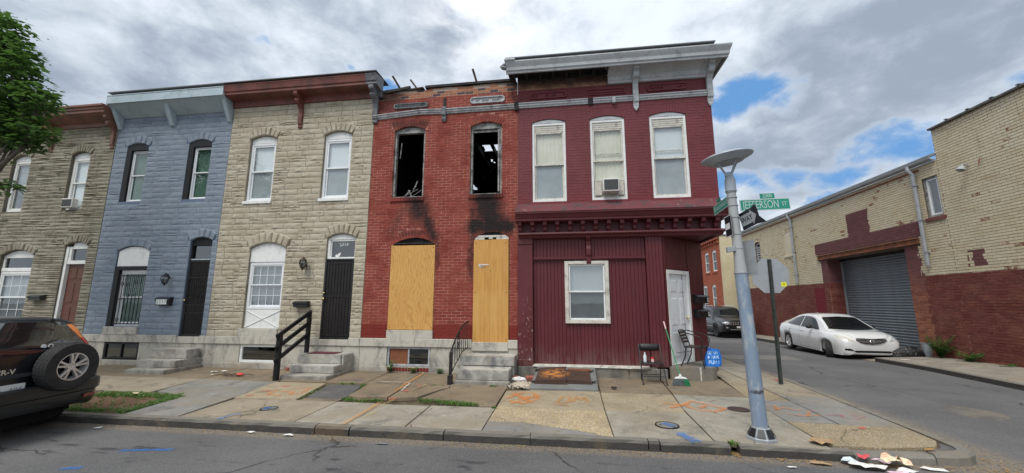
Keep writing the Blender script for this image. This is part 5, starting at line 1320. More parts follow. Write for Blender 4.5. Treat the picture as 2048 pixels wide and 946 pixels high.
# ================================================================ far red brick house on the side street
FH = empty('far_brick_house', (11, 23, -.5), 0, 'red brick rowhouse with cream end wall at the far end of the side street', 'house')
class YW:
    """local wall frame for the x = 11 plane facing -x : local x -> world -y"""
    pass
MW = Matrix(((0, 1, 0, 11.0), (-1, 0, 0, 0), (0, 0, 1, 0), (0, 0, 0, 1)))     # local (u, y, z) -> world (11 + y, -u, z)
def opy(ya, yb, z0, z1, rise=0, ring=0): return Op(-yb, -ya, z0, z1, rise, ring)
fops = [opy(21.75, 22.65, 3.85, 5.35, .1, .1), opy(23.35, 24.25, 3.85, 5.35, .1, .1), opy(22.35, 23.2, 1.0, 2.8, .1, .1), opy(24.2, 25.2, .2, 2.8, .1, .1), opy(25.4, 26.3, 3.85, 5.35, .1, .1)]
mb = MB(); plate(mb, [(-33, -1), (-21.02, -1), (-21.02, 6.35), (-33, 6.35)], fops, 0)
mb.v = [MW @ q for q in mb.v]; mb.build('wall', M_['far_brick'], FH)
mb = MB(); mb.box(11.0, 22, 20.9, 21.015, -1, 6.35); mb.build('cream_end_wall', M_['cream_stucco'], FH)
mb = MB(); mb.box(10.85, 22, 20.85, 21.06, 6.351, 6.43); mb.box(11.2, 21.5, 21.1, 33, 6.2, 6.36); mb.build('roof', M_['slate'], FH)
mb = MB(); mb.box(10.8, 11.0, 21.0, 33, 6.12, 6.35); mb.box(10.9, 11.0, 21.0, 33, 5.85, 5.92)
for k in range(24): mb.box(10.86, 10.999, 21.1 + k * .5, 21.25 + k * .5, 5.92, 6.119)
mb.build('brick_cornice', M_['far_brick'], FH)
for o in fops:
    q = MB(); frame_mb(q, o.x0 + .01, o.x1 - .01, o.z0 + .01, o.z1, .04, .1, .1); q.box(o.x0 + .1, o.x1 - .1, .05, .08, (o.z0 + o.z1) / 2 - .03, (o.z0 + o.z1) / 2 + .03)
    q.prism([(o.x0 + .01, o.z1 + .001), (o.x1 - .01, o.z1 + .001)] + arc(o.x0 + .01, o.x1 - .01, o.z1 + .002, .09)[::-1], 'y', .04, .1)
    q.v = [MW @ p for p in q.v]; wn = q.build('window', M_['white_paint'], FH)
    q = MB(); q.box(o.x0 + .1, o.x1 - .1, .09, .095, o.z0 + .1, o.z1 - .1); q.v = [MW @ p for p in q.v]; q.build('pane', M_['car_glass_dark'], wn)
    q = MB(); q.box(o.x0 - .05, o.x1 + .05, -.05, .03, o.z0 - .1, o.z0 + .005); q.v = [MW @ p for p in q.v]; q.build('window_sill', M_['far_brick'], wn)

# ================================================================ painted brick warehouse
WH = empty('warehouse', (11, 6, 0), 0, 'old warehouse of cream-painted brick over a dark red base, with a grey roller shutter', 'warehouse')
gar = opy(5.45, 9.42, -1.2, 3.38)
wops = [gar, opy(3.90, 4.42, 4.12, 5.36), opy(15.05, 15.62, 3.80, 4.95, .08, .12)]
blind_arch = opy(11.7, 12.5, 3.9, 4.95, .12, .1)
mb = MB(); plate(mb, [(-18.25, -1.2), (6.0, -1.2), (6.0, 6.74), (-3.84, 6.70), (-3.84, 5.80), (-18.25, 5.80)], wops, 0, .62)
mb.v = [MW @ q for q in mb.v]; wl = mb.build('wall', M_['warehouse_mortar'], WH)
allops = wops + [blind_arch, opy(4.86, 9.95, 3.38, 3.60)]
cl = cells_running(-18.25, -3.84, -.40, 5.80, allops, WBW, WBH) + cells_running(-3.84, 2.5, -.40, 6.70, allops, WBW, WBH)
lay(wl, cl, 'brick', M_['warehouse_brick'], WBW, WBH, .010, .011, 'brick', M=MW)
ring = ring_bricks
def wbox(mb, ya, yb, d0, d1, z0, z1): return mb.box(11 - d1, 11 - d0, ya, yb, z0, z1)     # d = outward distance from the wall
for o in (wops[2], blind_arch):
    for i in range(9):
        a0 = -o.a + 2 * o.a * i / 9 + .012; a1 = -o.a + 2 * o.a * (i + 1) / 9 - .012
        pp = [(o.cx + r_ * math.sin(a), o.cz + r_ * math.cos(a)) for r_, a in ((o.R, a0), (o.R, a1), (o.R + .11, a1), (o.R + .11, a0))]
        q = MB(); q.prism(pp, 'y', .0, -.02); q.v = [MW @ p for p in q.v]; q.build('arch_brick', M_['warehouse_brick'], WH)
q = MB(); q.prism(blind_arch.poly(), 'y', .004, -.004); q.v = [MW @ p for p in q.v]; q.build('blocked_window', M_['cream_render'], WH)
q = MB(); wbox(q, 11.62, 12.58, 0, .05, 3.80, 3.895); q.build('window_sill', M_['cream_render'], WH, bevel=.006)
# side, back and roofs
q = MB(); q.box(11.002, 24, 3.72, 3.839, 5.8, 6.70); q.build('tar_side_wall', M_['charred_wood'], WH)
q = MB(); q.box(11.0, 24, 18.25, 18.4, -1.2, 5.8); q.box(23.8, 24, -6, 18.2, -1.2, 5.8); q.box(11.0, 24, -6.1, -5.99, -1.2, 6.74); q.build('side_wall', M_['cream_render'], WH)
q = MB(); q.box(11.05, 24, 3.84, 18.3, 5.72, 5.80); q.box(11.05, 24, -6, 3.7, 6.6, 6.72); q.build('roof', M_['slate'], WH)
# copings on the tall part: separate overlapping caps
y = 3.86; k = 0
while y > -5.8:
    y2 = y - .62; MB().box(10.90, 11.3, y2 + .006, y, 6.705 + .0 * k, 6.765 + .004 * (k % 3)).build('coping_tile', M_['dark_coping'] if 'dark_coping' in MATS else M_['slate'], WH, bevel=.012)
    MB().box(10.88, 11.3, y2 - .04, y2 + .045, 6.7655 + .01, 6.80).build('coping_joint_cap', M_['slate'], WH, bevel=.01); y = y2; k += 1
# gutter, string course and downpipes on the low part
gp = [(-.02, 5.80), (-.10, 5.80), (-.17, 5.84), (-.19, 5.93), (-.17, 5.93), (-.155, 5.86), (-.09, 5.825), (-.02, 5.825)]
q = MB(); n_ = len(gp); v = [(11 + d, 3.86, z) for d, z in gp] + [(11 + d, 18.4, z) for d, z in gp]; q.add(v, [(i, (i + 1) % n_, n_ + (i + 1) % n_, n_ + i) for i in range(n_)] + [tuple(range(n_)), tuple(range(2 * n_ - 1, n_ - 1, -1))]); q.build('gutter', M_['galvanised'], WH)
q = MB(); wbox(q, 3.86, 18.3, -.02, .06, 5.935, 6.0); q.build('roof_edge', M_['galvanised'], WH); q = MB(); wbox(q, 4.45, 18.25, 0, .035, 5.63, 5.69); q.build('string_course', M_['rust_steel'], WH)
def dpipe(y, z0, z1, nm='downpipe'):
    q = MB(); q.tube([(10.84, y + .05, 5.84), (10.83, y + .04, 5.72), (10.92, y, 5.56), (10.92, y, z1), (10.92, y, z0)], .052, 10); o = q.build(nm, M_['galvanised'], WH, smooth=True)
    for z in (z0 + .4, (z0 + z1) / 2, z1 - .3): MB().box(10.86, 10.999, y - .065, y + .065, z - .015, z + .015).build('strap', M_['galvanised'], o)
dpipe(4.60, 2.70, 5.5); dpipe(11.62, 2.5, 5.5)
q = MB(); q.tube([(10.94, 17.7, 5.75), (10.94, 17.6, .9)], .05, 8).build('downpipe', M_['galvanised'], WH, smooth=True)
# louvred window, small upper window
q = MB(); o = wops[2]; frame_mb(q, o.x0 + .005, o.x1 - .005, o.z0 + .005, o.z1, .05, .14, .05)
for k in range(7): q.box(o.x0 + .06, o.x1 - .06, .07, .11, o.z0 + .08 + k * .13, o.z0 + .16 + k * .13)
q.v = [MW @ p for p in q.v]; q.build('louvred_window', M_['band_grey'], WH); q = MB(); q.box(o.x0, o.x1, .2, .22, o.z0, o.z1 + .08); q.v = [MW @ p for p in q.v]; q.build('backing', M_['charred_room'], WH)
o = wops[1]; q = MB(); frame_mb(q, o.x0 + .004, o.x1 - .004, o.z0 + .004, o.z1 - .004, .03, .14, .06); q.v = [MW @ p for p in q.v]; wf = q.build('window', M_['grey_frame'], WH, bevel=.004, label='small white framed window beside the taller wall')
q = MB(); frame_mb(q, o.x0 + .065, o.x1 - .065, o.z0 + .065, o.z1 - .065, .05, .12, .045); q.v = [MW @ p for p in q.v]; q.build('sash', M_['white_vinyl'], wf, bevel=.003)
q = MB(); q.box(o.x0 + .11, o.x1 - .11, .08, .085, o.z0 + .11, o.z1 - .11); q.v = [MW @ p for p in q.v]; q.build('pane', M_['pane_glass'], wf); q = MB(); q.box(o.x0, o.x1, .22, .24, o.z0, o.z1); q.v = [MW @ p for p in q.v]; q.build('backing', M_['lower_screen'], wf)
q = MB(); wbox(q, 3.84, 4.48, -.02, .05, 4.0, 4.115); q.build('window_sill', M_['cornice_brown'], WH, bevel=.006)
# garage: steel lintel, roller shutter of curved slats
q = MB(); wbox(q, 4.86, 9.95, .0, .045, 3.40, 3.585); wbox(q, 4.86, 9.95, .0455, .085, 3.40, 3.425); wbox(q, 4.86, 9.95, .0455, .085, 3.56, 3.585); q.build('steel_lintel', M_['rust_steel'], WH, bevel=.004)
sh = empty('roller_shutter', (11.58, 7.2, -.3), 0, parent=WH); sh.location = W(WH).inverted() @ Vector((11.58, 7.2, -.2))
pitch = .098; me = None; z = -.40; k = 0
sp_ = [(-math.sin(math.pi * i / 6) * .024, pitch * .86 * i / 6) for i in range(7)] + [(.004, pitch * .90), (.004, pitch * .995)]
while z < 3.30:
    if me is None:
        q = MB(); n_ = len(sp_); q.add([(d, 5.40, zz) for d, zz in sp_] + [(d, 9.45, zz) for d, zz in sp_], [(i, i + 1, n_ + i + 1, n_ + i) for i in range(n_ - 1)])
        o = q.build('slat', M_['shutter_grey'], sh, world=False, smooth=True, angle=50, recalc=False); me = o.data; base_loc = o.location.copy()
    else: o = bpy.data.objects.new('slat', me); col.objects.link(o); o.parent = sh
    o.location = base_loc + Vector((11.57, 0, z)) - W(sh).translation; z += pitch; k += 1
MB().box(11.51, 11.59, 5.452, 5.50, -.4, 3.37).build('guide_rail', M_['galvanised'], WH); MB().box(11.51, 11.59, 9.36, 9.418, -.4, 3.37).build('guide_rail', M_['galvanised'], WH); MB().box(11.5, 11.8, 5.45, 9.42, 3.27, 3.6).build('shutter_box', M_['charred_wood'], WH)
q = MB(); q.box(11.75, 11.8, 5.3, 9.6, -1, 3.4); q.build('backing', M_['charred_room'], WH)
# brick jambs inside the garage reveal
jc = []
for k in range(48):
    z = -.38 + k * WBH
    if z > 3.3: break
    for a_, b_ in (((11.006, 11.105), (11.117, 11.33), (11.342, 11.50)) if k % 2 else ((11.006, 11.215), (11.227, 11.44), (11.452, 11.50))):
        for ya, yb in ((9.405, 9.422),): MB().box(a_, b_, ya, yb, z, z + WBH - .011).build('jamb_brick', M_['warehouse_brick'], WH, bevel=.003)
# security lamp, old bracket
q = MB(); q.tube([(11, 2.95, 5.28), (10.86, 2.95, 5.34), (10.80, 2.95, 5.25)], .025, 6); q.lathe([(.02, .08), (.09, .0), (.10, -.06), (.085, -.06), (.02, .0)], (10.80, 2.95, 5.22), 12, Matrix.Rotation(R(20), 4, 'Y')); q.build('wall_light', M_['band_grey'], WH, smooth=True)
q = MB(); q.tube([(10.97, 2.62, 5.38), (10.90, 2.60, 5.2)], .012, 5).build('iron_hook', M_['rust_steel'], WH)
# ================================================================ ground
def road_z(x, y):
    if y < -3.9: z = -.18
    elif y < 3: z = -.18 + .02 * (y + 3.9) / 6.9
    else: z = -.16 - .023 * min(y - 3, 40)
    if y < -5: z += .035 * min(1, (-5 - y) / 3)
    return z
def sw_z(x, y):
    return -.019 * max(0, min(3.9, -y)) if y < 0 else -.023 * max(0, y - 3)
mb = MB()
xs = sorted(set([-500, -120, -40, -20] + [-18 + .75 * i for i in range(45)] + [16, 24, 40, 120, 500]))
ys = sorted(set([-500, -120, -40, -20, -14, -10, -8, -7, -6, -5, -4.5, -3.9] + [-3.5 + .8 * i for i in range(34)] + [26, 30, 35, 43, 60, 120, 500]))
mb.add([(x, y, road_z(x, y)) for y in ys for x in xs], [(j * len(xs) + i, j * len(xs) + i + 1, (j + 1) * len(xs) + i + 1, (j + 1) * len(xs) + i) for j in range(len(ys) - 1) for i in range(len(xs) - 1)])
mb.build('road', M_['asphalt'], None, smooth=True, kind='structure', loc=(0, 0, 0), recalc=False)

# pavement bed with kerbs and separate slabs
SWK = empty('pavement', (0, -2, 0), kind='structure')
YK = -3.62
bed = [(-60, YK), (4.2, YK), (4.38, -3.45), (4.42, -3.2), (4.45, 0), (4.45, 3), (4.45, 16), (3.2, 16), (3.2, .3), (-60, .3)]
vv, ff, nb = grid_poly([(p[0], p[1]) for p in [(-20, YK), (4.2, YK), (4.38, -3.45), (4.42, -3.2), (4.45, 0), (4.45, 16), (3.2, 16), (3.2, .3), (-20, .3)]], .8)
mb = MB(); mb.add([(q[0], q[1], sw_z(q[0], q[1]) - .035) for q in vv], [tuple(f) for f in ff]); mb.build('pavement_bed', M_['dirt_bed'], SWK)
def slab(poly, mat, gap=.007, lift=(0, 0, 0), name='paving_slab', th=.06):
    """one slab: polygon in plan, inset by gap, gently chamfered; lift = (height, tilt x, tilt y)"""
    n = len(poly); a = sum(poly[i][0] * poly[(i + 1) % n][1] - poly[(i + 1) % n][0] * poly[i][1] for i in range(n))
    if a < 0: poly = poly[::-1]
    def inset(P, g):
        o = []
        for i in range(n):
            p0, p1, p2 = Vector(P[i - 1]), Vector(P[i]), Vector(P[(i + 1) % n])
            d1 = (p1 - p0).normalized(); d2 = (p2 - p1).normalized(); n1 = Vector((-d1.y, d1.x)); n2 = Vector((-d2.y, d2.x))
            b = (n1 + n2); b = b / max(b.length_squared, .3) * 2 * .5
            o.append(p1 + b * g * 1.0)
        return o
    cx = sum(p[0] for p in poly) / n; cy = sum(p[1] for p in poly) / n
    def top(p, dz=0): return (p[0], p[1], sw_z(p[0], p[1]) + lift[0] + lift[1] * (p[0] - cx) + lift[2] * (p[1] - cy) + dz)
    A_, B_ = inset(poly, gap), inset(poly, gap + .006)
    gp_, gf, nbb = grid_poly([tuple(p) for p in B_], .9)
    mb = MB(); mb.add([top(p) for p in gp_], [tuple(f) for f in gf])
    v = [top(p, -th) for p in A_] + [top(p, -.005) for p in A_] + [top(p) for p in B_]
    mb.add(v, [(i, (i + 1) % n, n + (i + 1) % n, n + i) for i in range(n)] + [(n + i, n + (i + 1) % n, 2 * n + (i + 1) % n, 2 * n + i) for i in range(n)])
    return mb.build(name, M_[mat], SWK, recalc=True)
def rc(x0, x1, y0, y1): return [(x0, y0), (x1, y0), (x1, y1), (x0, y1)]
r3, r2, r1 = (YK, -2.55), (-2.545, -1.26), (-1.255, .02)
S = slab; rl = lambda s=.004: (random.uniform(-s, s), random.uniform(-.003, .003), random.uniform(-.003, .003))
for k in range(7): S(rc(-20 + k * 1.63, -20 + (k + 1) * 1.63, *r3), ('slab_tan', 'slab_light')[k % 2], lift=rl())
for k in range(7): S(rc(-20 + k * 1.38, -20 + (k + 1) * 1.38, *r2), ('slab_light', 'slab_tan')[k % 2], lift=rl())
for k in range(7): S(rc(-20 + k * 1.38, -20 + (k + 1) * 1.38, *r1), ('slab_brown', 'slab_brown_aggregate')[k % 2], lift=rl())
S([(-10.34, -1.26), (-10.34, -2.40), (-7.60, -2.40), (-7.72, -1.26)], 'slab_tan', lift=rl())
S([(-10.33, -1.25), (-7.72, -1.25), (-7.72, .02), (-10.33, .02)], 'slab_brown', lift=rl()); S([(-7.71, -1.25), (-5.94, -1.33), (-6.03, .02), (-7.71, .02)], 'slab_brown', lift=rl())
S([(-7.55, -2.32), (-7.71, -1.26), (-5.92, -1.36), (-5.75, -2.56), (-6.70, -2.56)], 'slab_grey', lift=rl())
S([(-6.70, -2.57), (-6.60, YK), (-5.68, YK), (-5.745, -2.57)], 'slab_grey', lift=rl())
for a_, b_, mt in ((-5.675, -4.66, 'slab_tan'), (-4.655, -3.82, 'slab_tan'), (-3.815, -3.04, 'slab_light')): S([(a_, YK), (b_, YK), (b_, -2.57), (a_ + .0, -2.57)], mt, lift=rl())
S(rc(-3.035, -2.20, YK, -2.62), 'slab_light', lift=(.004, .004, 0)); S(rc(-2.195, -1.15, YK, -2.57), 'slab_light', lift=rl())
S([(-5.74, -2.56), (-4.58, -2.56), (-4.80, -1.36), (-5.91, -1.36)], 'slab_aggregate', lift=(.006, 0, .004))
S([(-4.52, -2.40), (-3.84, -2.34), (-4.02, -1.30), (-4.72, -1.36)], 'slab_dark', lift=(-.012, .0, .0)); S([(-4.55, -2.56), (-3.85, -2.56), (-3.84, -2.36), (-4.50, -2.42)], 'slab_brown', lift=(-.006, 0, 0))
S([(-3.94, -1.28), (-3.78, -2.30), (-3.50, -2.42), (-3.22, -2.30), (-3.05, -2.34), (-3.13, -1.25)], 'slab_brown', lift=(.028, .0, -.034))
S([(-3.11, -1.25), (-3.03, -2.36), (-2.72, -2.30), (-2.56, -2.22), (-2.36, -1.62), (-2.25, -1.42), (-2.29, -1.22)], 'slab_brown', lift=(.020, .004, -.026))
S([(-2.28, -1.22), (-2.24, -1.42), (-2.35, -1.63), (-2.50, -2.20), (-1.55, -2.36), (-1.40, -2.55), (-1.16, -2.55), (-1.17, -1.2)], 'slab_brown', lift=(.008, 0, -.01))
for a_, b_ in ((-5.9, -4.93), (-4.92, -4.05), (-4.045, -3.30), (-3.295, -2.30), (-2.295, -1.17)): S(rc(a_, b_, *r1), 'slab_brown', lift=(random.uniform(-.004, .01), 0, random.uniform(-.006, .004)))
S([(-1.14, -3.22), (-.62, -3.22), (.30, -3.52), (.40, YK), (.535, YK), (.53, -2.56), (-1.14, -2.50)], 'slab_coarse', gap=.004, lift=(.002, 0, 0)); S([(-1.14, YK), (.37, YK), (.28, -3.53), (-.62, -3.235), (-1.14, -3.235)], 'slab_grey', gap=.003)
S([(-1.14, -2.49), (.53, -2.55), (.55, -1.26), (-1.15, -1.45)], 'slab_aggregate', gap=.004)
S([(-.72, -1.41), (.55, -1.26), (.56, .02), (-.72, .02)], 'slab_brown'); 
S([(.545, YK), (1.72, YK), (1.72, -2.50), (.54, -2.50)], 'slab_light', lift=rl()); S([(.54, -2.49), (1.72, -2.49), (1.80, -1.38), (.56, -1.38)], 'slab_aggregate'); S([(.565, -1.37), (1.80, -1.37), (1.88, .02), (.57, .02)], 'slab_brown')
S([(1.73, -3.60), (1.90, YK - .02), (2.96, YK - .10), (2.98, -2.72), (2.99, -2.2), (1.74, -2.25)], 'slab_light', lift=(.004, 0, 0)); S([(1.74, -2.24), (2.99, -2.19), (3.03, -1.42), (1.82, -1.36)], 'slab_light'); S([(1.82, -1.35), (3.03, -1.41), (3.12, .25), (2.9, .05), (1.90, .02)], 'slab_brown')
S([(3.0, -1.55), (3.62, -1.55), (3.60, -.2), (3.14, -.2)], 'slab_brown_aggregate'); S([(3.0, -2.70), (3.62, -2.72), (3.63, -1.56), (3.0, -1.56)], 'slab_grey'); S([(3.15, -.19), (3.60, -.19), (3.62, 1.8), (3.35, 1.8)], 'slab_tan')
S([(3.64, -2.78), (4.40, -2.80), (4.41, -1.2), (3.64, -1.2)], 'slab_grey'); S([(3.635, -1.19), (4.41, -1.19), (4.42, .6), (3.62, .6)], 'slab_tan')
for k in range(5): S(rc(3.63, 4.42, .61 + k * 1.9, .6 + (k + 1) * 1.9), ('slab_light', 'slab_tan')[k % 2], lift=rl(.002))
for k in range(4): S(rc(3.30, 3.62, 1.81 + k * 1.9, 1.8 + (k + 1) * 1.9), 'slab_tan', lift=rl(.002))
S([(2.99, -3.60), (2.99, -2.72), (4.38, -2.82), (4.36, -3.28), (4.20, -3.48), (4.02, -3.52), (3.6, YK + .02)], 'slab_brown_aggregate', gap=.004, lift=(.004, 0, 0))
S([(4.06, -3.53), (4.22, -3.49), (4.37, -3.30), (4.395, -3.46), (4.30, -3.60), (4.10, -3.62)], 'slab_dark', gap=.003, lift=(-.012, 0, 0))
# kerb stones
def kerb(pts, wd=.13, mat='kerb_stone', zt=None, name='kerb_stone', lift=0, rough=.006):
    """kerb stone along pts (outer top edge), width wd to the left of travel"""
    mb = MB(); v = []; n = len(pts)
    for i, p in enumerate(pts):
        d = (Vector(pts[min(i + 1, n - 1)]) - Vector(pts[max(i - 1, 0)])).normalized(); nn = Vector((-d.y, d.x))
        o = Vector(p); j = Vector((random.uniform(-rough, rough), random.uniform(-rough, rough)))
        z = sw_z(o.x, max(o.y, -3.9)) + .004 + lift + random.uniform(-.003, .003); q = o + nn * wd
        v += [(o.x + j.x * 2 - nn.x * .012, o.y + j.y * 2 - nn.y * .012, -.6), (o.x + j.x - nn.x * .004, o.y + j.y - nn.y * .004, z - .03), (o.x + nn.x * .022, o.y + nn.y * .022, z), (q.x, q.y, z), (q.x, q.y, -.6)]
    f = [(k * 5 + i, k * 5 + (i + 1) % 5, (k + 1) * 5 + (i + 1) % 5, (k + 1) * 5 + i) for k in range(n - 1) for i in range(5)] + [tuple(range(5)), tuple(range(5 * n - 1, 5 * n - 6, -1))]
    mb.add(v, f); return mb.build(name, M_[mat], SWK, bevel=.0)
def subdiv(a, b, st=.12):
    a, b = Vector(a), Vector(b); k = max(1, int((b - a).length / st)); return [tuple(a.lerp(b, i / k)) for i in range(k + 1)]
YO = -3.75
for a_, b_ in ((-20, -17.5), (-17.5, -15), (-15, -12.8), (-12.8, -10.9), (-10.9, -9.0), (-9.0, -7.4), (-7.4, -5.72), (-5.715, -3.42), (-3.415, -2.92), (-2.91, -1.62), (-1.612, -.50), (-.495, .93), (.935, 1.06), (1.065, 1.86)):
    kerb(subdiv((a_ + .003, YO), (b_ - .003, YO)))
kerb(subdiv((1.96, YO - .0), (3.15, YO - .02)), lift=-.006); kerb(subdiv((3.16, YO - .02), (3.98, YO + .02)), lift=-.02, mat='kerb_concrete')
cn = [(3.985, -3.735), (4.2, -3.73), (4.35, -3.69), (4.47, -3.60), (4.53, -3.46), (4.545, -3.2), (4.55, -2.9)]
kerb(cn, .13, 'kerb_concrete', rough=.002)
for k in range(9): kerb([(4.55, y) for y in [-2.895 + k * 1.9 + i * .237 for i in range(9)]], .13, 'kerb_concrete' if k > 0 else 'kerb_concrete', rough=.003)
# tree pit soil in the pavement
vv, ff, nb = grid_poly([(-8.62, -2.44), (-8.62, YK + .01), (-6.62, YK + .01), (-6.75, -2.58), (-7.54, -2.42)], .12)
mb = MB(); mb.add([(q[0], q[1], sw_z(q[0], q[1]) - .012 + .035 * mnoise.noise(Vector((q[0] * 3, q[1] * 3, 0))) + .012 * mnoise.noise(Vector((q[0] * 11, q[1] * 11, 4)))) for q in vv], [tuple(f) for f in ff])
mb.build('bare_soil', M_['soil'], None, smooth=True, kind='structure')
# rubble-strewn broken strip
# utility covers
def cover(x, y, r_, mat, label, rz=0):
    t_ = empty('manhole_cover', (x, y, sw_z(x, y)), label=label, cat='manhole cover')
    z = sw_z(x, y)
    q = MB(); q.lathe([(r_ - .018, z + .001), (r_ - .018, z + .009), (r_, z + .009), (r_ + .004, z + .001)], (x, y, 0), 32); q.build('rim', M_['black_iron'], t_)
    q = MB(); q.lathe([(.0005, z + .0075), (r_ - .02, z + .007), (r_ - .021, z + .001)], (x, y, 0), 32); q.build('lid', M_[mat], t_)
    q = MB(); q.box(x - r_ * .6, x - r_ * .5, y - .02, y + .02, z + .0075, z + .011); q.box(x + r_ * .35, x + r_ * .55, y - r_ * .7, y - r_ * .6, z + .0075, z + .011); q.build('lift_hole', M_['black_iron'], t_)
    return t_
cover(1.30, -3.10, .155, 'hatch_concrete', 'round water meter cover with a blue paint blotch near the kerb')
cover(2.57, -2.19, .155, 'rusty_hatch', 'dark rusty round cover left of the lamp post base')
cover(-4.64, -3.09, .125, 'hatch_concrete', 'pale round cover with blue paint near the kerb by the tan house')
q = MB(); q.lathe([(.001, -.168), (.42, -.168), (.44, -.185)], (6.4, -1.3, 0), 32); q.build('manhole_cover', M_['slab_dark'], None, label='asphalt-worn manhole cover in the side street', cat='manhole cover')
# sprayed marks
def stroke(pts, wd, mat, z0=.0095, name='spray_mark'):
    mb = MB()
    P = [Vector(p) for p in pts]; Q = []
    for a_, b_ in zip(P, P[1:]):
        k = max(1, int((b_ - a_).length / .08)); Q += [a_.lerp(b_, i / k) for i in range(k)]
    Q.append(P[-1]); v = []
    for i, p in enumerate(Q):
        d = (Q[min(i + 1, len(Q) - 1)] - Q[max(i - 1, 0)]).normalized(); nn = Vector((-d.y, d.x)) * wd * random.uniform(.4, .6)
        for s in (-1, 1): c = p + nn * s; v.append((c.x, c.y, sw_z(c.x, c.y) + z0 if p.y > -3.76 else -.174))
    mb.add(v, [(2 * i, 2 * i + 1, 2 * i + 3, 2 * i + 2) for i in range(len(Q) - 1)]); return mb
def marks(strokes, mat, wd=.06, z0=.0095):
    mb = MB()
    for s_ in strokes:
        t_ = stroke(s_, wd, mat, z0); z0 += .0004; mb.add(t_.v, t_.f)
    return mb.build('spray_mark', M_[mat], SWK, recalc=False)
zz = .012
marks([[(-5.35, -2.0), (-5.30, -2.35)], [(-5.2, -2.1), (-4.95, -2.1), (-4.9, -2.3)], [(-5.1, -1.9), (-4.85, -1.75), (-4.75, -2.2), (-4.95, -2.25)], [(-5.3, -2.3), (-5.0, -2.38)]], 'orange_spray', .06, zz)
marks([[(-5.62, -2.45), (-5.5, -2.4)], [(-5.60, -2.1), (-5.42, -2.08)], [(-5.5, -1.72), (-5.34, -1.68)]], 'red_spray', .07, zz)
marks([[(-3.05, -3.70), (-3.04, -3.0), (-3.05, -2.6)], [(-3.20, -1.4), (-3.18, -.9), (-3.22, -.15)], [(-3.16, -2.2), (-3.12, -1.3)]], 'faint_orange_spray', .08, .024)
marks([[(-2.93, -3.35), (-2.90, -3.0)], [(-3.0, -2.8), (-2.90, -2.3)]], 'yellow_spray', .045, .016); marks([[(-2.84, -1.8), (-2.74, -1.3)]], 'yellow_spray', .04, .042)
marks([[(-3.72, -1.24), (-3.1, -1.22)], [(-3.08, -1.3), (-3.0, -1.9)]], 'white_spray', .03, .046); marks([[(-2.98, -2.45), (-2.86, -2.40)], [(-2.97, -1.85), (-2.86, -1.9)], [(-2.85, -1.5), (-2.78, -1.45)]], 'red_spray', .09, .044)
marks([[(-1.05, -2.0), (-.85, -1.6), (-.62, -1.6), (-.52, -2.0), (-.75, -2.3), (-1.0, -2.15)], [(-1.0, -1.65), (-.6, -2.25)], [(-.95, -2.35), (-.5, -1.75)], [(-.88, -1.9), (-.70, -1.85), (-.72, -2.05), (-.86, -2.0)]], 'orange_spray', .085, zz)
marks([[(-.20, -2.2), (-.12, -1.8), (.02, -1.75), (.0, -2.1), (-.15, -2.2)], [(.05, -2.15), (.12, -1.75), (.18, -2.0), (.26, -1.75), (.30, -2.1)], [(-.25, -2.3), (-.0, -2.33)]], 'faint_orange_spray', .07, zz)
marks([[(1.50, -2.0), (1.80, -2.05), (2.0, -1.8), (2.2, -2.0), (2.38, -2.2), (2.15, -2.4), (1.9, -2.3), (1.8, -2.05)], [(1.55, -2.25), (1.9, -2.0)], [(2.0, -2.2), (2.15, -2.05)]], 'orange_spray', .075, zz)
marks([[(3.05, -1.95), (3.22, -1.92), (3.12, -2.15), (3.30, -2.0), (3.42, -2.15), (3.5, -2.1)], [(3.18, -2.35), (3.4, -2.45), (3.55, -2.2)], [(3.38, -2.42), (3.62, -2.38)]], 'orange_spray', .045, zz)
marks([[(3.70, -2.35), (3.95, -2.30), (3.85, -2.45)], [(3.98, -2.5), (4.22, -2.35), (4.05, -2.30)], [(3.62, -2.1), (3.66, -2.25)]], 'pink_spray', .05, zz); marks([[(3.75, -2.95), (3.85, -2.88)], [(4.22, 0), (4.25, .25)]], 'red_spray', .06, .015)
marks([[(1.28, -3.14), (1.36, -3.06)]], 'blue_spray', .16, .013); marks([[(1.36, -3.42), (1.45, -3.62)], [(1.44, -3.6), (1.5, -3.73)]], 'blue_spray', .14, .016); marks([[(-4.70, -3.13), (-4.63, -3.07)]], 'blue_spray', .12, .013); marks([[(-4.95, -3.70), (-4.92, -3.50), (-4.83, -3.42)]], 'blue_spray', .06, .016)
# road marks by the kerb, thin lines
RD = []
def rmark(pts, wd, mat):
    mb = MB(); P = [Vector(p) for p in pts]; v = []
    Q = []
    for a_, b_ in zip(P, P[1:]):
        k = max(1, int((b_ - a_).length / .15)); Q += [a_.lerp(b_, i / k) for i in range(k)]
    Q.append(P[-1])
    for i, p in enumerate(Q):
        d = (Q[min(i + 1, len(Q) - 1)] - Q[max(i - 1, 0)]).normalized(); nn = Vector((-d.y, d.x)) * wd / 2
        for s in (-1, 1): c = p + nn * s; v.append((c.x, c.y, road_z(c.x, c.y) + .005))
    mb.add(v, [(2 * i, 2 * i + 1, 2 * i + 3, 2 * i + 2) for i in range(len(Q) - 1)]); mb.build('road_marking', M_[mat], None, kind='structure', recalc=False)
rmark([(-5.35, -4.62), (-5.05, -4.55), (-4.75, -4.50)], .07, 'blue_spray'); rmark([(-2.75, -5.35), (-2.55, -5.18), (-2.1, -5.25), (-1.9, -5.27)], .03, 'white_spray'); rmark([(-2.8, -5.4), (-2.55, -5.12)], .03, 'faint_orange_spray')
rmark([(-5.4, -5.15), (-5.2, -5.1)], .08, 'blue_spray'); rmark([(2.7, -4.28), (3.0, -4.36), (3.06, -4.40)], .014, 'white_spray'); rmark([(2.95, -4.36), (3.06, -4.40), (2.98, -4.43)], .014, 'white_spray')
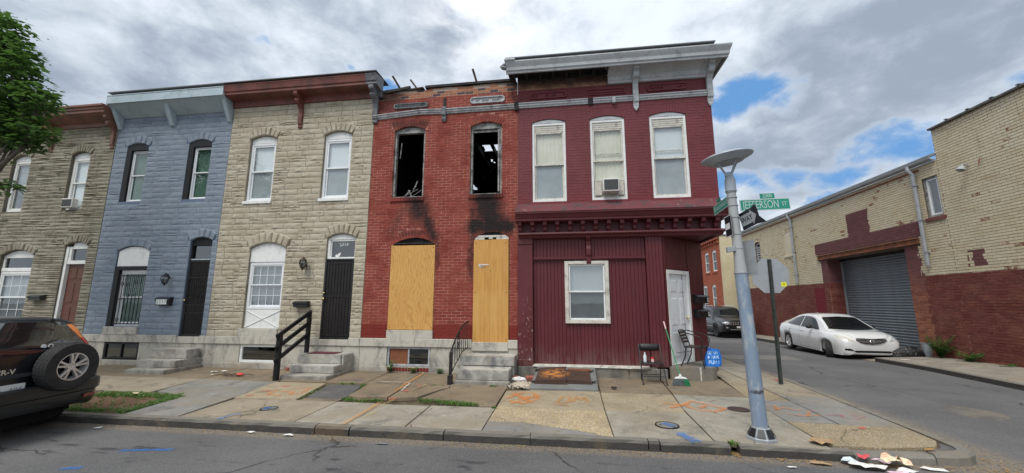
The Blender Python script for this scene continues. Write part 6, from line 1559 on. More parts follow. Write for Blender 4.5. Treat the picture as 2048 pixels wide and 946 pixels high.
# right-hand pavement along the warehouse
FP = empty('warehouse_pavement', (10, 4, 0), kind='structure')
def kx(y): return 9.02 + (.05 * max(0, y) if y < 5 else .25 + .04 * (y - 5)) + (0 if y < 5.2 else .25)
def fz(x, y): return road_z(9, y) + .115 + max(0, x - 9.1) * .035
n = 0
for k in range(16):
    ya, yb = -7 + k * 1.9, -7 + (k + 1) * 1.9 - .012
    if yb > 4.9 and ya < 8.6:   # dropped apron before the shutter
        if ya < 4.9: yb = 4.88
        elif ya >= 4.9: continue
    P = [(kx(ya) + .14, ya), (11.03, ya), (11.03, yb), (kx(yb) + .14, yb)]
    for sl in range(1):
        q = MB(); q.add([(x, y, fz(x, y) - .3) for x, y in P] + [(x, y, fz(x, y)) for x, y in P], [(0, 1, 2, 3), (4, 5, 6, 7), (0, 1, 5, 4), (1, 2, 6, 5), (2, 3, 7, 6), (3, 0, 4, 7)]); q.build('paving_slab', M_['far_pavement'], FP, bevel=.004)
    kb = MB(); C_ = [(kx(ya), ya), (kx(ya) + .135, ya), (kx(yb) + .135, yb), (kx(yb), yb)]
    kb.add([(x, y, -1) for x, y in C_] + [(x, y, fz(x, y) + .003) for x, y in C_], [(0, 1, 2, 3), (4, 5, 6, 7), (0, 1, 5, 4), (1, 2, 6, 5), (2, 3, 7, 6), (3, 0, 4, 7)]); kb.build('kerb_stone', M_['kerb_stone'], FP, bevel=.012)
ap = [(9.25, 4.89), (11.7, 4.89), (11.7, 8.75), (9.45, 8.75)]
q = MB(); q.add([(x, y, -1) for x, y in ap] + [(x, y, (fz(x, y) if x > 10 else road_z(x, y) + .012)) for x, y in ap], [(0, 1, 2, 3), (4, 5, 6, 7), (0, 1, 5, 4), (1, 2, 6, 5), (2, 3, 7, 6), (3, 0, 4, 7)]); q.build('driveway_apron', M_['far_pavement'], FP)
q = MB(); q.add([(11.35, -30, -.3), (40, -30, -.3), (40, 60, -.8), (11.35, 60, -.8)], [(0, 1, 2, 3)])

# ================================================================ plants
def blade_clump(mb, x, y, z, n, h, spread, wd=.006):
    for i in range(n):
        a_ = random.uniform(0, 6.28); r_ = random.uniform(0, spread); bx, by = x + r_ * math.cos(a_), y + r_ * math.sin(a_)
        d = random.uniform(0, 6.28); L = h * random.uniform(.5, 1.2); ln = random.uniform(.2, .9) * L
        s = Vector((math.cos(d + 1.57), math.sin(d + 1.57), 0)) * wd
        p0 = Vector((bx, by, z)); p1 = p0 + Vector((math.cos(d) * ln * .4, math.sin(d) * ln * .4, L * .6)); p2 = p0 + Vector((math.cos(d) * ln, math.sin(d) * ln, L * .9))
        mb.add([p0 - s, p0 + s, p1 + s * .7, p1 - s * .7, p2], [(0, 1, 2, 3), (3, 2, 4)])
g = MB()
for k in range(1300):
    t_ = random.random(); 
    if t_ < .45: x, y = random.uniform(-8.4, -6.8), -2.56 + random.gauss(0, .06) - .12 * (random.random())
    elif t_ < .75: s_ = random.random(); x, y = -6.75 + .12 * s_ + random.gauss(0, .07) - .03, -2.6 - 1.0 * s_
    elif t_ < .93: x, y = random.uniform(-8.4, -6.7), -3.52 + random.gauss(0, .05)
    else: x, y = random.uniform(-8.4, -6.9), random.uniform(-3.5, -2.6)
    if x > -6.64 or y < YK + .02 or y > -2.42: continue
    blade_clump(g, x, y, sw_z(x, y) - .015, 7, .05, .03, .004)
g.build('grass', M_['grass'], None, kind='stuff', recalc=False, label='short green grass round the bare tree pit', cat='grass')
g = MB()
def seam(pts, n, h, wd=.02):
    P = [Vector(p) for p in pts]
    for _ in range(n):
        k = random.randrange(len(P) - 1); c = P[k].lerp(P[k + 1], random.random()); blade_clump(g, c.x + random.gauss(0, wd), c.y + random.gauss(0, wd), sw_z(c.x, c.y) - .01, 5, h, .02, .004)
seam([(-2.45, -2.33), (-1.95, -2.40), (-1.5, -2.48)], 200, .055, .045); seam([(-3.8, -2.38), (-3.6, -2.45)], 40, .05, .03); seam([(-3.45, -2.52), (-3.15, -2.45)], 50, .055, .03); seam([(-4.5, -1.33), (-4.2, -1.32)], 22, .05); seam([(-4.75, -1.4), (-4.55, -2.5)], 30, .03)
seam([(-2.7, -1.24), (-2.4, -1.24)], 25, .04, .012); seam([(-1.5, -1.2), (-1.35, -1.2)], 30, .05, .02); seam([(-1.19, -2.58), (-1.15, -2.62)], 18, .045, .015); seam([(-3.95, -1.6), (-4.0, -1.35)], 20, .05, .02); seam([(1.86, -3.7), (1.96, -3.66)], 25, .05, .015); seam([(-4.8, .0), (-1.2, -.06)], 25, .03, .01); seam([(-6.3, -.9), (-6.2, -1.0)], 22, .06, .03)
g.build('grass', M_['grass'], None, kind='stuff', recalc=False, label='grass tufts growing in the broken pavement joints', cat='grass')
def weed(x, y, z, h, n, label, spread=.2, lw=.03, name='weed', group=None):
    mb = MB(); st = MB()
    for i in range(n):
        a_ = random.uniform(0, 6.28); L = h * random.uniform(.5, 1.1); o = Vector((math.cos(a_), math.sin(a_), 0)); o.y -= .25
        p0 = Vector((x, y, z)); pts = [p0 + o * spread * t * t + Vector((0, 0, L * t)) for t in (0, .35, .7, 1)]
        st.tube(pts, .003, 4, False)
        for k in range(7):
            t = .2 + .8 * k / 6; c = p0 + o * spread * t * t + Vector((0, 0, L * t)); b = random.uniform(0, 6.28)
            d = Vector((math.cos(b), math.sin(b), random.uniform(-.1, .5))).normalized(); s = d.cross(Vector((0, 0, 1))).normalized() * lw * random.uniform(.5, 1); ll = lw * random.uniform(1.6, 2.8)
            mb.add([c, c + d * ll * .5 + s * .6, c + d * ll, c + d * ll * .5 - s * .6], [(0, 1, 2, 3)])
    t_ = empty(name, (x, y, z), label=label, cat='weed', group=group); mb.build('leaf_mass', M_['weeds'], t_, recalc=False, kind='stuff'); st.build('stems', M_['weeds'], t_, recalc=False, kind='stuff')
weed(-4.05, -.10, -.02, .26, 16, 'tallest leafy weed at the left corner of the basement window of the burnt house', .16); weed(-3.50, -.10, -.02, .15, 12, 'smaller leafy weed under the middle of the burnt house basement window', .12); weed(-2.88, -.09, -.02, .13, 8, 'small sprig right of the burnt house basement window', .08)
weed(10.80, 4.55, -.05, .62, 70, 'tall leafy weed against the warehouse wall right of the shutter', .30, .05); weed(10.82, 3.75, -.05, .30, 40, 'low spreading weed at the foot of the warehouse wall', .28, .04); weed(10.85, 2.9, -.05, .12, 16, 'tiny weed at the foot of the red warehouse wall', .2, .03)

# street tree at far left: trunk, limbs, leafy crown
TR = empty('street_tree', (-11.9, -3.1, -.05), label='leafy green street tree at the left edge in front of the grey formstone house', cat='tree')
tk = MB(); base = Vector((-11.9, -3.1, -.1))
tk.tube([base, base + Vector((.03, .02, 1.0)), base + Vector((-.02, .05, 2.2)), base + Vector((.0, .1, 3.2))], [.17, .14, .12, .11], 10); tk.build('trunk', M_['bark'], TR, smooth=True)
lb = MB(); top0 = base + Vector((0, .1, 3.1)); tips = []
clusters = [(-12.053, -3.0, 7.448, 0.5), (-11.544, -3.0, 6.751, 0.45), (-11.149, -3.05, 6.203, 0.42), (-11.098, -3.0, 5.753, 0.5), (-10.694, -2.95, 5.723, 0.36), (-10.355, -3.0, 5.534, 0.22), (-11.16, -3.1, 5.266, 0.5), (-10.681, -3.0, 5.074, 0.4), (-10.359, -3.0, 4.842, 0.26), (-10.909, -3.0, 4.769, 0.3), (-10.514, -3.0, 4.642, 0.18), (-10.94, -3.0, 3.859, 0.18), (-12.296, -3.1, 6.88, 0.8), (-12.14, -2.9, 5.387, 0.9), (-11.704, -3.2, 4.386, 0.45), (-11.555, -3.0, 7.042, 0.25), (-11.054, -3.0, 6.477, 0.18), (-13.1, -3.4, 7.0, 1.0), (-13.4, -3.0, 5.8, 1.0), (-12.5, -3.7, 6.0, .8)]
for cx_, cy_, cz_, cr in clusters:
    c = Vector((cx_, cy_, cz_)); mid = top0.lerp(c, .5) + Vector((random.uniform(-.15, .15), random.uniform(-.15, .15), .2)); lb.tube([top0, mid, c], [.06, .035, .012], 6, False)
    for _ in range(4):
        e = c + Vector((random.gauss(0, 1), random.gauss(0, 1), random.gauss(0, .7))).normalized() * cr * .8; lb.tube([mid.lerp(c, .6), (mid.lerp(c, .6) + e) / 2 + Vector((0, 0, .06)), e], [.014, .009, .004], 4, False)
lb.build('limbs', M_['bark'], TR, smooth=True)
lv = MB()
for cx_, cy_, cz_, cr in clusters:
    nl_ = int(88 * (cr / .5) ** 1.9)
    for _ in range(nl_):     # sprays of leaves
        dv_ = Vector((random.gauss(0, 1), random.gauss(0, 1), random.gauss(0, 1))).normalized() * cr * random.uniform(.35, 1.08) ** .8; dv_.z *= .62
        sp0 = Vector((cx_, cy_, cz_)) + dv_; od = Vector((dv_.x, dv_.y, dv_.z * .5 - .05)).normalized()
        for j in range(8):
            c = sp0 + Vector((random.gauss(0, .075), random.gauss(0, .075), random.gauss(0, .045))); a_ = random.uniform(0, 6.28); s = random.choice((.04, .06, .08, .10)) * random.uniform(.85, 1.15)
            d = (od * .6 + Vector((math.cos(a_), math.sin(a_), random.uniform(-.5, .15)))).normalized(); sd_ = d.cross(Vector((random.uniform(-.4, .4), random.uniform(-.4, .4), 1))).normalized()
            lv.add([c, c + d * s * .45 + sd_ * s * .55, c + d * s * 1.1 + sd_ * s * .22, c + d * s * 1.45, c + d * s * 1.1 - sd_ * s * .22, c + d * s * .45 - sd_ * s * .55], [(0, 1, 2, 3), (0, 3, 4, 5)])
lv.build('crown', M_['tree_leaves'], TR, recalc=False)
# ================================================================ street furniture and small things
# lamp post
LX, LY = 2.31, -3.50
zb = sw_z(LX, LY)
LP = empty('street_lamp', (LX, LY, zb), label='grey steel street lamp with a wide saucer shade, carrying the corner street signs', cat='street lamp')
tl = Vector((-.04, .0, 1)).normalized()     # slight lean
def lp(z, r_=0, a_=0): b = Vector((LX, LY, zb)) + Vector((-.028, 0, 1)) * (z - zb); return b + Vector((math.cos(a_) * r_, math.sin(a_) * r_, 0))
q = MB(); n = 8
for i in range(len([0])):
    prof = [(.165, 0), (.168, .035), (.15, .05), (.10, .15), (.098, .165)]
    q.lathe(prof, (LX, LY, zb), 8)
o = q.build('base_plate', M_['sign_back'], LP)
q = MB()
for k in range(8):
    a_ = R(22.5 + 45 * k) ; a0, a1 = R(45 * k + 5), R(45 * k + 40)
    q.add([(LX + r_ * math.cos(a), LY + r_ * math.sin(a), zb + z_) for r_, z_ in ((.158, .055), (.108, .142)) for a in (a0, a1)], [(0, 1, 3, 2)])
q.build('base_recess', M_['black_metal'], o, recalc=False)
q = MB()
for k in range(4):
    a_ = R(45 + 90 * k); q.lathe([(.001, .075), (.016, .072), (.02, .03)], (LX + .135 * math.cos(a_), LY + .135 * math.sin(a_), zb), 6)
q.build('anchor_bolt', M_['galvanised'], o)
q = MB(); q.tube([lp(zb + .10), lp(.6), lp(1.2), lp(1.94)], [.088, .084, .080, .077], 20); q.build('lower_pole', M_['lamp_pole'], LP, smooth=True)
q = MB(); q.tube([lp(1.941), lp(2.2), lp(3.05)], [.076, .062, .056], 20); q.build('pole', M_['lamp_pole'], LP, smooth=True)
for z in (2.47, 2.86, 2.97, 3.05, 1.96, 2.70, 2.28):
    q = MB(); q.lathe([(.060 if z > 2.2 else .081, -.010), (.064 if z > 2.2 else .084, -.007), (.064 if z > 2.2 else .084, .007), (.060 if z > 2.2 else .081, .010)], lp(z), 20)
    for k in range(10): a_ = R(36 * k); q.box(lp(z).x + math.cos(a_) * .064 - .004, lp(z).x + math.cos(a_) * .064 + .004, lp(z).y + math.sin(a_) * .064 - .004, lp(z).y + math.sin(a_) * .064 + .004, z - .005, z + .005)
    q.build('steel_strap', M_['galvanised'], LP, smooth=True)
q = MB(); q.lathe([(.001, .21), (.05, .21), (.055, .18), (.066, .17), (.066, .02), (.071, .015), (.071, .0), (.058, -.002)], lp(3.06), 20); q.lathe([(.001, .052), (.048, .05), (.053, .0)], lp(3.27), 16); q.build('pole_cap', M_['steel_shade'], LP, smooth=True)
sc0 = lp(3.5); TM = Matrix.Rotation(R(-7), 4, 'Y') @ Matrix.Rotation(R(2), 4, 'X')
q = MB()
for k in range(4):
    a_ = R(20 + 90 * k); e = TM @ Vector((.155 * math.cos(a_), .155 * math.sin(a_), -.025)); s0 = lp(3.285, .035, a_); q.tube([s0, sc0 + e], [.012, .010], 8)
q.build('strut', M_['steel_shade'], LP, smooth=True)
q = MB(); q.lathe([(.001, -.035), (.20, -.035), (.215, -.02), (.315, .022), (.325, .035), (.322, .045), (.25, .075), (.12, .10), (.045, .108), (.04, .125), (.001, .128)], sc0, 48, TM); q.build('lamp_shade', M_['steel_shade'], LP, smooth=True, angle=50)
q = MB(); q.lathe([(.001, -.036), (.17, -.036), (.175, -.044), (.10, -.06), (.001, -.062)], sc0, 32, TM); q.build('lens', M_['sign_back'], LP, smooth=True)
# box bracket and narrow sign seen from behind
q = MB(); q.obox(lp(2.27) + Vector((-.10, -.03, 0)), (.055, .01, .01), (0, .03, 0), (0, 0, .035)); q.build('camera_bracket', M_['galvanised'], LP, bevel=.004)

def flat_sign(name, c, right, up, w_, h_, mat, label, cat='street sign', poly=None, th=.003, back=None):
    r_ = Vector(right).normalized(); n_ = r_.cross(Vector(up)).normalized(); u_ = n_.cross(r_)
    q = MB(); poly = poly or [(-w_ / 2, -h_ / 2), (w_ / 2, -h_ / 2), (w_ / 2, h_ / 2), (-w_ / 2, h_ / 2)]; N_ = len(poly); c = Vector(c)
    v = [c + r_ * a + u_ * b + n_ * th for a, b in poly] + [c + r_ * a + u_ * b - n_ * th for a, b in poly]
    q.add(v, [tuple(range(N_)), tuple(range(2 * N_ - 1, N_ - 1, -1))] + [(i, (i + 1) % N_, N_ + (i + 1) % N_, N_ + i) for i in range(N_)])
    t_ = empty(name, c, label=label, cat=cat); q.build('sign_panel', M_[mat], t_); return t_, face_M(c + n_ * (th + .0008), r_, u_)
# JEFFERSON ST, facing the camera, to the right of the pole, rising a little
rj = Vector((1, .12, .045)).normalized(); uj = Vector((-.03, 0, 1))
cj = Vector((2.63, -3.50, 2.865))
t_, FM = flat_sign('street_name_sign', cj, rj, uj, .66, .155, 'sign_green', 'long green JEFFERSON ST sign to the right of the lamp pole')
text_obj('JEFFERSON', .150, M_['sign_letter'], t_, FM @ Matrix.Translation((-.055, -.002, 0)), 'lettering', .0006, sx=.66, bold=.001); text_obj('ST', .075, M_['sign_letter'], t_, FM @ Matrix.Translation((.255, .0, 0)), 'lettering', .0006, sx=.85, bold=.0008)
q = MB(); frame_mb(q, -.328, .328, -.0755, .0755, .0, .0012, .006); q.v = [FM @ Vector((p.x, p.z, -p.y)) for p in q.v]; q.build('border', M_['sign_white'], t_)
t2, FM2 = flat_sign('block_number_sign', cj + rj * .04 + Vector((0, 0, .116)), rj, uj, .19, .068, 'sign_green', 'small green 2300 block plate on top of the JEFFERSON ST sign')
text_obj('2300', .062, M_['sign_letter'], t2, FM2, 'lettering', .0006, bold=.0008)
# N BRADFORD ST, running away towards the camera on the left
rb_ = Vector((.0, -1, .055)).normalized(); cb = Vector((2.185, -3.22, 2.925))
t3, FM3 = flat_sign('street_name_sign', cb, rb_, (-.03, 0, 1), .54, .135, 'sign_green', 'green N BRADFORD ST sign seen foreshortened to the left of the lamp pole')
text_obj('N BRADFORD ST', .085, M_['sign_letter'], t3, FM3, 'lettering', .0006, sx=.72, bold=.0008)
q = MB(); frame_mb(q, -.248, .248, -.0655, .0655, .0, .0012, .006); q.v = [FM3 @ Vector((p.x, p.z, -p.y)) for p in q.v]; q.build('border', M_['sign_white'], t3)
t4, FM4 = flat_sign('block_number_sign', cb + rb_ * -.06 + Vector((.0, .0, .105)), rb_, (0, 0, 1), .12, .06, 'sign_green', 'small green block plate above the N BRADFORD ST sign')
# ONE WAY: bent plate wrapped on the pole, arrow to the right
ro = Vector((.78, -.60, .16)).normalized()
co = Vector((2.36, -3.60, 2.66))
ap_ = [(-.12, -.115), (.10, -.115), (.235, -.14), (.165, -.03), (.17, .10), (.155, .14), (.10, .115), (-.12, .115)]
t5, FM5 = flat_sign('one_way_sign', co, (.30, -.72, .17), (-.10, .05, 1), .4, .25, 'sign_black', 'black one way sign with bent corner, white arrow reading WAY, pointing right', poly=ap_)
q = MB(); AP = [(-.115, -.07), (.06, -.07), (.06, -.105), (.135, .0), (.06, .105), (.06, .07), (-.115, .07)]
q.prism(AP, 'z', 0, .0008); q.v = [FM5 @ p for p in q.v]; q.build('arrow', M_['sign_back'], t5); text_obj('WAY', .105, M_['sign_black'], t5, FM5 @ Matrix.Translation((-.015, 0, .0018)), 'lettering', .0005, sx=.75, bold=.001)  # white arrow drawn in grey: the shade on it is in its colour
t6, FM6 = flat_sign('one_way_sign', (2.165, -3.47, 2.59), (.0, -1, .0), (-.03, 0, 1), .22, .28, 'sign_black', 'second black one way sign edge-on to the left of the lamp pole')
q = MB(); frame_mb(q, -.11, .11, -.14, .14, .0, .0012, .008); q.box(-.09, .05, .0, .0013, -.04, .04); q.v = [FM6 @ Vector((p.x, p.z, -p.y)) for p in q.v]; q.build('border', M_['sign_white'], t6)
t7, _ = flat_sign('parking_sign', (2.375, -3.47, 2.16), (.55, -.83, 0), (-.035, 0, 1), .20, .46, 'sign_back', 'plain grey back of a tall sign strapped behind the lamp pole')

# stop sign from behind on a U-channel post
SP = empty('stop_sign', (4.13, -.25, 0), label='back of an octagonal stop sign on a dark green channel post', cat='road sign')
q = MB()
lean = Vector((.005, 0, 1))
def sp(x, y, z): return (4.13 + x + .010 * z, -.25 + y, z)
prof = [(-.04, .012), (-.022, .012), (-.016, -.018), (.016, -.018), (.022, .012), (.04, .012), (.04, .006), (.026, .006), (.019, -.026), (-.019, -.026), (-.026, .006), (-.04, .006)]
n = len(prof); q.add([sp(x, y, 0.0) for x, y in prof] + [sp(x, y, 2.46) for x, y in prof], [(i, (i + 1) % n, n + (i + 1) % n, n + i) for i in range(n)] + [tuple(range(n)), tuple(range(2 * n - 1, n - 1, -1))]); q.build('post', M_['post_green'], SP)
oc = [(.375 * math.cos(R(22.5 + 45 * k)) / math.cos(R(22.5)) * .93, .375 * math.sin(R(22.5 + 45 * k)) / math.cos(R(22.5)) * .93) for k in range(8)]
q = MB(); q.prism([(4.151 + x, 2.12 + z) for x, z in oc], 'y', -.236, -.232); q.build('sign_panel', M_['sign_back'], SP)
q = MB(); q.prism([(4.151 + x * .97, 2.12 + z * .97) for x, z in oc], 'y', -.2315, -.2305); q.build('sign_face', M_['lens_red'], SP)
MB().box(4.335, 4.435, -.2385, -.2365, 1.90, 1.99).build('sticker', M_['yellow_sticker'], SP); text_obj('D', .06, M_['post_green'], SP, face_M((4.385, -.2392, 1.945), (1, 0, 0), (0, 0, 1)), 'lettering', .0004)
q = MB()
for z in (1.92, 2.32): q.lathe([(.001, -.006), (.012, -.006), (.012, .004)], (4.151, -.277, z), 6, Matrix.Rotation(R(90), 4, 'X'))
q.build('bolt', M_['galvanised'], SP)

# mailboxes
def mailbox(c, right, w_, h_, d_, mat, label, number=None, nsz=.1, flap=True, nmat='sign_black', plate=True):
    c = Vector(c); r_ = Vector(right).normalized(); u_ = Vector((0, 0, 1)); n_ = r_.cross(u_)       # n_ points out
    t_ = empty('mailbox', c, label=label, cat='mailbox')
    def P(a, z, o): return c + r_ * a + u_ * z + n_ * o
    q = MB(); pr_ = [(0, -h_ / 2), (d_, -h_ / 2), (d_, h_ * .22), (d_ * .8, h_ * .36), (0, h_ * .40)]; n = 5
    q.add([P(-w_ / 2, z, o) for o, z in pr_] + [P(w_ / 2, z, o) for o, z in pr_], [(i, (i + 1) % n, n + (i + 1) % n, n + i) for i in range(n)] + [tuple(range(n)), tuple(range(2 * n - 1, n - 1, -1))]); q.build('box', M_[mat], t_, bevel=.004)
    q = MB(); pr_ = [(0, h_ * .41), (d_ * .8, h_ * .37), (d_ + .012, h_ * .24), (d_ + .012, -.0), (d_ + .018, -.0), (d_ + .02, h_ * .25), (d_ * .82, h_ * .42), (0, h_ * .5)]; n = 8
    q.add([P(-w_ / 2 - .006, z, o) for o, z in pr_] + [P(w_ / 2 + .006, z, o) for o, z in pr_], [(i, (i + 1) % n, n + (i + 1) % n, n + i) for i in range(n)] + [tuple(range(n)), tuple(range(2 * n - 1, n - 1, -1))]); q.build('lid', M_[mat], t_, bevel=.002)
    if number:
        L = len(number)
        for k, ch in enumerate(number):
            a = (k - (L - 1) / 2) * nsz * .78 if L > 1 else w_ * .36
            if L > 1 and 0: pass
            if plate: q = MB(); q.obox(P(a, -.02, d_ + .021), r_ * nsz * .37, u_ * nsz * .62, n_ * .001); q.build('number_tile', M_['sign_white'], t_)
            text_obj(ch, nsz * 1.05, M_['sign_black'], t_, face_M(P(a, -.02, d_ + .0225), r_, u_), 'number', .0005, sx=.8, bold=.002)
    return t_
mailbox((-10.27, 0, 1.60), (1, 0, .0), .40, .22, .12, 'black_metal', 'black mailbox with 2317 number tiles on the blue house', '2317', .10)
mailbox((-6.40, -.03, 1.53), (1, 0, 0), .36, .15, .12, 'black_metal', 'small black mailbox left of the tan house door'); mailbox((-14.22, -.03, 1.69), (1, 0, 0), .40, .15, .12, 'post_green', 'dark green mailbox on the grey formstone house')
p = DG(1.36, -.0); mailbox((p[0], p[1], 1.66), (1, 1, 0), .50, .20, .13, 'black_metal', 'upper black mailbox on the corner shop, marked A', 'A', .08)
mailbox((p[0], p[1], 1.33), (1, 1, 0), .50, .20, .13, 'black_metal', 'lower black mailbox on the corner shop, marked B', 'B', .08)
pb = DG(1.50, -.07); t_ = empty('bottle', (pb[0], pb[1], 1.425), label='small clear bottle standing on the lower corner mailbox', cat='bottle')
q = MB(); q.lathe([(.001, 0), (.028, 0), (.03, .01), (.03, .06), (.012, .085), (.012, .10)], (pb[0], pb[1], 1.434), 12); q.build('body', M_['clear_bottle'], t_, smooth=True); MB().lathe([(.014, .098), (.014, .118), (.001, .12)], (pb[0], pb[1], 1.434), 10).build('cap', M_['sign_white'], t_)
# wall lanterns
def lantern(x, z, y, mat, label, style):
    t_ = empty('wall_lantern', (x, 0, z), label=label, cat='wall lamp')
    q = MB(); q.tube([(x, -.03, z + .02), (x, -.10, z + .12), (x, y, z + .14)], .012, 6); q.lathe([(.001, -.03), (.05, -.03), (.045, -.06), (.001, -.065)], (x, .0, z + .02), 10, Matrix.Rotation(R(90), 4, 'X')); q.v = [Vector((p.x, p.y, p.z)) for p in q.v]; q.build('arm', M_[mat], t_, smooth=True)
    q = MB(); q.lathe([(.001, .17), (.012, .15), (.02, .13), (.085, .07), (.09, .06), (.07, .06)], (x, y, z), 6 if style else 12); q.build('cap', M_[mat], t_)
    q = MB(); q.lathe([(.07, .058), (.085, -.0), (.055, -.10), (.05, -.11)], (x, y, z), 6 if style else 12); q.build('glass', M_['dark_glass'], t_)
    q = MB()
    for k in range(6):
        a_ = R(60 * k); q.bar((x + .072 * math.cos(a_), y + .072 * math.sin(a_), z + .06), (x + .087 * math.cos(a_), y + .087 * math.sin(a_), z), .01, .01); q.bar((x + .087 * math.cos(a_), y + .087 * math.sin(a_), z), (x + .055 * math.cos(a_), y + .055 * math.sin(a_), z - .10), .01, .01)
    q.build('cage', M_[mat], t_); q = MB(); q.lathe([(.058, -.10), (.058, -.115), (.015, -.14), (.02, -.155), (.001, -.17)], (x, y, z), 10)
    if not style: q.tube([(x, y, z - .16), (x, y - .0, z - .24)], [.012, .003], 6); q.tube([(x, -.03, z), (x, -.035, z - .22)], [.014, .006], 6)
    q.build('base', M_[mat], t_); MB().lathe([(.001, .03), (.022, .0), (.02, -.06), (.001, -.08)], (x, y, z), 8).build('bulb', M_['white_vinyl'], t_)
lantern(-6.40, 2.52, -.17, 'bronze', 'bronze lantern on the tan house left of the door', False); lantern(-10.22, 2.16, -.17, 'black_metal', 'black caged lantern above the 2317 mailbox', True)
# air conditioners
def aircon(x0, x1, z0, z1, y0, label, side=True):
    t_ = empty('air_conditioner', ((x0 + x1) / 2, y0, z0), label=label, cat='air conditioner')
    MB().box(x0, x1, y0, .03, z0, z1).build('casing', M_['ac_white'], t_, bevel=.01); q = MB(); q.box(x0 + .025, x1 - .025, y0 - .004, y0 - .001, z0 + .03, z1 - .03); q.build('grille_back', M_['charred_room'], t_)
    q = MB(); k = z0 + .04
    while k < z1 - .04: q.box(x0 + .025, x1 - .025, y0 - .008, y0 - .0045, k, k + .007); k += .014
    q.build('grille', M_['ac_grille'], t_); return t_
aircon(.86, 1.22, 4.05, 4.35, -.22, 'white window air conditioner in the middle upper window of the corner building')
q = MB(); q.box(.70, .85, .03, .05, 4.02, 4.36); q.box(1.23, 1.35, .03, .05, 4.02, 4.36)
for k in range(4): q.box(.72 + k * .032, .735 + k * .032, .022, .0295, 4.03, 4.35); q.box(1.24 + k * .028, 1.252 + k * .028, .022, .0295, 4.03, 4.35)
q.box(.70, 1.35, .022, .06, 4.361, 4.39); q.build('accordion_panel', M_['aged_white_paint'], wins5[1])
aircon(-13.98, -13.62, 4.18, 4.44, -.12, 'small white air conditioner in the upper window of the grey formstone house')

# cellar hatch
CH = empty('cellar_hatch', (-.08, -.75, 0), label='rusty two-leaf steel cellar hatch on a concrete kerb before the shopfront', cat='cellar hatch')
def hz(y): return .02 + (y + 1.30) * .16
q = MB(); pts = [(-.74, -1.33), (.53, -1.33), (.56, -.12), (-.66, -.12)]
q.add([(x, y, -.1) for x, y in pts] + [(x, y, hz(y) + .005) for x, y in pts], [(0, 1, 2, 3), (4, 5, 6, 7), (0, 1, 5, 4), (1, 2, 6, 5), (2, 3, 7, 6), (3, 0, 4, 7)]); q.build('concrete_kerb', M_['hatch_concrete'], CH, bevel=.012)
def leaf(x0, x1, ya, yb, up0, up1, nm='hatch_leaf'):
    q = MB(); pts = [(x0 - .03, ya), (x1, ya), (x1 - .0, yb), (x0 + .01, yb)]
    q.add([(x, y, hz(y) + .008) for x, y in pts] + [(x, y, hz(y) + (.045 if k < 2 else .035) + (up0 if k in (0, 3) else up1)) for k, (x, y) in enumerate(pts)], [(0, 1, 2, 3), (4, 5, 6, 7), (0, 1, 5, 4), (1, 2, 6, 5), (2, 3, 7, 6), (3, 0, 4, 7)])
    o = q.build(nm, M_['rusty_hatch'], CH, bevel=.004); return o
o1 = leaf(-.62, -.05, -1.12, -.35, .01, .05); o2 = leaf(-.035, .42, -1.08, -.50, .04, .0)
q = MB(); q.box(-.66, -.03, -1.16, -1.125, .045, .075); q.box(-.02, .44, -1.12, -1.085, .05, .08); q.build('angle_iron', M_['rusty_hatch'], CH)
q = MB()
for x, y in ((-.68, -1.10), (-.66, -.45), (.46, -1.05), (.45, -.45)): q.tube([(x - .02, y, hz(y) + .02), (x + .05, y, hz(y) + .05)], .018, 6); q.box(x - .03, x + .0, y - .02, y + .02, hz(y), hz(y) + .04)
q.build('hinge', M_['black_iron'], CH)
q = MB(); q.box(-.02, .46, -.42, -.24, hz(-.4), hz(-.3) + .02); q.build('rusted_plate', M_['rust_steel'], CH, bevel=.004)

# brush and rubble beside the steps
q = MB()
for k in range(420):
    x, y = -.92 + random.gauss(0, .13), -1.02 + random.gauss(0, .16)
    if x > -.72 or x < -1.16 or y < -1.36 or y > -.5: continue
    s = random.uniform(.010, .022); q.ball((x, y, sw_z(x, y) + s * .4 + max(0, .025 - abs(x + .92) * .1)), s, 5, 3, (1, 1, .6))
q.build('gravel_pile', M_['pebbles'], None, kind='stuff', recalc=False, label='small heap of pale gravel between the steps and the cellar hatch', cat='gravel')
def lump(name, c, r_, mat, label, cat, sq=(1, 1, .5), n=9, amp=.3, rz=0, seed=1):
    rnd = random.Random(seed); q = MB(); q.ball((0, 0, 0), r_, n, 6, sq)
    M3 = Matrix.Rotation(rz, 3, 'Z'); q.v = [Vector(c) + M3 @ (p * (1 + amp * mnoise.noise(p * (2.2 / r_) + Vector((seed * 3.1, 0, 0))))) for p in q.v]; return q.build(name, M_[mat], None, smooth=False, label=label, cat=cat)
lump('plastic_bag', (-1.0, -.72, .045), .11, 'paper_white', 'crumpled white plastic bag beside the steps of the burnt house', 'litter', (1.2, .8, .45), 12, .8, .2, 4)
MB().obox((-.78, -.60, .05), Vector((.09, .02, .0)), Vector((-.01, .045, .01)), Vector((0, -.005, .032))).build('loose_brick', M_['brick_rubble'], None, bevel=.006, label='loose red brick lying by the cellar hatch', cat='brick')
lump('rubble_lump', (-1.1, -.52, .03), .06, 'brick_rubble', 'broken brick lump against the step side stone', 'rubble', (1.2, .9, .7), 8, .5, 0, 7)
lump('black_rag', (.83, -1.12, .012), .05, 'dark_plastic', 'black rag on the pavement right of the cellar hatch', 'litter', (1.3, .7, .35), 8, .7, -.6, 9)

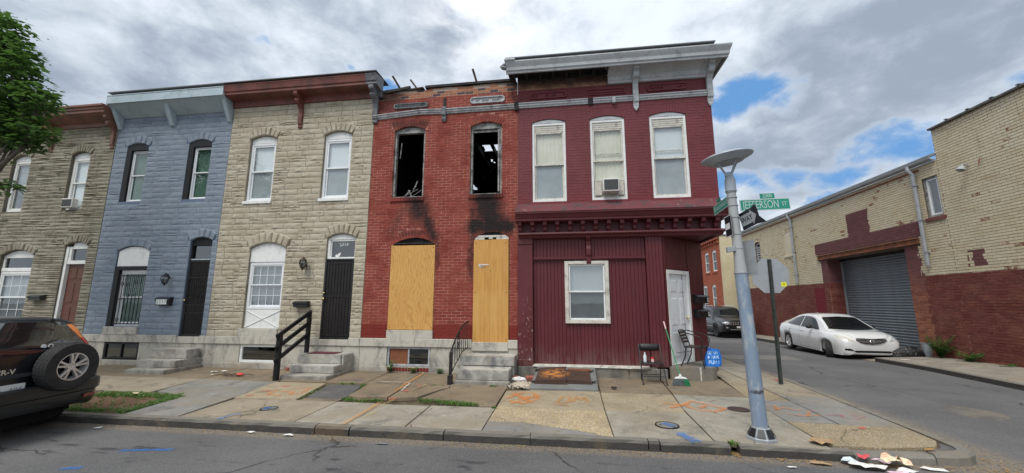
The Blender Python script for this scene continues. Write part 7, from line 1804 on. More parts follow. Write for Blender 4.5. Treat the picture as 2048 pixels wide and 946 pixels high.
# folding chair
def chair_folding():
    t_ = empty('folding_chair', (1.66, -.45, 0), label='black folding chair with a bottle on its seat, left of the broom', cat='chair'); K = 'black_metal'
    zf, zr = 0.0, 0.0
    for x in (1.44, 1.86):
        q = MB(); q.tube([(x - (.0 if x < 1.6 else -.03), -.66, -.01), (x, -.50, .38), (x - .005 * 0, -.30, .73)], .011, 8); q.build('leg', M_[K], t_, smooth=True)
        q = MB(); q.tube([(x + (.04 if x < 1.6 else -.0), -.22, -.0), (x + (.02 if x < 1.6 else -.02), -.40, .30), (x + (.02 if x < 1.6 else -.02), -.50, .40)], .010, 8); q.build('leg', M_[K], t_, smooth=True)
        MB().lathe([(.001, -.012), (.016, -.012), (.016, .012)], ((x if x < 1.6 else x + .03), -.665, 0), 8).build('foot', M_['rubber'], t_)
    q = MB(); n = 8
    v = []
    for j in range(2):
        for k in range(n + 1):
            u = k / n; x = 1.455 + .39 * u; v.append((x, -.315 - .03 * math.sin(math.pi * u) * (1 if j == 0 else 1) + .0, .60 + .14 * j)); 
    q.add(v, [(k, k + 1, n + 2 + k, n + 1 + k) for k in range(n)]); w_ = q.build('backrest', M_['dark_plastic'], t_, smooth=True); w_.modifiers.new('thick', 'SOLIDIFY').thickness = .014
    q = MB(); q.prism([(1.455, -.62), (1.50, -.655), (1.81, -.655), (1.855, -.62), (1.845, -.34), (1.47, -.34)], 'z', .375, .395); q.build('seat', M_['dark_plastic'], t_, bevel=.007)
    q = MB(); q.tube([(1.47, -.24, .12), (1.85, -.24, .12)], .007, 6); q.tube([(1.455, -.60, .14), (1.865, -.60, .14)], .007, 6); q.build('cross_bar', M_[K], t_)
chair_folding()
t_ = empty('bottle', (1.53, -.47, .395), label='clear plastic bottle standing on the folding chair', cat='bottle'); q = MB(); q.lathe([(.001, 0), (.032, .002), (.033, .10), (.026, .13), (.012, .155), (.012, .165)], (1.53, -.47, .396), 12); q.build('body', M_['clear_bottle'], t_, smooth=True); MB().lathe([(.015, .163), (.015, .185), (.001, .187)], (1.53, -.47, .396), 10).build('cap', M_['sign_white'], t_)
t_ = empty('drink_can', (1.68, -.45, .395), label='short red and white can beside the bottle on the folding chair', cat='can'); q = MB(); q.lathe([(.001, 0), (.030, .002), (.031, .05), (.028, .058)], (1.68, -.45, .396), 12); q.build('body', M_['pink_plastic'], t_, smooth=True); MB().lathe([(.031, .056), (.03, .085), (.001, .088)], (1.68, -.45, .396), 12).build('lid', M_['cap_red'], t_)
MB().prism([(1.50, -.40), (1.78, -.38), (1.78, -.28), (1.50, -.30)], 'z', .245, .262).build('paint_stir_tray', M_['aged_white_paint'], None, label='white board lying under the folding chair seat against the sill', cat='board')

# broom leaning on the corner door frame
t_ = empty('broom', (2.16, -.66, 0), label='green-handled broom with white and green head leaning on the door casing', cat='broom')
q = MB(); a_, b_ = Vector((2.145, -.62, .17)), Vector((2.02, -.10, 1.17)); q.tube([a_, a_.lerp(b_, .86)], .0115, 8); q.build('handle', M_['broom_green'], t_, smooth=True)
q = MB(); q.tube([a_.lerp(b_, .86), b_], [.0145, .0145], 8); q.ball(b_, .016, 8, 4); q.build('grip', M_['pink_plastic'], t_, smooth=True)
q = MB(); q.prism([(2.03, .115), (2.06, .145), (2.12, .158), (2.125, .20), (2.165, .20), (2.17, .158), (2.25, .14), (2.28, .112)], 'y', -.665, -.605); q.build('head', M_['broom_white'], t_, bevel=.01)
for nm, xa, xb, mt in (('grey_bristles', 2.02, 2.20, 'broom_grey'), ('green_bristles', 2.201, 2.29, 'broom_green')):
    q = MB(); n = int((xb - xa) / .006)
    for k in range(n):
        for j in range(4):
            x = xa + (xb - xa) * (k + random.random()) / n; y = -.66 + j * .017; o_ = (x - 2.15) * .30; q.bar((x * .93 + 2.15 * .07, y, .118), (x + o_ + random.gauss(0, .002), y - .012 + random.gauss(0, .004), -.008), .0045, .0045)
    q.build(nm, M_[mt], t_, recalc=False, kind='stuff')

# slatted metal armchair on the corner step
t_ = empty('metal_armchair', (2.66, .10, .26), label='dark metal slat-back armchair on the corner step before the white door', cat='chair'); zs = .255
K = 'bronze_frame'
for m_ in (): pass
fm_ = M_['black_iron']
cx_, cy_ = 2.68, .07; rz_ = R(-32)
def AC_(x, y, z): return Vector((cx_ + x * math.cos(rz_) - y * math.sin(rz_), cy_ + x * math.sin(rz_) + y * math.cos(rz_), zs + z))
# faces +x (to the right); back at -x
for s in (-1, 1):
    q = MB(); q.tube([AC_(.20, s * .22, 0), AC_(.17, s * .225, .22), AC_(.15, s * .235, .42)], .0125, 8); q.build('leg', fm_, t_, smooth=True)
    q = MB(); q.tube([AC_(-.26, s * .20, 0), AC_(-.16, s * .20, .22), AC_(-.14, s * .20, .42)], .0125, 8); q.build('leg', fm_, t_, smooth=True)
    q = MB(); q.tube([AC_(-.17, s * .19, .40), AC_(-.24, s * .19, .62), AC_(-.27, s * .20, .71), AC_(-.22, s * .23, .715), AC_(.0, s * .27, .67), AC_(.16, s * .28, .62), AC_(.21, s * .27, .55), AC_(.19, s * .24, .42), AC_(.14, s * .22, .40)], .012, 8); q.build('arm_rail', fm_, t_, smooth=True)
q = MB(); q.tube([AC_(-.27, -.20, .71), AC_(-.30, -.1, .73), AC_(-.305, 0, .735), AC_(-.30, .1, .73), AC_(-.27, .20, .71)], .012, 8); q.build('top_rail', fm_, t_, smooth=True)
for k in range(4):
    z = .47 + k * .065; x = -.185 - k * .022; q = MB(); v = []
    for j in range(7):
        u = -1 + j / 3; v += [AC_(x - .025 * (1 - u * u), u * .19, z), AC_(x - .015 - .025 * (1 - u * u), u * .19, z + .045)]
    q.add(v, [(2 * j, 2 * j + 1, 2 * j + 3, 2 * j + 2) for j in range(6)]); o = q.build('back_slat', M_['bronze'], t_, smooth=True); o.modifiers.new('thick', 'SOLIDIFY').thickness = .005
for k in range(6):
    x = -.15 + k * .058; q = MB(); q.obox(AC_(x, 0, .405), AC_(x + .023, 0, .405) - AC_(x, 0, .405), AC_(x, .20, .405) - AC_(x, 0, .405), (0, 0, .004)); q.build('seat_slat', M_['bronze'], t_)
q = MB(); q.tube([AC_(-.17, -.21, .398), AC_(.16, -.22, .398), AC_(.19, 0, .398), AC_(.16, .22, .398), AC_(-.17, .21, .398), AC_(-.17, -.21, .398)], .011, 8); q.build('seat_frame', fm_, t_, smooth=True)

# blue shopping bag with white words
t_ = empty('shopping_bag', (3.0, .25, .26), label='bright blue bag printed GO HAVE FUN at the end of the corner step', cat='bag')
bw, bh_, bd = .165, .36, .075; bM = face_M((3.00, .20, .255), (.97, .22, 0), (0, 0, 1)); q = MB(); nx, nz = 14, 14
def bagp(u, v_, s):
    x = (u - .5) * 2 * bw * (1 - .30 * v_ ** 2 + .16 * math.sin(v_ * 3.1)) + .03 * v_ + .012 * mnoise.noise(Vector((v_ * 6, u * 3, 1))); z = v_ * bh_ * (1 - .08 * abs(u - .35)); th = bd * (1 - .75 * v_) * (math.sin(math.pi * min(max(u, .04), .96))) ** .5 + .030 * mnoise.noise(Vector((u * 5, v_ * 5, s * 3))) * math.sin(math.pi * u)
    return bM @ Vector((x, z, s * th + .07))
for s in (1, -1): q.add([bagp(i / nx, j / nz, s) for j in range(nz + 1) for i in range(nx + 1)], [(j * (nx + 1) + i, j * (nx + 1) + i + 1, (j + 1) * (nx + 1) + i + 1, (j + 1) * (nx + 1) + i) for j in range(nz) for i in range(nx)])
bag = q.build('body', M_['blue_bag'], t_, smooth=True, angle=80)
q = MB(); q.tube([bM @ Vector((-.10, bh_ * .96, .08)), bM @ Vector((-.10, bh_ + .02, .10)), bM @ Vector((-.05, bh_ + .03, .11)), bM @ Vector((-.03, bh_ * .93, .10))], .007, 6); q.build('handle', M_['blue_bag'], t_, smooth=True)
bvh = BVHTree.FromPolygons([W(bag) @ v.co for v in bag.data.vertices], [tuple(p.vertices) for p in bag.data.polygons]); nB = (bM.to_3x3() @ Vector((0, 0, 1))).normalized()
for line, zz_, sx_, sz in (('LET GO', .27, .9, .072), ('& HAVE', .185, .9, .082), ('FUN !', .085, 1.0, .095)):
    to = text_obj(line, sz, M_['bag_print'], t_, bM @ Matrix.Translation((0, zz_, .30)), 'printed_words', 0.0, sx=sx_, bold=.003)
    Wt = W(to); iv = Wt.inverted()
    for v in to.data.vertices:
        p = Wt @ v.co; h = bvh.ray_cast(p, -nB, 1.0)
        if h[0]: v.co = iv @ (h[0] + nB * .003)
# rubbish bag near the shutter
q = MB(); q.ball((0, 0, 0), 1, 16, 10)
q.v = [Vector((10.45, 5.20, -.02)) + Vector((p.x * .46, p.y * .26, max(p.z, -.4) * .24)) * (1 + .28 * mnoise.noise(p * 2.2)) for p in q.v]; t_ = q.build('rubbish_bag', M_['black_bag'], None, smooth=True, label='slumped black rubbish bag between the white sedan and the brick pier', cat='rubbish bag')
q = MB(); q.lathe([(.10, 0), (.13, .42), (.14, .42), (.14, .44), (.12, .44)], (10.9, 5.1, -.08), 12); q.build('bucket', M_['galvanised'], None, smooth=True, label='grey bucket beside the black rubbish bag at the shutter', cat='bucket')

# litter in the gutter
def paper(pts, mat, label, z=.012, amp=.03, seed=0, name='paper_scrap', fold=0):
    """crumpled sheet following the ground; pts = plan outline"""
    vv, ff, nb = grid_poly(pts, .045); q = MB()
    q.add([(p[0], p[1], (sw_z(p[0], p[1]) if p[1] > -3.74 else road_z(p[0], p[1])) + z + amp * (abs(mnoise.noise(Vector((p[0] * 9, p[1] * 9, seed)))) + .6 * abs(mnoise.noise(Vector((p[0] * 22, p[1] * 22, seed)))))) for p in vv], [tuple(f) for f in ff])
    return q.build(name, M_[mat], None, recalc=False, label=label, cat='litter')
def star(cx, cy, a, b, rz, n=7, seed=0, j=.35):
    r_ = random.Random(seed); return [(cx + math.cos(rz) * a * k1 * math.cos(t) - math.sin(rz) * b * k1 * math.sin(t), cy + math.sin(rz) * a * k1 * math.cos(t) + math.cos(rz) * b * k1 * math.sin(t)) for t, k1 in [(2 * math.pi * k / n, 1 - j * r_.random()) for k in range(n)]]
for (cx, cy, a, b, rz, mt, lb, z, am) in (
    (2.92, -3.56, .15, .11, .3, 'cardboard', 'torn brown cardboard on the pavement edge', .02, .07), (2.72, -3.90, .12, .04, -.2, 'cardboard', 'brown crumpled paper in the gutter at the left end of the litter', .01, .06),
    (3.05, -3.86, .11, .07, -.3, 'paper_blue', 'pale blue torn wrapper propped in the gutter', .01, .10), (3.16, -3.96, .20, .08, -.2, 'paper_white', 'large white torn paper sheet in the middle of the gutter litter', .02, .08),
    (3.22, -3.80, .07, .06, .1, 'paper_red', 'bright red scrap on top of the gutter litter', .06, .09), (3.32, -3.90, .10, .09, .4, 'paper_pink', 'pink and white wrapper among the gutter litter', .04, .10),
    (3.45, -3.86, .13, .10, -.4, 'paper_cream', 'crumpled yellow printed wrapper in the gutter', .04, .12), (3.56, -3.86, .09, .09, .2, 'paper_cream', 'cream wrapper with orange edge at the right of the litter', .03, .13),
    (3.36, -4.06, .11, .05, .1, 'paper_pink', 'pinkish paper scrap lying in front of the litter pile', .01, .04), (3.50, -4.0, .12, .04, 0, 'paper_white', 'white paper strip below the yellow wrapper', .01, .05),
    (3.82, -3.90, .16, .04, 0, 'paper_white', 'flat pale scrap against the kerb right of the litter pile', .008, .03), (2.36, -4.04, .07, .022, 0, 'paper_white', 'white napkin on the asphalt in front of the lamp post', .012, .02),
    (3.15, -4.24, .09, .022, -.2, 'paper_white', 'narrow white scrap nearest the camera by the litter', .008, .02), (3.12, -4.14, .07, .016, -.5, 'paper_purple', 'purple wrapper sliver by the litter pile', .008, .03),
    (4.02, -3.62, .07, .03, .1, 'leaf_litter', 'brown leaf litter at the rounded kerb tip', .012, .02), (-3.72, -3.86, .10, .03, 0, 'paper_white', 'flattened white paper in the gutter below the tan house steps', .012, .02), (-4.30, -3.82, .08, .03, .1, 'paper_white', 'white scrap in the gutter further left', .012, .03),
    (-6.58, -3.95, .07, .045, .3, 'paper_blue', 'small bluish wrapper in the gutter behind the black SUV', .01, .03), (-2.35, -3.98, .09, .03, 0, 'slate', 'grey flattened scrap in the gutter before the burnt house', .012, .01),
    (-8.05, -.62, .10, .05, .2, 'paper_white', 'white scrap by the marble steps of the blue house', .012, .03), (-7.85, -.55, .09, .05, 0, 'paper_white', 'second white scrap near the wall of the tan house', .012, .03), (-7.80, -.9, .06, .03, 0, 'paper_white', 'smallest white scrap by the blue house steps', .012, .02),
    (9.6, 4.2, .18, .05, .2, 'paper_white', 'white paper on the pavement beside the white sedan', .02, .02), (-7.6, -2.66, .06, .04, .2, 'paper_cream', 'small pale scrap on the grass of the tree pit', .03, .03)):
    if cx > 9: vv = star(cx, cy, a, b, rz, 7, 3); q = MB(); q.prism(vv, 'z', fz(9.6, 4.2) + .006, fz(9.6, 4.2) + .012); q.build('paper_scrap', M_[mt], None, label=lb, cat='litter'); continue
    if 2.6 < cx < 3.7: a *= 1.05; b *= 1.15; am *= .85
    paper(star(cx, cy, a, b, rz, 9, int(abs(cx * 100)) + int(abs(cy * 37))), mt, lb, z, am, cx * 3 + cy)
q = MB()
for k in range(520):
    t = random.random()
    if t < .45: x, y = random.uniform(2.1, 4.7), -3.79 - abs(random.gauss(0, .05))
    elif t < .8: x, y = random.uniform(-6, 2), -3.80 - abs(random.gauss(0, .035))
    elif t < .9: x, y = 4.62 + random.gauss(0, .08), -3.65 + random.gauss(0, .1)
    else: x, y = 1.91 + random.gauss(0, .04), -3.72 + random.gauss(0, .04)
    s = random.uniform(.006, .018); a_ = random.uniform(0, 6.28); z = road_z(x, y) + random.uniform(.004, .015)
    q.add([(x + s * math.cos(a_), y + s * math.sin(a_), z), (x + s * .5 * math.cos(a_ + 1.6), y + s * .5 * math.sin(a_ + 1.6), z + s * .3), (x - s * math.cos(a_), y - s * math.sin(a_), z + .002), (x - s * .5 * math.cos(a_ + 1.6), y - s * .5 * math.sin(a_ + 1.6), z + s * .2)], [(0, 1, 2, 3)])
q.build('leaf_litter', M_['leaf_litter'], None, recalc=False, kind='stuff', label='dry leaf bits along the gutter', cat='leaf litter')
q = MB()
for k in range(260):
    x, y = random.uniform(-6, 4.2), random.uniform(-3.6, -.1); s = random.uniform(.003, .009); z = sw_z(x, y) + .004
    q.ball((x, y, z), s, 4, 2, (1, 1, .5))
q.build('grit', M_['pebbles'], None, recalc=False, kind='stuff', label='scattered grit and crumbs on the pavement', cat='grit')
q = MB()
for k in range(9): a_ = random.uniform(-.3, .3); x, y = -7.35 + random.uniform(-.35, .3), -.98 + random.uniform(-.04, .06); q.tube([(x, y, .0), (x + .2 * math.cos(a_), y + .2 * math.sin(a_), .025), (x + .34 * math.cos(a_), y + .34 * math.sin(a_), .005)], .006, 5)
q.build('fallen_twigs', M_['twig'], None, label='bundle of dark twigs on the pavement before the tan house', cat='twigs')
lump('crushed_cup', (-7.12, -.93, .02), .055, 'cap_red', 'crushed red cup lying on the twigs before the tan house', 'litter', (1.6, .8, .6), 8, .6, .5, 12)
lump('stone', (-6.55, -.18, .03), .05, 'brick_rubble', 'small brown stone at the foot of the tan house wall', 'stone', (1, 1, .8), 7, .4, 0, 15)
# ================================================================ vehicles
def interp(tab, x):
    """smooth (monotone-ish) interpolation in a table of (x, values...)"""
    tab = sorted(tab)
    if x <= tab[0][0]: return tab[0][1:]
    if x >= tab[-1][0]: return tab[-1][1:]
    for i in range(len(tab) - 1):
        if tab[i][0] <= x <= tab[i + 1][0]:
            p0, p1, p2, p3 = tab[max(i - 1, 0)], tab[i], tab[i + 1], tab[min(i + 2, len(tab) - 1)]
            h = p2[0] - p1[0]; t = (x - p1[0]) / h; o = []
            for k in range(1, len(p1)):
                s = (p2[k] - p1[k]) / h
                def slope(a, b, c):
                    d1 = (b[k] - a[k]) / (b[0] - a[0]) if b[0] > a[0] else None; d2 = (c[k] - b[k]) / (c[0] - b[0]) if c[0] > b[0] else None
                    if d1 is None or d2 is None: return s
                    return 0 if d1 * d2 <= 0 else 2 * d1 * d2 / (d1 + d2)
                m1 = slope(p0, p1, p2) * h; m2 = slope(p1, p2, p3) * h
                o.append((2 * t ** 3 - 3 * t ** 2 + 1) * p1[k] + (t ** 3 - 2 * t ** 2 + t) * m1 + (-2 * t ** 3 + 3 * t ** 2) * p2[k] + (t ** 3 - t ** 2) * m2)
            return o
class Car:
    """x forward, y left, z up; body is one lofted hull; glass, lamps and trim are conformed to it"""
    def __init__(s, name, label, loc, rz, tab, wheels, paint, zb=.22, sill=.18, Ra=.36, sm=.5):
        s.root = empty(name, loc, rz, label, 'car'); s.tab = tab; s.Mx = W(s.root)
        xs = sorted(set([t[0] for t in tab])); X = []
        lo, hi = xs[0], xs[-1]; n = 76
        X = [lo + (hi - lo) * i / n for i in range(n + 1)] + [lo + .012, lo + .03, hi - .012, hi - .03]
        for wx in wheels: X += [wx + Ra * c for c in (-1.001, -.999, -.97, -.9, -.8, .8, .9, .97, .999, 1.001)]
        X = sorted(set(round(x, 4) for x in X)); rings = []
        for x in X:
            w_, zw, zs, ws, we, ze, zt, z0 = interp(tab, x); w_ = max(w_, .02)
            zb_ = z0
            for wx in wheels:
                if abs(x - wx) < Ra: zb_ = max(zb_, wheels[wx] + math.sqrt(max(0, Ra * Ra - (x - wx) ** 2)))
            arch = zb_ > z0 + .001
            P = [(0, z0 + .02), (w_ * .80, z0 + .02 if not arch else z0 + .02), (w_ * .93, zb_ if arch else z0), (w_ * .975 + (.012 if arch else 0), zb_ + .012), (w_ * .99, zb_ + (zw - zb_) * .35), (w_, zb_ + (zw - zb_) * .8 if zw > zb_ else zb_ + .02)]
            top = [(w_ * .995, zw + (zs - zw) * .45), (ws, zs), (ws + (we - ws) * .08, zs + (ze - zs) * .06), (ws + (we - ws) * .5, zs + (ze - zs) * .5), (ws + (we - ws) * .92, zs + (ze - zs) * .92), (we, ze), (we * .9, ze + (zt - ze) * .45), (we * .6, ze + (zt - ze) * .85), (we * .3, zt - .002), (0, zt)]
            rings.append((x, P + top))
        m = len(rings[0][1]); v = []; f = []
        full = 2 * m - 2
        for x, P in rings: v += [(x, y, z) for y, z in P] + [(x, -y, z) for y, z in P[-2:0:-1]]
        for i in range(len(rings) - 1): f += [(i * full + k, i * full + (k + 1) % full, (i + 1) * full + (k + 1) % full, (i + 1) * full + k) for k in range(full)]
        f += [tuple(range(full)), tuple(range(len(rings) * full - 1, (len(rings) - 1) * full - 1, -1))]
        q = MB(); q.add([s.Mx @ Vector(p) for p in v], f)
        s.body = q.build('body', M_[paint], s.root, smooth=True, angle=48)
        s.bvh = BVHTree.FromPolygons([Vector(p) for p in v], f); s.wheels = wheels
    def hit(s, p, d):
        h = s.bvh.ray_cast(Vector(p), Vector(d), 4); return h[0], h[1]
    def patch(s, name, poly, d, mat, off=.004, step=.06, parent=None, thick=0, label=None, smooth=True, rim=.0):
        """poly in the plane seen along direction d ('x+': looking backwards from the front, 'x-', 'y+', 'y-', 'z')"""
        vv, ff, nb = grid_poly(poly, step); pts = []; inn = []
        for p in vv:
            o, dd = {'x+': ((4, p[0], p[1]), (-1, 0, 0)), 'x-': ((-4, p[0], p[1]), (1, 0, 0)), 'y+': ((p[0], 3, p[1]), (0, -1, 0)), 'y-': ((p[0], -3, p[1]), (0, 1, 0)), 'z': ((p[0], p[1], 3), (0, 0, -1))}[d]
            h, nn = s.hit(o, dd)
            if h is None: h = Vector(o) + Vector(dd) * (3 if d[0] != 'x' else 2); nn = -Vector(dd)
            if nn.dot(Vector(dd)) > 0: nn = -nn
            pts.append(h + nn * off); inn.append(h - nn * .004)
        q = MB(); q.add([s.Mx @ p for p in pts], [tuple(f) for f in ff])
        q.add([s.Mx @ p for p in pts[:nb]] + [s.Mx @ p for p in inn[:nb]], [(i, (i + 1) % nb, nb + (i + 1) % nb, nb + i) for i in range(nb)])
        return q.build(name, M_[mat], parent or s.root, smooth=smooth, label=label, recalc=True)
    def line(s, name, pts, d, mat, w_=.006, off=.001, parent=None, step=.05):
        P = [Vector(p) for p in pts]; Q = []
        for a, b in zip(P, P[1:]):
            k = max(1, int((b - a).length / step)); Q += [a.lerp(b, i / k) for i in range(k)]
        Q.append(P[-1]); L = []
        for p in Q:
            o, dd = {'x+': ((4, p[0], p[1]), (-1, 0, 0)), 'x-': ((-4, p[0], p[1]), (1, 0, 0)), 'y+': ((p[0], 3, p[1]), (0, -1, 0)), 'y-': ((p[0], -3, p[1]), (0, 1, 0)), 'z': ((p[0], p[1], 3), (0, 0, -1))}[d]
            h, nn = s.hit(o, dd)
            if h is not None:
                if nn.dot(Vector(dd)) > 0: nn = -nn
                L.append(s.Mx @ (h + nn * off))
        if len(L) > 1: q = MB(); q.tube(L, w_, 5); return q.build(name, M_[mat], parent or s.root, smooth=True)
    def wheel(s, x, y, z, r_, wd, side, steer=0, spokes=5, style='split', name='wheel', rim='alloy', rf=.66):
        t_ = empty(name, (0, 0, 0), 0, parent=s.root); t_.location = (x, y, z); t_.rotation_euler = (0, 0, steer + (0 if side > 0 else math.pi))
        MW_ = Matrix.Rotation(R(-90), 4, 'X')      # lathe axis z -> +y (outer side)
        h = wd / 2; rr = r_ * rf
        q = MB(); q.lathe([(rr - .01, -h * .9), (rr + .01, -h), (r_ * .93, -h * .98), (r_, -h * .72), (r_, h * .72), (r_ * .965, h * .93), (r_ * .88, h * 1.0), (rr + .012, h * .96), (rr - .004, h * .86)], (0, 0, 0), 40, MW_)
        for k in range(40):
            a_ = 2 * math.pi * k / 40
            for yy in (-.35, .0, .35):
                c = Vector((math.cos(a_ + yy * .3) * r_, yy * wd * .75, math.sin(a_ + yy * .3) * r_)); q.obox(c, (math.cos(a_) * .003, 0, math.sin(a_) * .003), (0, wd * .10, 0), (-math.sin(a_) * r_ * .05, 0, math.cos(a_) * r_ * .05))
        q.build('tyre', M_['rubber'], t_, world=False, smooth=True)
        q = MB(); q.lathe([(rr, h * .88), (rr - .012, h * .86), (rr - .022, h * .55), (rr - .03, -h * .6)], (0, 0, 0), 40, MW_)
        q.lathe([(.001, h * .62), (r_ * .12, h * .62), (r_ * .15, h * .5), (r_ * .17, h * .2)], (0, 0, 0), 20, MW_)
        for k in range(spokes):
            a_ = 2 * math.pi * k / spokes + math.pi / 2
            for e in ((-.13, .13) if style == 'split' else (0,)):
                ca, sa = math.cos(a_), math.sin(a_); cb, sb_ = math.cos(a_ + e * 1.5), math.sin(a_ + e * 1.5)
                p0 = Vector((math.cos(a_ + e * 1.2) * r_ * .13, h * .56, math.sin(a_ + e * 1.2) * r_ * .13)); p1 = Vector((math.cos(a_ + e * 1.45) * (rr - .012), h * .74, math.sin(a_ + e * 1.45) * (rr - .012)))
                q.bar(p0, p1, r_ * (.075 if style == 'split' else .17), .03, (0, 1, 0))
        for k in range(5):
            a_ = 2 * math.pi * (k + .5) / 5 + math.pi / 2; q.lathe([(.001, h * .7), (.011, h * .68), (.012, h * .5)], (math.cos(a_) * r_ * .115, 0, math.sin(a_) * r_ * .115), 6, MW_)
        q.build('rim', M_[rim], t_, world=False, smooth=True, angle=30, bevel=.0)
        q = MB(); q.lathe([(.001, -h * .1), (rr - .03, -h * .1), (rr - .03, -h * .6)], (0, 0, 0), 24, MW_); q.build('brake_disc', M_['arch_liner'], t_, world=False)
        return t_
    def liners(s, Ra, y_out, y_in):
        q = MB()
        for wx, wz in s.wheels.items():
            for sd in (-1, 1):
                n = 12; prof = [(wx + (Ra - .002) * math.cos(math.pi * k / n), wz + (Ra - .002) * math.sin(math.pi * k / n)) for k in range(n + 1)]; prof = [(prof[0][0], wz - .12)] + prof + [(prof[-1][0], wz - .12)]
                q.strip(prof, 'y', sd * y_in, sd * y_out)
                q.prism(prof, 'y', sd * y_in, sd * (y_in + .004))
        q.v = [s.Mx @ p for p in q.v]; q.build('wheel_arch_liner', M_['arch_liner'], s.root)
        x0, x1 = min(t[0] for t in s.tab), max(t[0] for t in s.tab)
        q = MB(); q.box(x0 + .25, x1 - .25, -y_in * .98, y_in * .98, .16, .34); q.v = [s.Mx @ p for p in q.v]; q.build('underbody', M_['arch_liner'], s.root)
    def mirror(s, x, z, y, mat, sd, size=(.10, .11, .075)):
        q = MB(); q.ball((x, sd * (y + .13), z + .05), 1, 12, 8, (size[0] * .75, size[1], size[2])); q.bar((x + .02, sd * (y - .03), z), (x, sd * (y + .08), z + .03), .05, .035); q.v = [s.Mx @ p for p in q.v]; return q.build('wing_mirror', M_[mat], s.root, smooth=True)

# ---- white sedan:  x, half width, z widest, z shoulder, y shoulder, y roof edge, z roof edge, z top, z bottom
sed = [(-2.41, .60, .62, .78, .56, .30, .86, .88, .36), (-2.37, .74, .62, .86, .68, .40, .97, .99, .27), (-2.25, .83, .62, .93, .76, .50, 1.065, 1.085, .23), (-2.0, .885, .62, .965, .80, .60, 1.09, 1.115, .21),
       (-1.75, .905, .62, .97, .825, .60, 1.13, 1.16, .20), (-1.30, .915, .63, .965, .85, .575, 1.26, 1.30, .19), (-.85, .917, .63, .945, .86, .575, 1.365, 1.41, .19), (-.35, .917, .63, .925, .865, .585, 1.41, 1.465, .19), (.15, .917, .62, .905, .87, .595, 1.40, 1.46, .19),
       (.50, .915, .61, .89, .87, .61, 1.335, 1.39, .19), (.85, .912, .60, .875, .865, .655, 1.19, 1.225, .19), (1.15, .91, .60, .86, .86, .715, 1.045, 1.07, .19), (1.30, .91, .60, .85, .855, .74, .975, 1.01, .19), (1.55, .905, .59, .83, .845, .70, .935, .975, .19),
       (1.85, .89, .60, .835, .81, .66, .91, .955, .20), (2.06, .86, .58, .80, .76, .58, .865, .91, .205), (2.18, .81, .56, .755, .70, .50, .82, .86, .21), (2.25, .75, .54, .71, .64, .45, .77, .80, .22), (2.295, .67, .52, .655, .57, .40, .715, .735, .235), (2.315, .57, .49, .59, .48, .32, .64, .66, .27)]
sw = {1.47: .325, -1.325: .325}
SX, SY = 9.64, 7.44; SZ = road_z(9, 7.4) + .0
car = Car('white_sedan', 'white four-door sedan parked facing the camera in front of the warehouse shutter', (SX, SY, SZ), R(-90 + 1.5), sed, sw, 'paint_white', Ra=.365)
car.root.rotation_euler = (0, R(1.0), R(-93.6)); car.root.scale = (.95, 1, .985); car.Mx = W(car.root)
car.liners(.365, .86, .60)
for x, y, st in ((1.47, .80, .0), (1.47, -.80, .0), (-1.325, .80, 0), (-1.325, -.80, 0)):
    car.wheel(x, y, .325, .325, .215, 1 if y > 0 else -1, R(-26) if x > 0 else 0, 5, 'split')
# greenhouse glass
ws_ = [(-.70, .985), (-.66, 1.0), (-.585, 1.17), (-.535, 1.315), (-.48, 1.345), (0, 1.37), (.48, 1.345), (.535, 1.315), (.585, 1.17), (.66, 1.0), (.70, .985), (.35, .975), (0, .972), (-.35, .975)]
car.patch('windscreen', ws_, 'x+', 'car_glass', .009, .035); car.patch('rear_window', [(-.56, 1.13), (-.46, 1.33), (0, 1.36), (.46, 1.33), (.56, 1.13), (0, 1.12)], 'x-', 'car_glass', .005, .08)
for d in ('y-', 'y+'):
    f_ = [(.98, .935), (.60, 1.20), (.42, 1.29), (.15, 1.345), (-.30, 1.355), (-.30, .965), (.3, .95)]; r_ = [(-.36, .967), (-.36, 1.352), (-.62, 1.335), (-.95, 1.27), (-1.25, 1.15), (-1.52, 1.03), (-1.40, 1.005), (-.9, .985)]
    car.patch('front_side_window', f_, d, 'car_glass', .004, .09); car.patch('rear_side_window', r_, d, 'car_glass', .004, .09)
    car.line('window_trim', [(1.02, .925), (.3, .94), (-.5, .955), (-1.2, .985), (-1.56, 1.02)], d, 'chrome', .008, .004)
    car.line('belt_crease', [(1.2, .80), (.3, .80), (-.6, .82), (-1.5, .86), (-2.1, .90)], d, 'paint_white', .006, -.001)
    for x, zl, zh in ((1.04, .30, .90), (-.33, .26, .94), (-1.12, .66, .975)): car.line('door_seam', [(x, zl), (x + (.0 if x > -1 else .08), zh)], d, 'arch_liner', .0035, -.0005)
    car.line('sill_seam', [(1.0, .27), (.3, .26), (-.85, .26)], d, 'arch_liner', .003, -.0005)
    for x in (-.22, -1.18): car.patch('door_handle', [(x, .815), (x + .17, .81), (x + .17, .84), (x, .845)], d, 'chrome' if x < -1 else 'chrome', .022, .05)
for sd in (-1, 1): car.mirror(.62, .96, .84, 'dark_plastic' if sd < 0 else 'dark_plastic', sd)
for sd in (-1, 1):
    hl = [(sd * .83, .80), (sd * .79, .76), (sd * .66, .695), (sd * .52, .655), (sd * .46, .67), (sd * .53, .73), (sd * .65, .80), (sd * .77, .845)]
    car.patch('headlight', hl, 'x+', 'headlight' if sd < 0 else 'headlight_clear', .005, .05)
    car.patch('fog_recess', [(sd * .74, .375), (sd * .54, .36), (sd * .52, .395), (sd * .62, .435), (sd * .74, .43)], 'x+', 'arch_liner', .004, .06)
    car.patch('tail_light', [(sd * .80, .78), (sd * .60, .80), (sd * .45, .86), (sd * .60, .93), (sd * .78, .92)], 'x-', 'lens_red', .006, .06)
g_ = [(-.42, .70), (-.32, .635), (-.19, .59), (0, .575), (.19, .59), (.32, .635), (.42, .70), (.41, .745), (0, .755), (-.41, .745)]
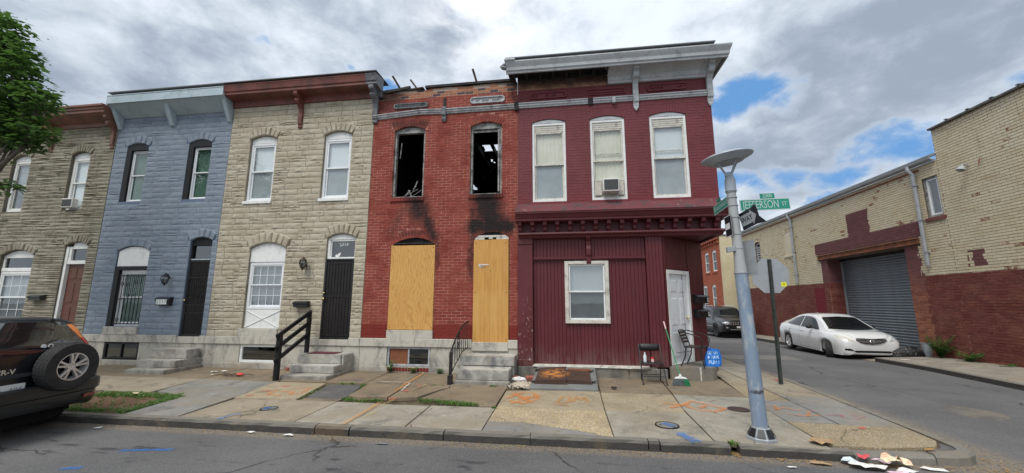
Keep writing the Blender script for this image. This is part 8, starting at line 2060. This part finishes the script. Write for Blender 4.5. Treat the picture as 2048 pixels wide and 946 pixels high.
gr_ = car.patch('grille', g_, 'x+', 'arch_liner', .003, .06)
car.line('grille_surround', [(-.43, .70), (-.32, .625), (-.19, .58), (0, .565), (.19, .58), (.32, .625), (.43, .70)], 'x+', 'chrome', .010, .006, gr_)
for k, z in enumerate((.745, .705, .665, .625)): w_ = (.42, .40, .36, .27)[k]; car.line('grille_bar', [(-w_, z + (.02 if k == 0 else .012)), (0, z), (w_, z + (.02 if k == 0 else .012))], 'x+', 'chrome', .012 if k == 0 else .007, .006, gr_)
car.patch('lower_intake', [(-.46, .315), (.46, .315), (.54, .365), (.44, .38), (-.44, .38), (-.54, .365)], 'x+', 'arch_liner', .004, .06)
q = MB(); pts = [(2.415 + .012, -.04, .575), (2.43, -.03, .62)]
h_, _ = car.hit((4, 0, .675), (-1, 0, 0)); x_ = h_.x + .022
for a, b in (((-.045, .65), (-.025, .70)), ((.025, .65), (.045, .70)), ((-.035, .667), (.035, .683))): q.bar(car.Mx @ Vector((x_, a[0], a[1])), car.Mx @ Vector((x_, b[0], b[1])), .011, .008)
el = [(x_ - .004, .062 * math.cos(t / 16 * 2 * math.pi), .675 + .034 * math.sin(t / 16 * 2 * math.pi)) for t in range(17)]; q.tube([car.Mx @ Vector(p) for p in el], .005, 5, False); q.build('emblem', M_['chrome'], car.root)
car.line('bonnet_seam', [(1.25, .80), (1.7, .70), (2.1, .56), (2.27, .44)], 'z', 'arch_liner', .003, -.0005); car.line('bonnet_seam', [(1.25, -.80), (1.7, -.70), (2.1, -.56), (2.27, -.44)], 'z', 'arch_liner', .003, -.0005)
for a, b in (((.62, -.35), (.05, .45)), ((-.05, .05), (-.5, .62))): pass
car.line('wiper', [(-.55, 1.0), (-.1, 1.02), (.2, 1.05)], 'x+', 'dark_plastic', .007, .012); car.line('wiper', [(.0, .99), (.4, 1.03), (.55, 1.08)], 'x+', 'dark_plastic', .007, .012)
car.patch('roof_aerial', [(-.95, -.03), (-.75, -.012), (-.75, .012), (-.95, .03)], 'z', 'paint_white', .035, .05)

# ---- dark SUV in the side street
jp = [(-2.40, .80, .65, .98, .74, .60, 1.10, 1.12, .40), (-2.36, .88, .65, 1.08, .82, .68, 1.30, 1.34, .34), (-2.25, .93, .66, 1.10, .86, .68, 1.50, 1.56, .30), (-2.0, .955, .68, 1.11, .885, .69, 1.64, 1.70, .28), (-1.2, .96, .70, 1.10, .90, .71, 1.70, 1.765, .28),
      (-.3, .96, .70, 1.08, .905, .72, 1.70, 1.77, .28), (.30, .96, .70, 1.07, .905, .72, 1.66, 1.735, .28), (.60, .96, .70, 1.06, .905, .735, 1.52, 1.58, .28), (.90, .96, .70, 1.05, .90, .76, 1.28, 1.32, .28), (1.12, .958, .70, 1.035, .895, .79, 1.14, 1.17, .28),
      (1.5, .955, .69, .99, .885, .74, 1.09, 1.13, .29), (2.0, .94, .68, .95, .86, .70, 1.03, 1.08, .30), (2.25, .90, .66, .91, .82, .64, .985, 1.03, .32), (2.36, .84, .64, .87, .76, .58, .94, .98, .34), (2.40, .76, .60, .82, .70, .52, .88, .92, .38), (2.415, .68, .56, .76, .62, .46, .82, .85, .42)]
jw = {1.46: .385, -1.455: .385}
JX, JY = 9.68, 17.9; JZ = road_z(9, 17.0) + .05
jc_ = Car('dark_suv', 'dark SUV with chrome slotted grille parked facing the camera down the side street', (JX, JY, JZ), R(-90), jp, jw, 'paint_black', Ra=.43)
jc_.liners(.43, .90, .62)
for x, y in ((1.46, .84), (1.46, -.84), (-1.455, .84), (-1.455, -.84)): jc_.wheel(x, y, .385, .385, .25, 1 if y > 0 else -1, 0, 5, 'split', rim='grey_trim')
jc_.patch('windscreen', [(-.80, 1.15), (-.72, 1.45), (-.67, 1.60), (-.5, 1.64), (0, 1.665), (.5, 1.64), (.67, 1.60), (.72, 1.45), (.80, 1.15), (0, 1.13)], 'x+', 'car_glass', .005, .09)
for d in ('y-', 'y+'):
    for nm, P in (('front_side_window', [(.86, 1.12), (.52, 1.50), (.30, 1.60), (-.28, 1.62), (-.28, 1.13)]), ('rear_side_window', [(-.36, 1.13), (-.36, 1.62), (-1.25, 1.62), (-1.30, 1.15)]), ('quarter_window', [(-1.38, 1.16), (-1.33, 1.61), (-1.95, 1.58), (-2.08, 1.40), (-2.05, 1.2)])): jc_.patch(nm, P, d, 'car_glass_dark', .004, .12)
    jc_.line('window_trim', [(.95, 1.10), (0, 1.115), (-1.3, 1.13), (-2.1, 1.18)], d, 'chrome', .009, .004)
    for x in (1.0, -.32, -1.25): jc_.line('door_seam', [(x, .38), (x, 1.1)], d, 'arch_liner', .004, 0)
    jc_.patch('side_cladding', [(1.0, .30), (1.0, .42), (-1.0, .42), (-1.0, .30)], d, 'grey_trim', .01, .2)
    jc_.line('side_moulding', [(.95, .58), (-.95, .60)], d, 'chrome', .012, .006)
    for x in (-.18, -1.10): jc_.patch('door_handle', [(x, .93), (x + .18, .93), (x + .18, .965), (x, .965)], d, 'chrome', .02, .08)
for sd in (-1, 1): jc_.mirror(.74, 1.12, .90, 'chrome', sd, (.12, .12, .10))
for sd in (-1, 1):
    jc_.patch('headlight', [(sd * .86, .90), (sd * .84, .78), (sd * .53, .755), (sd * .51, .87), (sd * .70, .90)], 'x+', 'headlight_clear', .006, .07)
    jc_.patch('fog_light', [(sd * .70, .555), (sd * .60, .555), (sd * .60, .61), (sd * .70, .61)], 'x+', 'headlight_clear', .008, .06)
gj = jc_.patch('grille', [(-.48, .74), (.48, .74), (.47, .885), (-.47, .885)], 'x+', 'chrome', .012, .08)
for k in range(7): y = -.385 + k * .1285; jc_.patch('grille_slot', [(y - .042, .765), (y + .042, .765), (y + .042, .865), (y - .042, .865)], 'x+', 'arch_liner', .016, .06, gj)
jc_.patch('lower_bumper', [(-.80, .38), (.80, .38), (.86, .50), (.62, .52), (.55, .66), (-.55, .66), (-.62, .52), (-.86, .50)], 'x+', 'arch_liner', .006, .1); jc_.line('bumper_trim', [(-.50, .47), (.50, .47)], 'x+', 'chrome', .012, .012)
jc_.patch('number_plate', [(-.15, .56), (.15, .56), (.15, .66), (-.15, .66)], 'x+', 'plate_white', .03, .1)
for sd in (-1, 1): q = MB(); q.tube([jc_.Mx @ Vector((x, sd * .64, 1.79 if abs(x + .8) < 1.1 else 1.74)) for x in (.35, .2, -.8, -1.8, -2.0)], .018, 6); q.build('roof_rail', M_['chrome'], jc_.root, smooth=True)
MB().box(0, .001, 0, .001, 0, .001)
# interior mirror glint
# ---- black SUV at the left, rear view
cv = [(-2.27, .80, .60, .92, .76, .64, 1.04, 1.07, .42), (-2.255, .855, .60, 1.0, .80, .68, 1.14, 1.17, .36), (-2.21, .882, .60, 1.05, .83, .685, 1.24, 1.27, .32), (-2.12, .888, .62, 1.06, .845, .68, 1.35, 1.38, .30), (-2.01, .89, .62, 1.06, .855, .675, 1.475, 1.51, .30), (-1.90, .89, .62, 1.05, .86, .67, 1.575, 1.62, .29), (-1.8, .89, .62, 1.0, .86, .67, 1.60, 1.655, .28), (-1.0, .89, .63, .99, .865, .685, 1.62, 1.68, .28),
      (0, .89, .63, .98, .865, .69, 1.61, 1.675, .28), (.5, .89, .63, .97, .86, .70, 1.50, 1.56, .28), (.85, .89, .63, .96, .86, .73, 1.25, 1.28, .28), (1.1, .888, .62, .95, .85, .76, 1.06, 1.09, .28), (1.5, .885, .62, .92, .84, .72, 1.0, 1.04, .28), (2.0, .86, .60, .86, .80, .62, .90, .95, .28), (2.2, .80, .58, .80, .72, .52, .82, .87, .30), (2.27, .68, .55, .72, .6, .42, .74, .78, .36)]
cw = {1.32: .345, -1.52: .345}
VX = -9.242; VY = -4.757
vz = -.19
sv = Car('black_suv', 'black SUV with a spare wheel on its tailgate at the left edge', (VX, VY, vz), R(180), cv, cw, 'paint_black', Ra=.40)
sv.root.rotation_euler = (0, 0, R(185)); sv.root.scale = (1, 1, .94); sv.Mx = W(sv.root)
sv.liners(.40, .84, .6)
for x, y in ((1.32, .78), (1.32, -.78), (-1.52, .78), (-1.52, -.78)): sv.wheel(x, y, .345, .345, .22, 1 if y > 0 else -1, 0, 6, 'split')
# local: rear is -x; car's right side is local -y = world +y (kerb side)
sv.patch('rear_window', [(-.66, 1.19), (-.57, 1.52), (-.53, 1.57), (0, 1.59), (.53, 1.57), (.57, 1.52), (.66, 1.19), (0, 1.17)], 'x-', 'rear_glass', .007, .05)
for sd in (-1, 1):
    tl_ = [(sd * .875, .70), (sd * .80, .70), (sd * .765, .85), (sd * .70, 1.08), (sd * .66, 1.30), (sd * .635, 1.52), (sd * .70, 1.52), (sd * .80, 1.28), (sd * .885, 1.02)]
    sv.patch('tail_light', [(sd * .865, .82), (sd * .80, .82), (sd * .77, 1.0), (sd * .68, 1.20), (sd * .63, 1.32), (sd * .725, 1.33), (sd * .80, 1.15), (sd * .855, 1.0)], 'x-', 'lens_red', .012, .05)
    sv.patch('indicator_light', [(sd * .63, 1.325), (sd * .59, 1.44), (sd * .565, 1.53), (sd * .635, 1.53), (sd * .675, 1.44), (sd * .725, 1.335)], 'x-', 'lens_amber', .012, .05)
    q = MB(); q.obox(sv.Mx @ Vector((-2.358, sd * .70, .47)), (.008, 0, 0), (.01 * sd, .075, 0), (0, 0, .024)); q.build('bumper_reflector', M_['lens_dark_red'], sv.root, bevel=.004)
    d = 'y-' if sd < 0 else 'y+'
    for nm, P in (('front_side_window', [(.80, 1.02), (.48, 1.40), (.30, 1.50), (-.28, 1.52), (-.28, 1.03)]), ('rear_side_window', [(-.36, 1.03), (-.36, 1.52), (-1.12, 1.52), (-1.16, 1.05)]), ('quarter_window', [(-1.24, 1.05), (-1.2, 1.51), (-1.75, 1.48), (-1.90, 1.2), (-1.86, 1.07)])): sv.patch(nm, P, d, 'car_glass_dark', .004, .12)
    sv.patch('side_cladding', [(.90, .30), (.90, .48), (-.88, .48), (-.88, .30)], d, 'grey_trim', .012, .2)
# bumper: wraps the rear corner
bp = []
for k in range(13):
    a_ = -1 + k / 6; y = .90 * (abs(a_) ** .9) * (1 if a_ > 0 else -1); x = -2.33 + (.16 if abs(a_) > .95 else (.05 if abs(a_) > .8 else 0))
    bp.append((x, y))
bp = [(-1.70, -.905), (-2.1, -.915), (-2.26, -.87), (-2.33, -.78), (-2.36, -.5), (-2.365, 0), (-2.36, .5), (-2.33, .78), (-2.26, .87), (-2.1, .915), (-1.70, .905)]
q = MB(); sec = [(.0, .72), (.03, .70), (.035, .60), (.03, .56), (.0, .54), (.0, .44), (-.03, .375), (-.12, .36), (-.12, .72)]; n = len(sec); v = []
for i, p in enumerate(bp):
    d = (Vector(bp[min(i + 1, len(bp) - 1)]) - Vector(bp[max(i - 1, 0)])).normalized(); nn = Vector((-d.y, d.x)) * 1; nn = nn if nn.dot(Vector((p[0] + 1.5, p[1]))) > 0 else -nn
    v += [sv.Mx @ Matrix.Diagonal((1, 1, 1, 1)) @ Vector((p[0] + nn.x * o, p[1] + nn.y * o, z)) for o, z in sec]
sv.Mx = W(sv.root)
v = []
for i, p in enumerate(bp):
    d = (Vector(bp[min(i + 1, len(bp) - 1)]) - Vector(bp[max(i - 1, 0)])).normalized(); nn = Vector((-d.y, d.x)); nn = nn if nn.dot(Vector((p[0] + 1.5, p[1]))) > 0 else -nn
    v += [sv.Mx @ Vector((p[0] + nn.x * o, p[1] + nn.y * o, z)) for o, z in sec]
q.add(v, [(i * n + k, i * n + (k + 1) % n, (i + 1) * n + (k + 1) % n, (i + 1) * n + k) for i in range(len(bp) - 1) for k in range(n)] + [tuple(range(n)), tuple(range(len(bp) * n - 1, len(bp) * n - n - 1, -1))])
q.build('rear_bumper', M_['paint_black_dull'], sv.root, smooth=True, angle=40, bevel=.0)
sv.patch('tailgate_moulding', [(-.20, .87), (.72, .87), (.72, .92), (-.20, .92)], 'x-', 'grey_trim', .02, .1)
for P in ([(-.78, .72), (-.755, 1.0), (-.68, 1.22), (-.59, 1.58)], [(.78, .72), (.755, 1.0), (.68, 1.22), (.59, 1.58)], [(-.6, 1.60), (0, 1.62), (.6, 1.60)]): sv.line('tailgate_seam', P, 'x-', 'arch_liner', .004, 0)
sv.patch('number_plate', [(.03, .64), (.33, .64), (.33, .79), (.03, .79)], 'x-', 'plate_white', .025, .1)
hp_, _ = sv.hit((-4, .18, .72), (1, 0, 0)); xp_ = hp_.x - .028
for k, ch in enumerate('1 406'):
    if ch != ' ': text_obj(ch, .085, M_['plate_ink'], sv.root, face_M(sv.Mx @ Vector((xp_, .275 - k * .05, .715)), (0, 1, 0), (0, 0, 1)), 'plate_character', .0005)
h_, _ = sv.hit((-4, .10, .90), (1, 0, 0))
text_obj('CR-V', .085, M_['chrome'], sv.root, face_M(sv.Mx @ Vector((h_.x - .008, .25, .955)), (0, 1, 0), (0, 0, 1)), 'model_badge', .004, bold=.002)
h_, _ = sv.hit((-4, -.16, 1.25), (1, 0, 0)); q = MB(); q.lathe([(.001, .004), (.03, .003), (.03, 0)], sv.Mx @ Vector((h_.x - .012, -.14, 1.25)), 14, Matrix.Rotation(R(90), 4, 'Y')); q.lathe([(.018, .004), (.03, .004), (.03, 0)], sv.Mx @ Vector((h_.x - .012, -.22, 1.25)), 14, Matrix.Rotation(R(90), 4, 'Y')); q.build('window_decal', M_['sign_white'], sv.root)
# high brake lamp / wiper arm and hinges
for y in (.20, -.40): h_, _ = sv.hit((-4, y, 1.59), (1, 0, 0)); q = MB(); q.obox(sv.Mx @ Vector((h_.x - .012, y, 1.58)), (.018, 0, 0), (0, .028, 0), (0, 0, .045)); q.build('glass_hinge', M_['dark_plastic'], sv.root, bevel=.006)
# spare wheel with cover ring
sp_c = (-2.27 + .02, -.33, .945)
sw_ = sv.wheel(sp_c[0], sp_c[1], sp_c[2], .335, .20, 1, 0, 5, 'split', 'spare_wheel', rf=.58); sw_.rotation_euler = (0, 0, R(90)); sw_.location.x = -2.27 - .125
q = MB(); q.box(-2.33, -2.22, -.43, -.23, .86, 1.05); q.v = [sv.Mx @ p for p in q.v]; q.build('spare_carrier', M_['arch_liner'], sv.root)

for nm, gp_ in (('mailbox', 'mailboxes fixed to the house fronts'), ('manhole_cover', 'round covers set in the pavement and street'), ('paper_scrap', 'scraps of litter on the pavement and in the gutter'), ('weed', 'weeds at the foot of the walls'),
                ('one_way_sign', 'one way signs on the lamp post'), ('street_name_sign', 'street name signs on the lamp post'), ('block_number_sign', 'block plates above the street name signs'), ('wall_lantern', 'lanterns on the house fronts'), ('air_conditioner', 'window air conditioners'), ('bottle', 'small bottles by the corner shop')):
    for o in [o for o in bpy.data.objects if o.parent is None and o.name.split('.')[0] == nm]: o['group'] = gp_
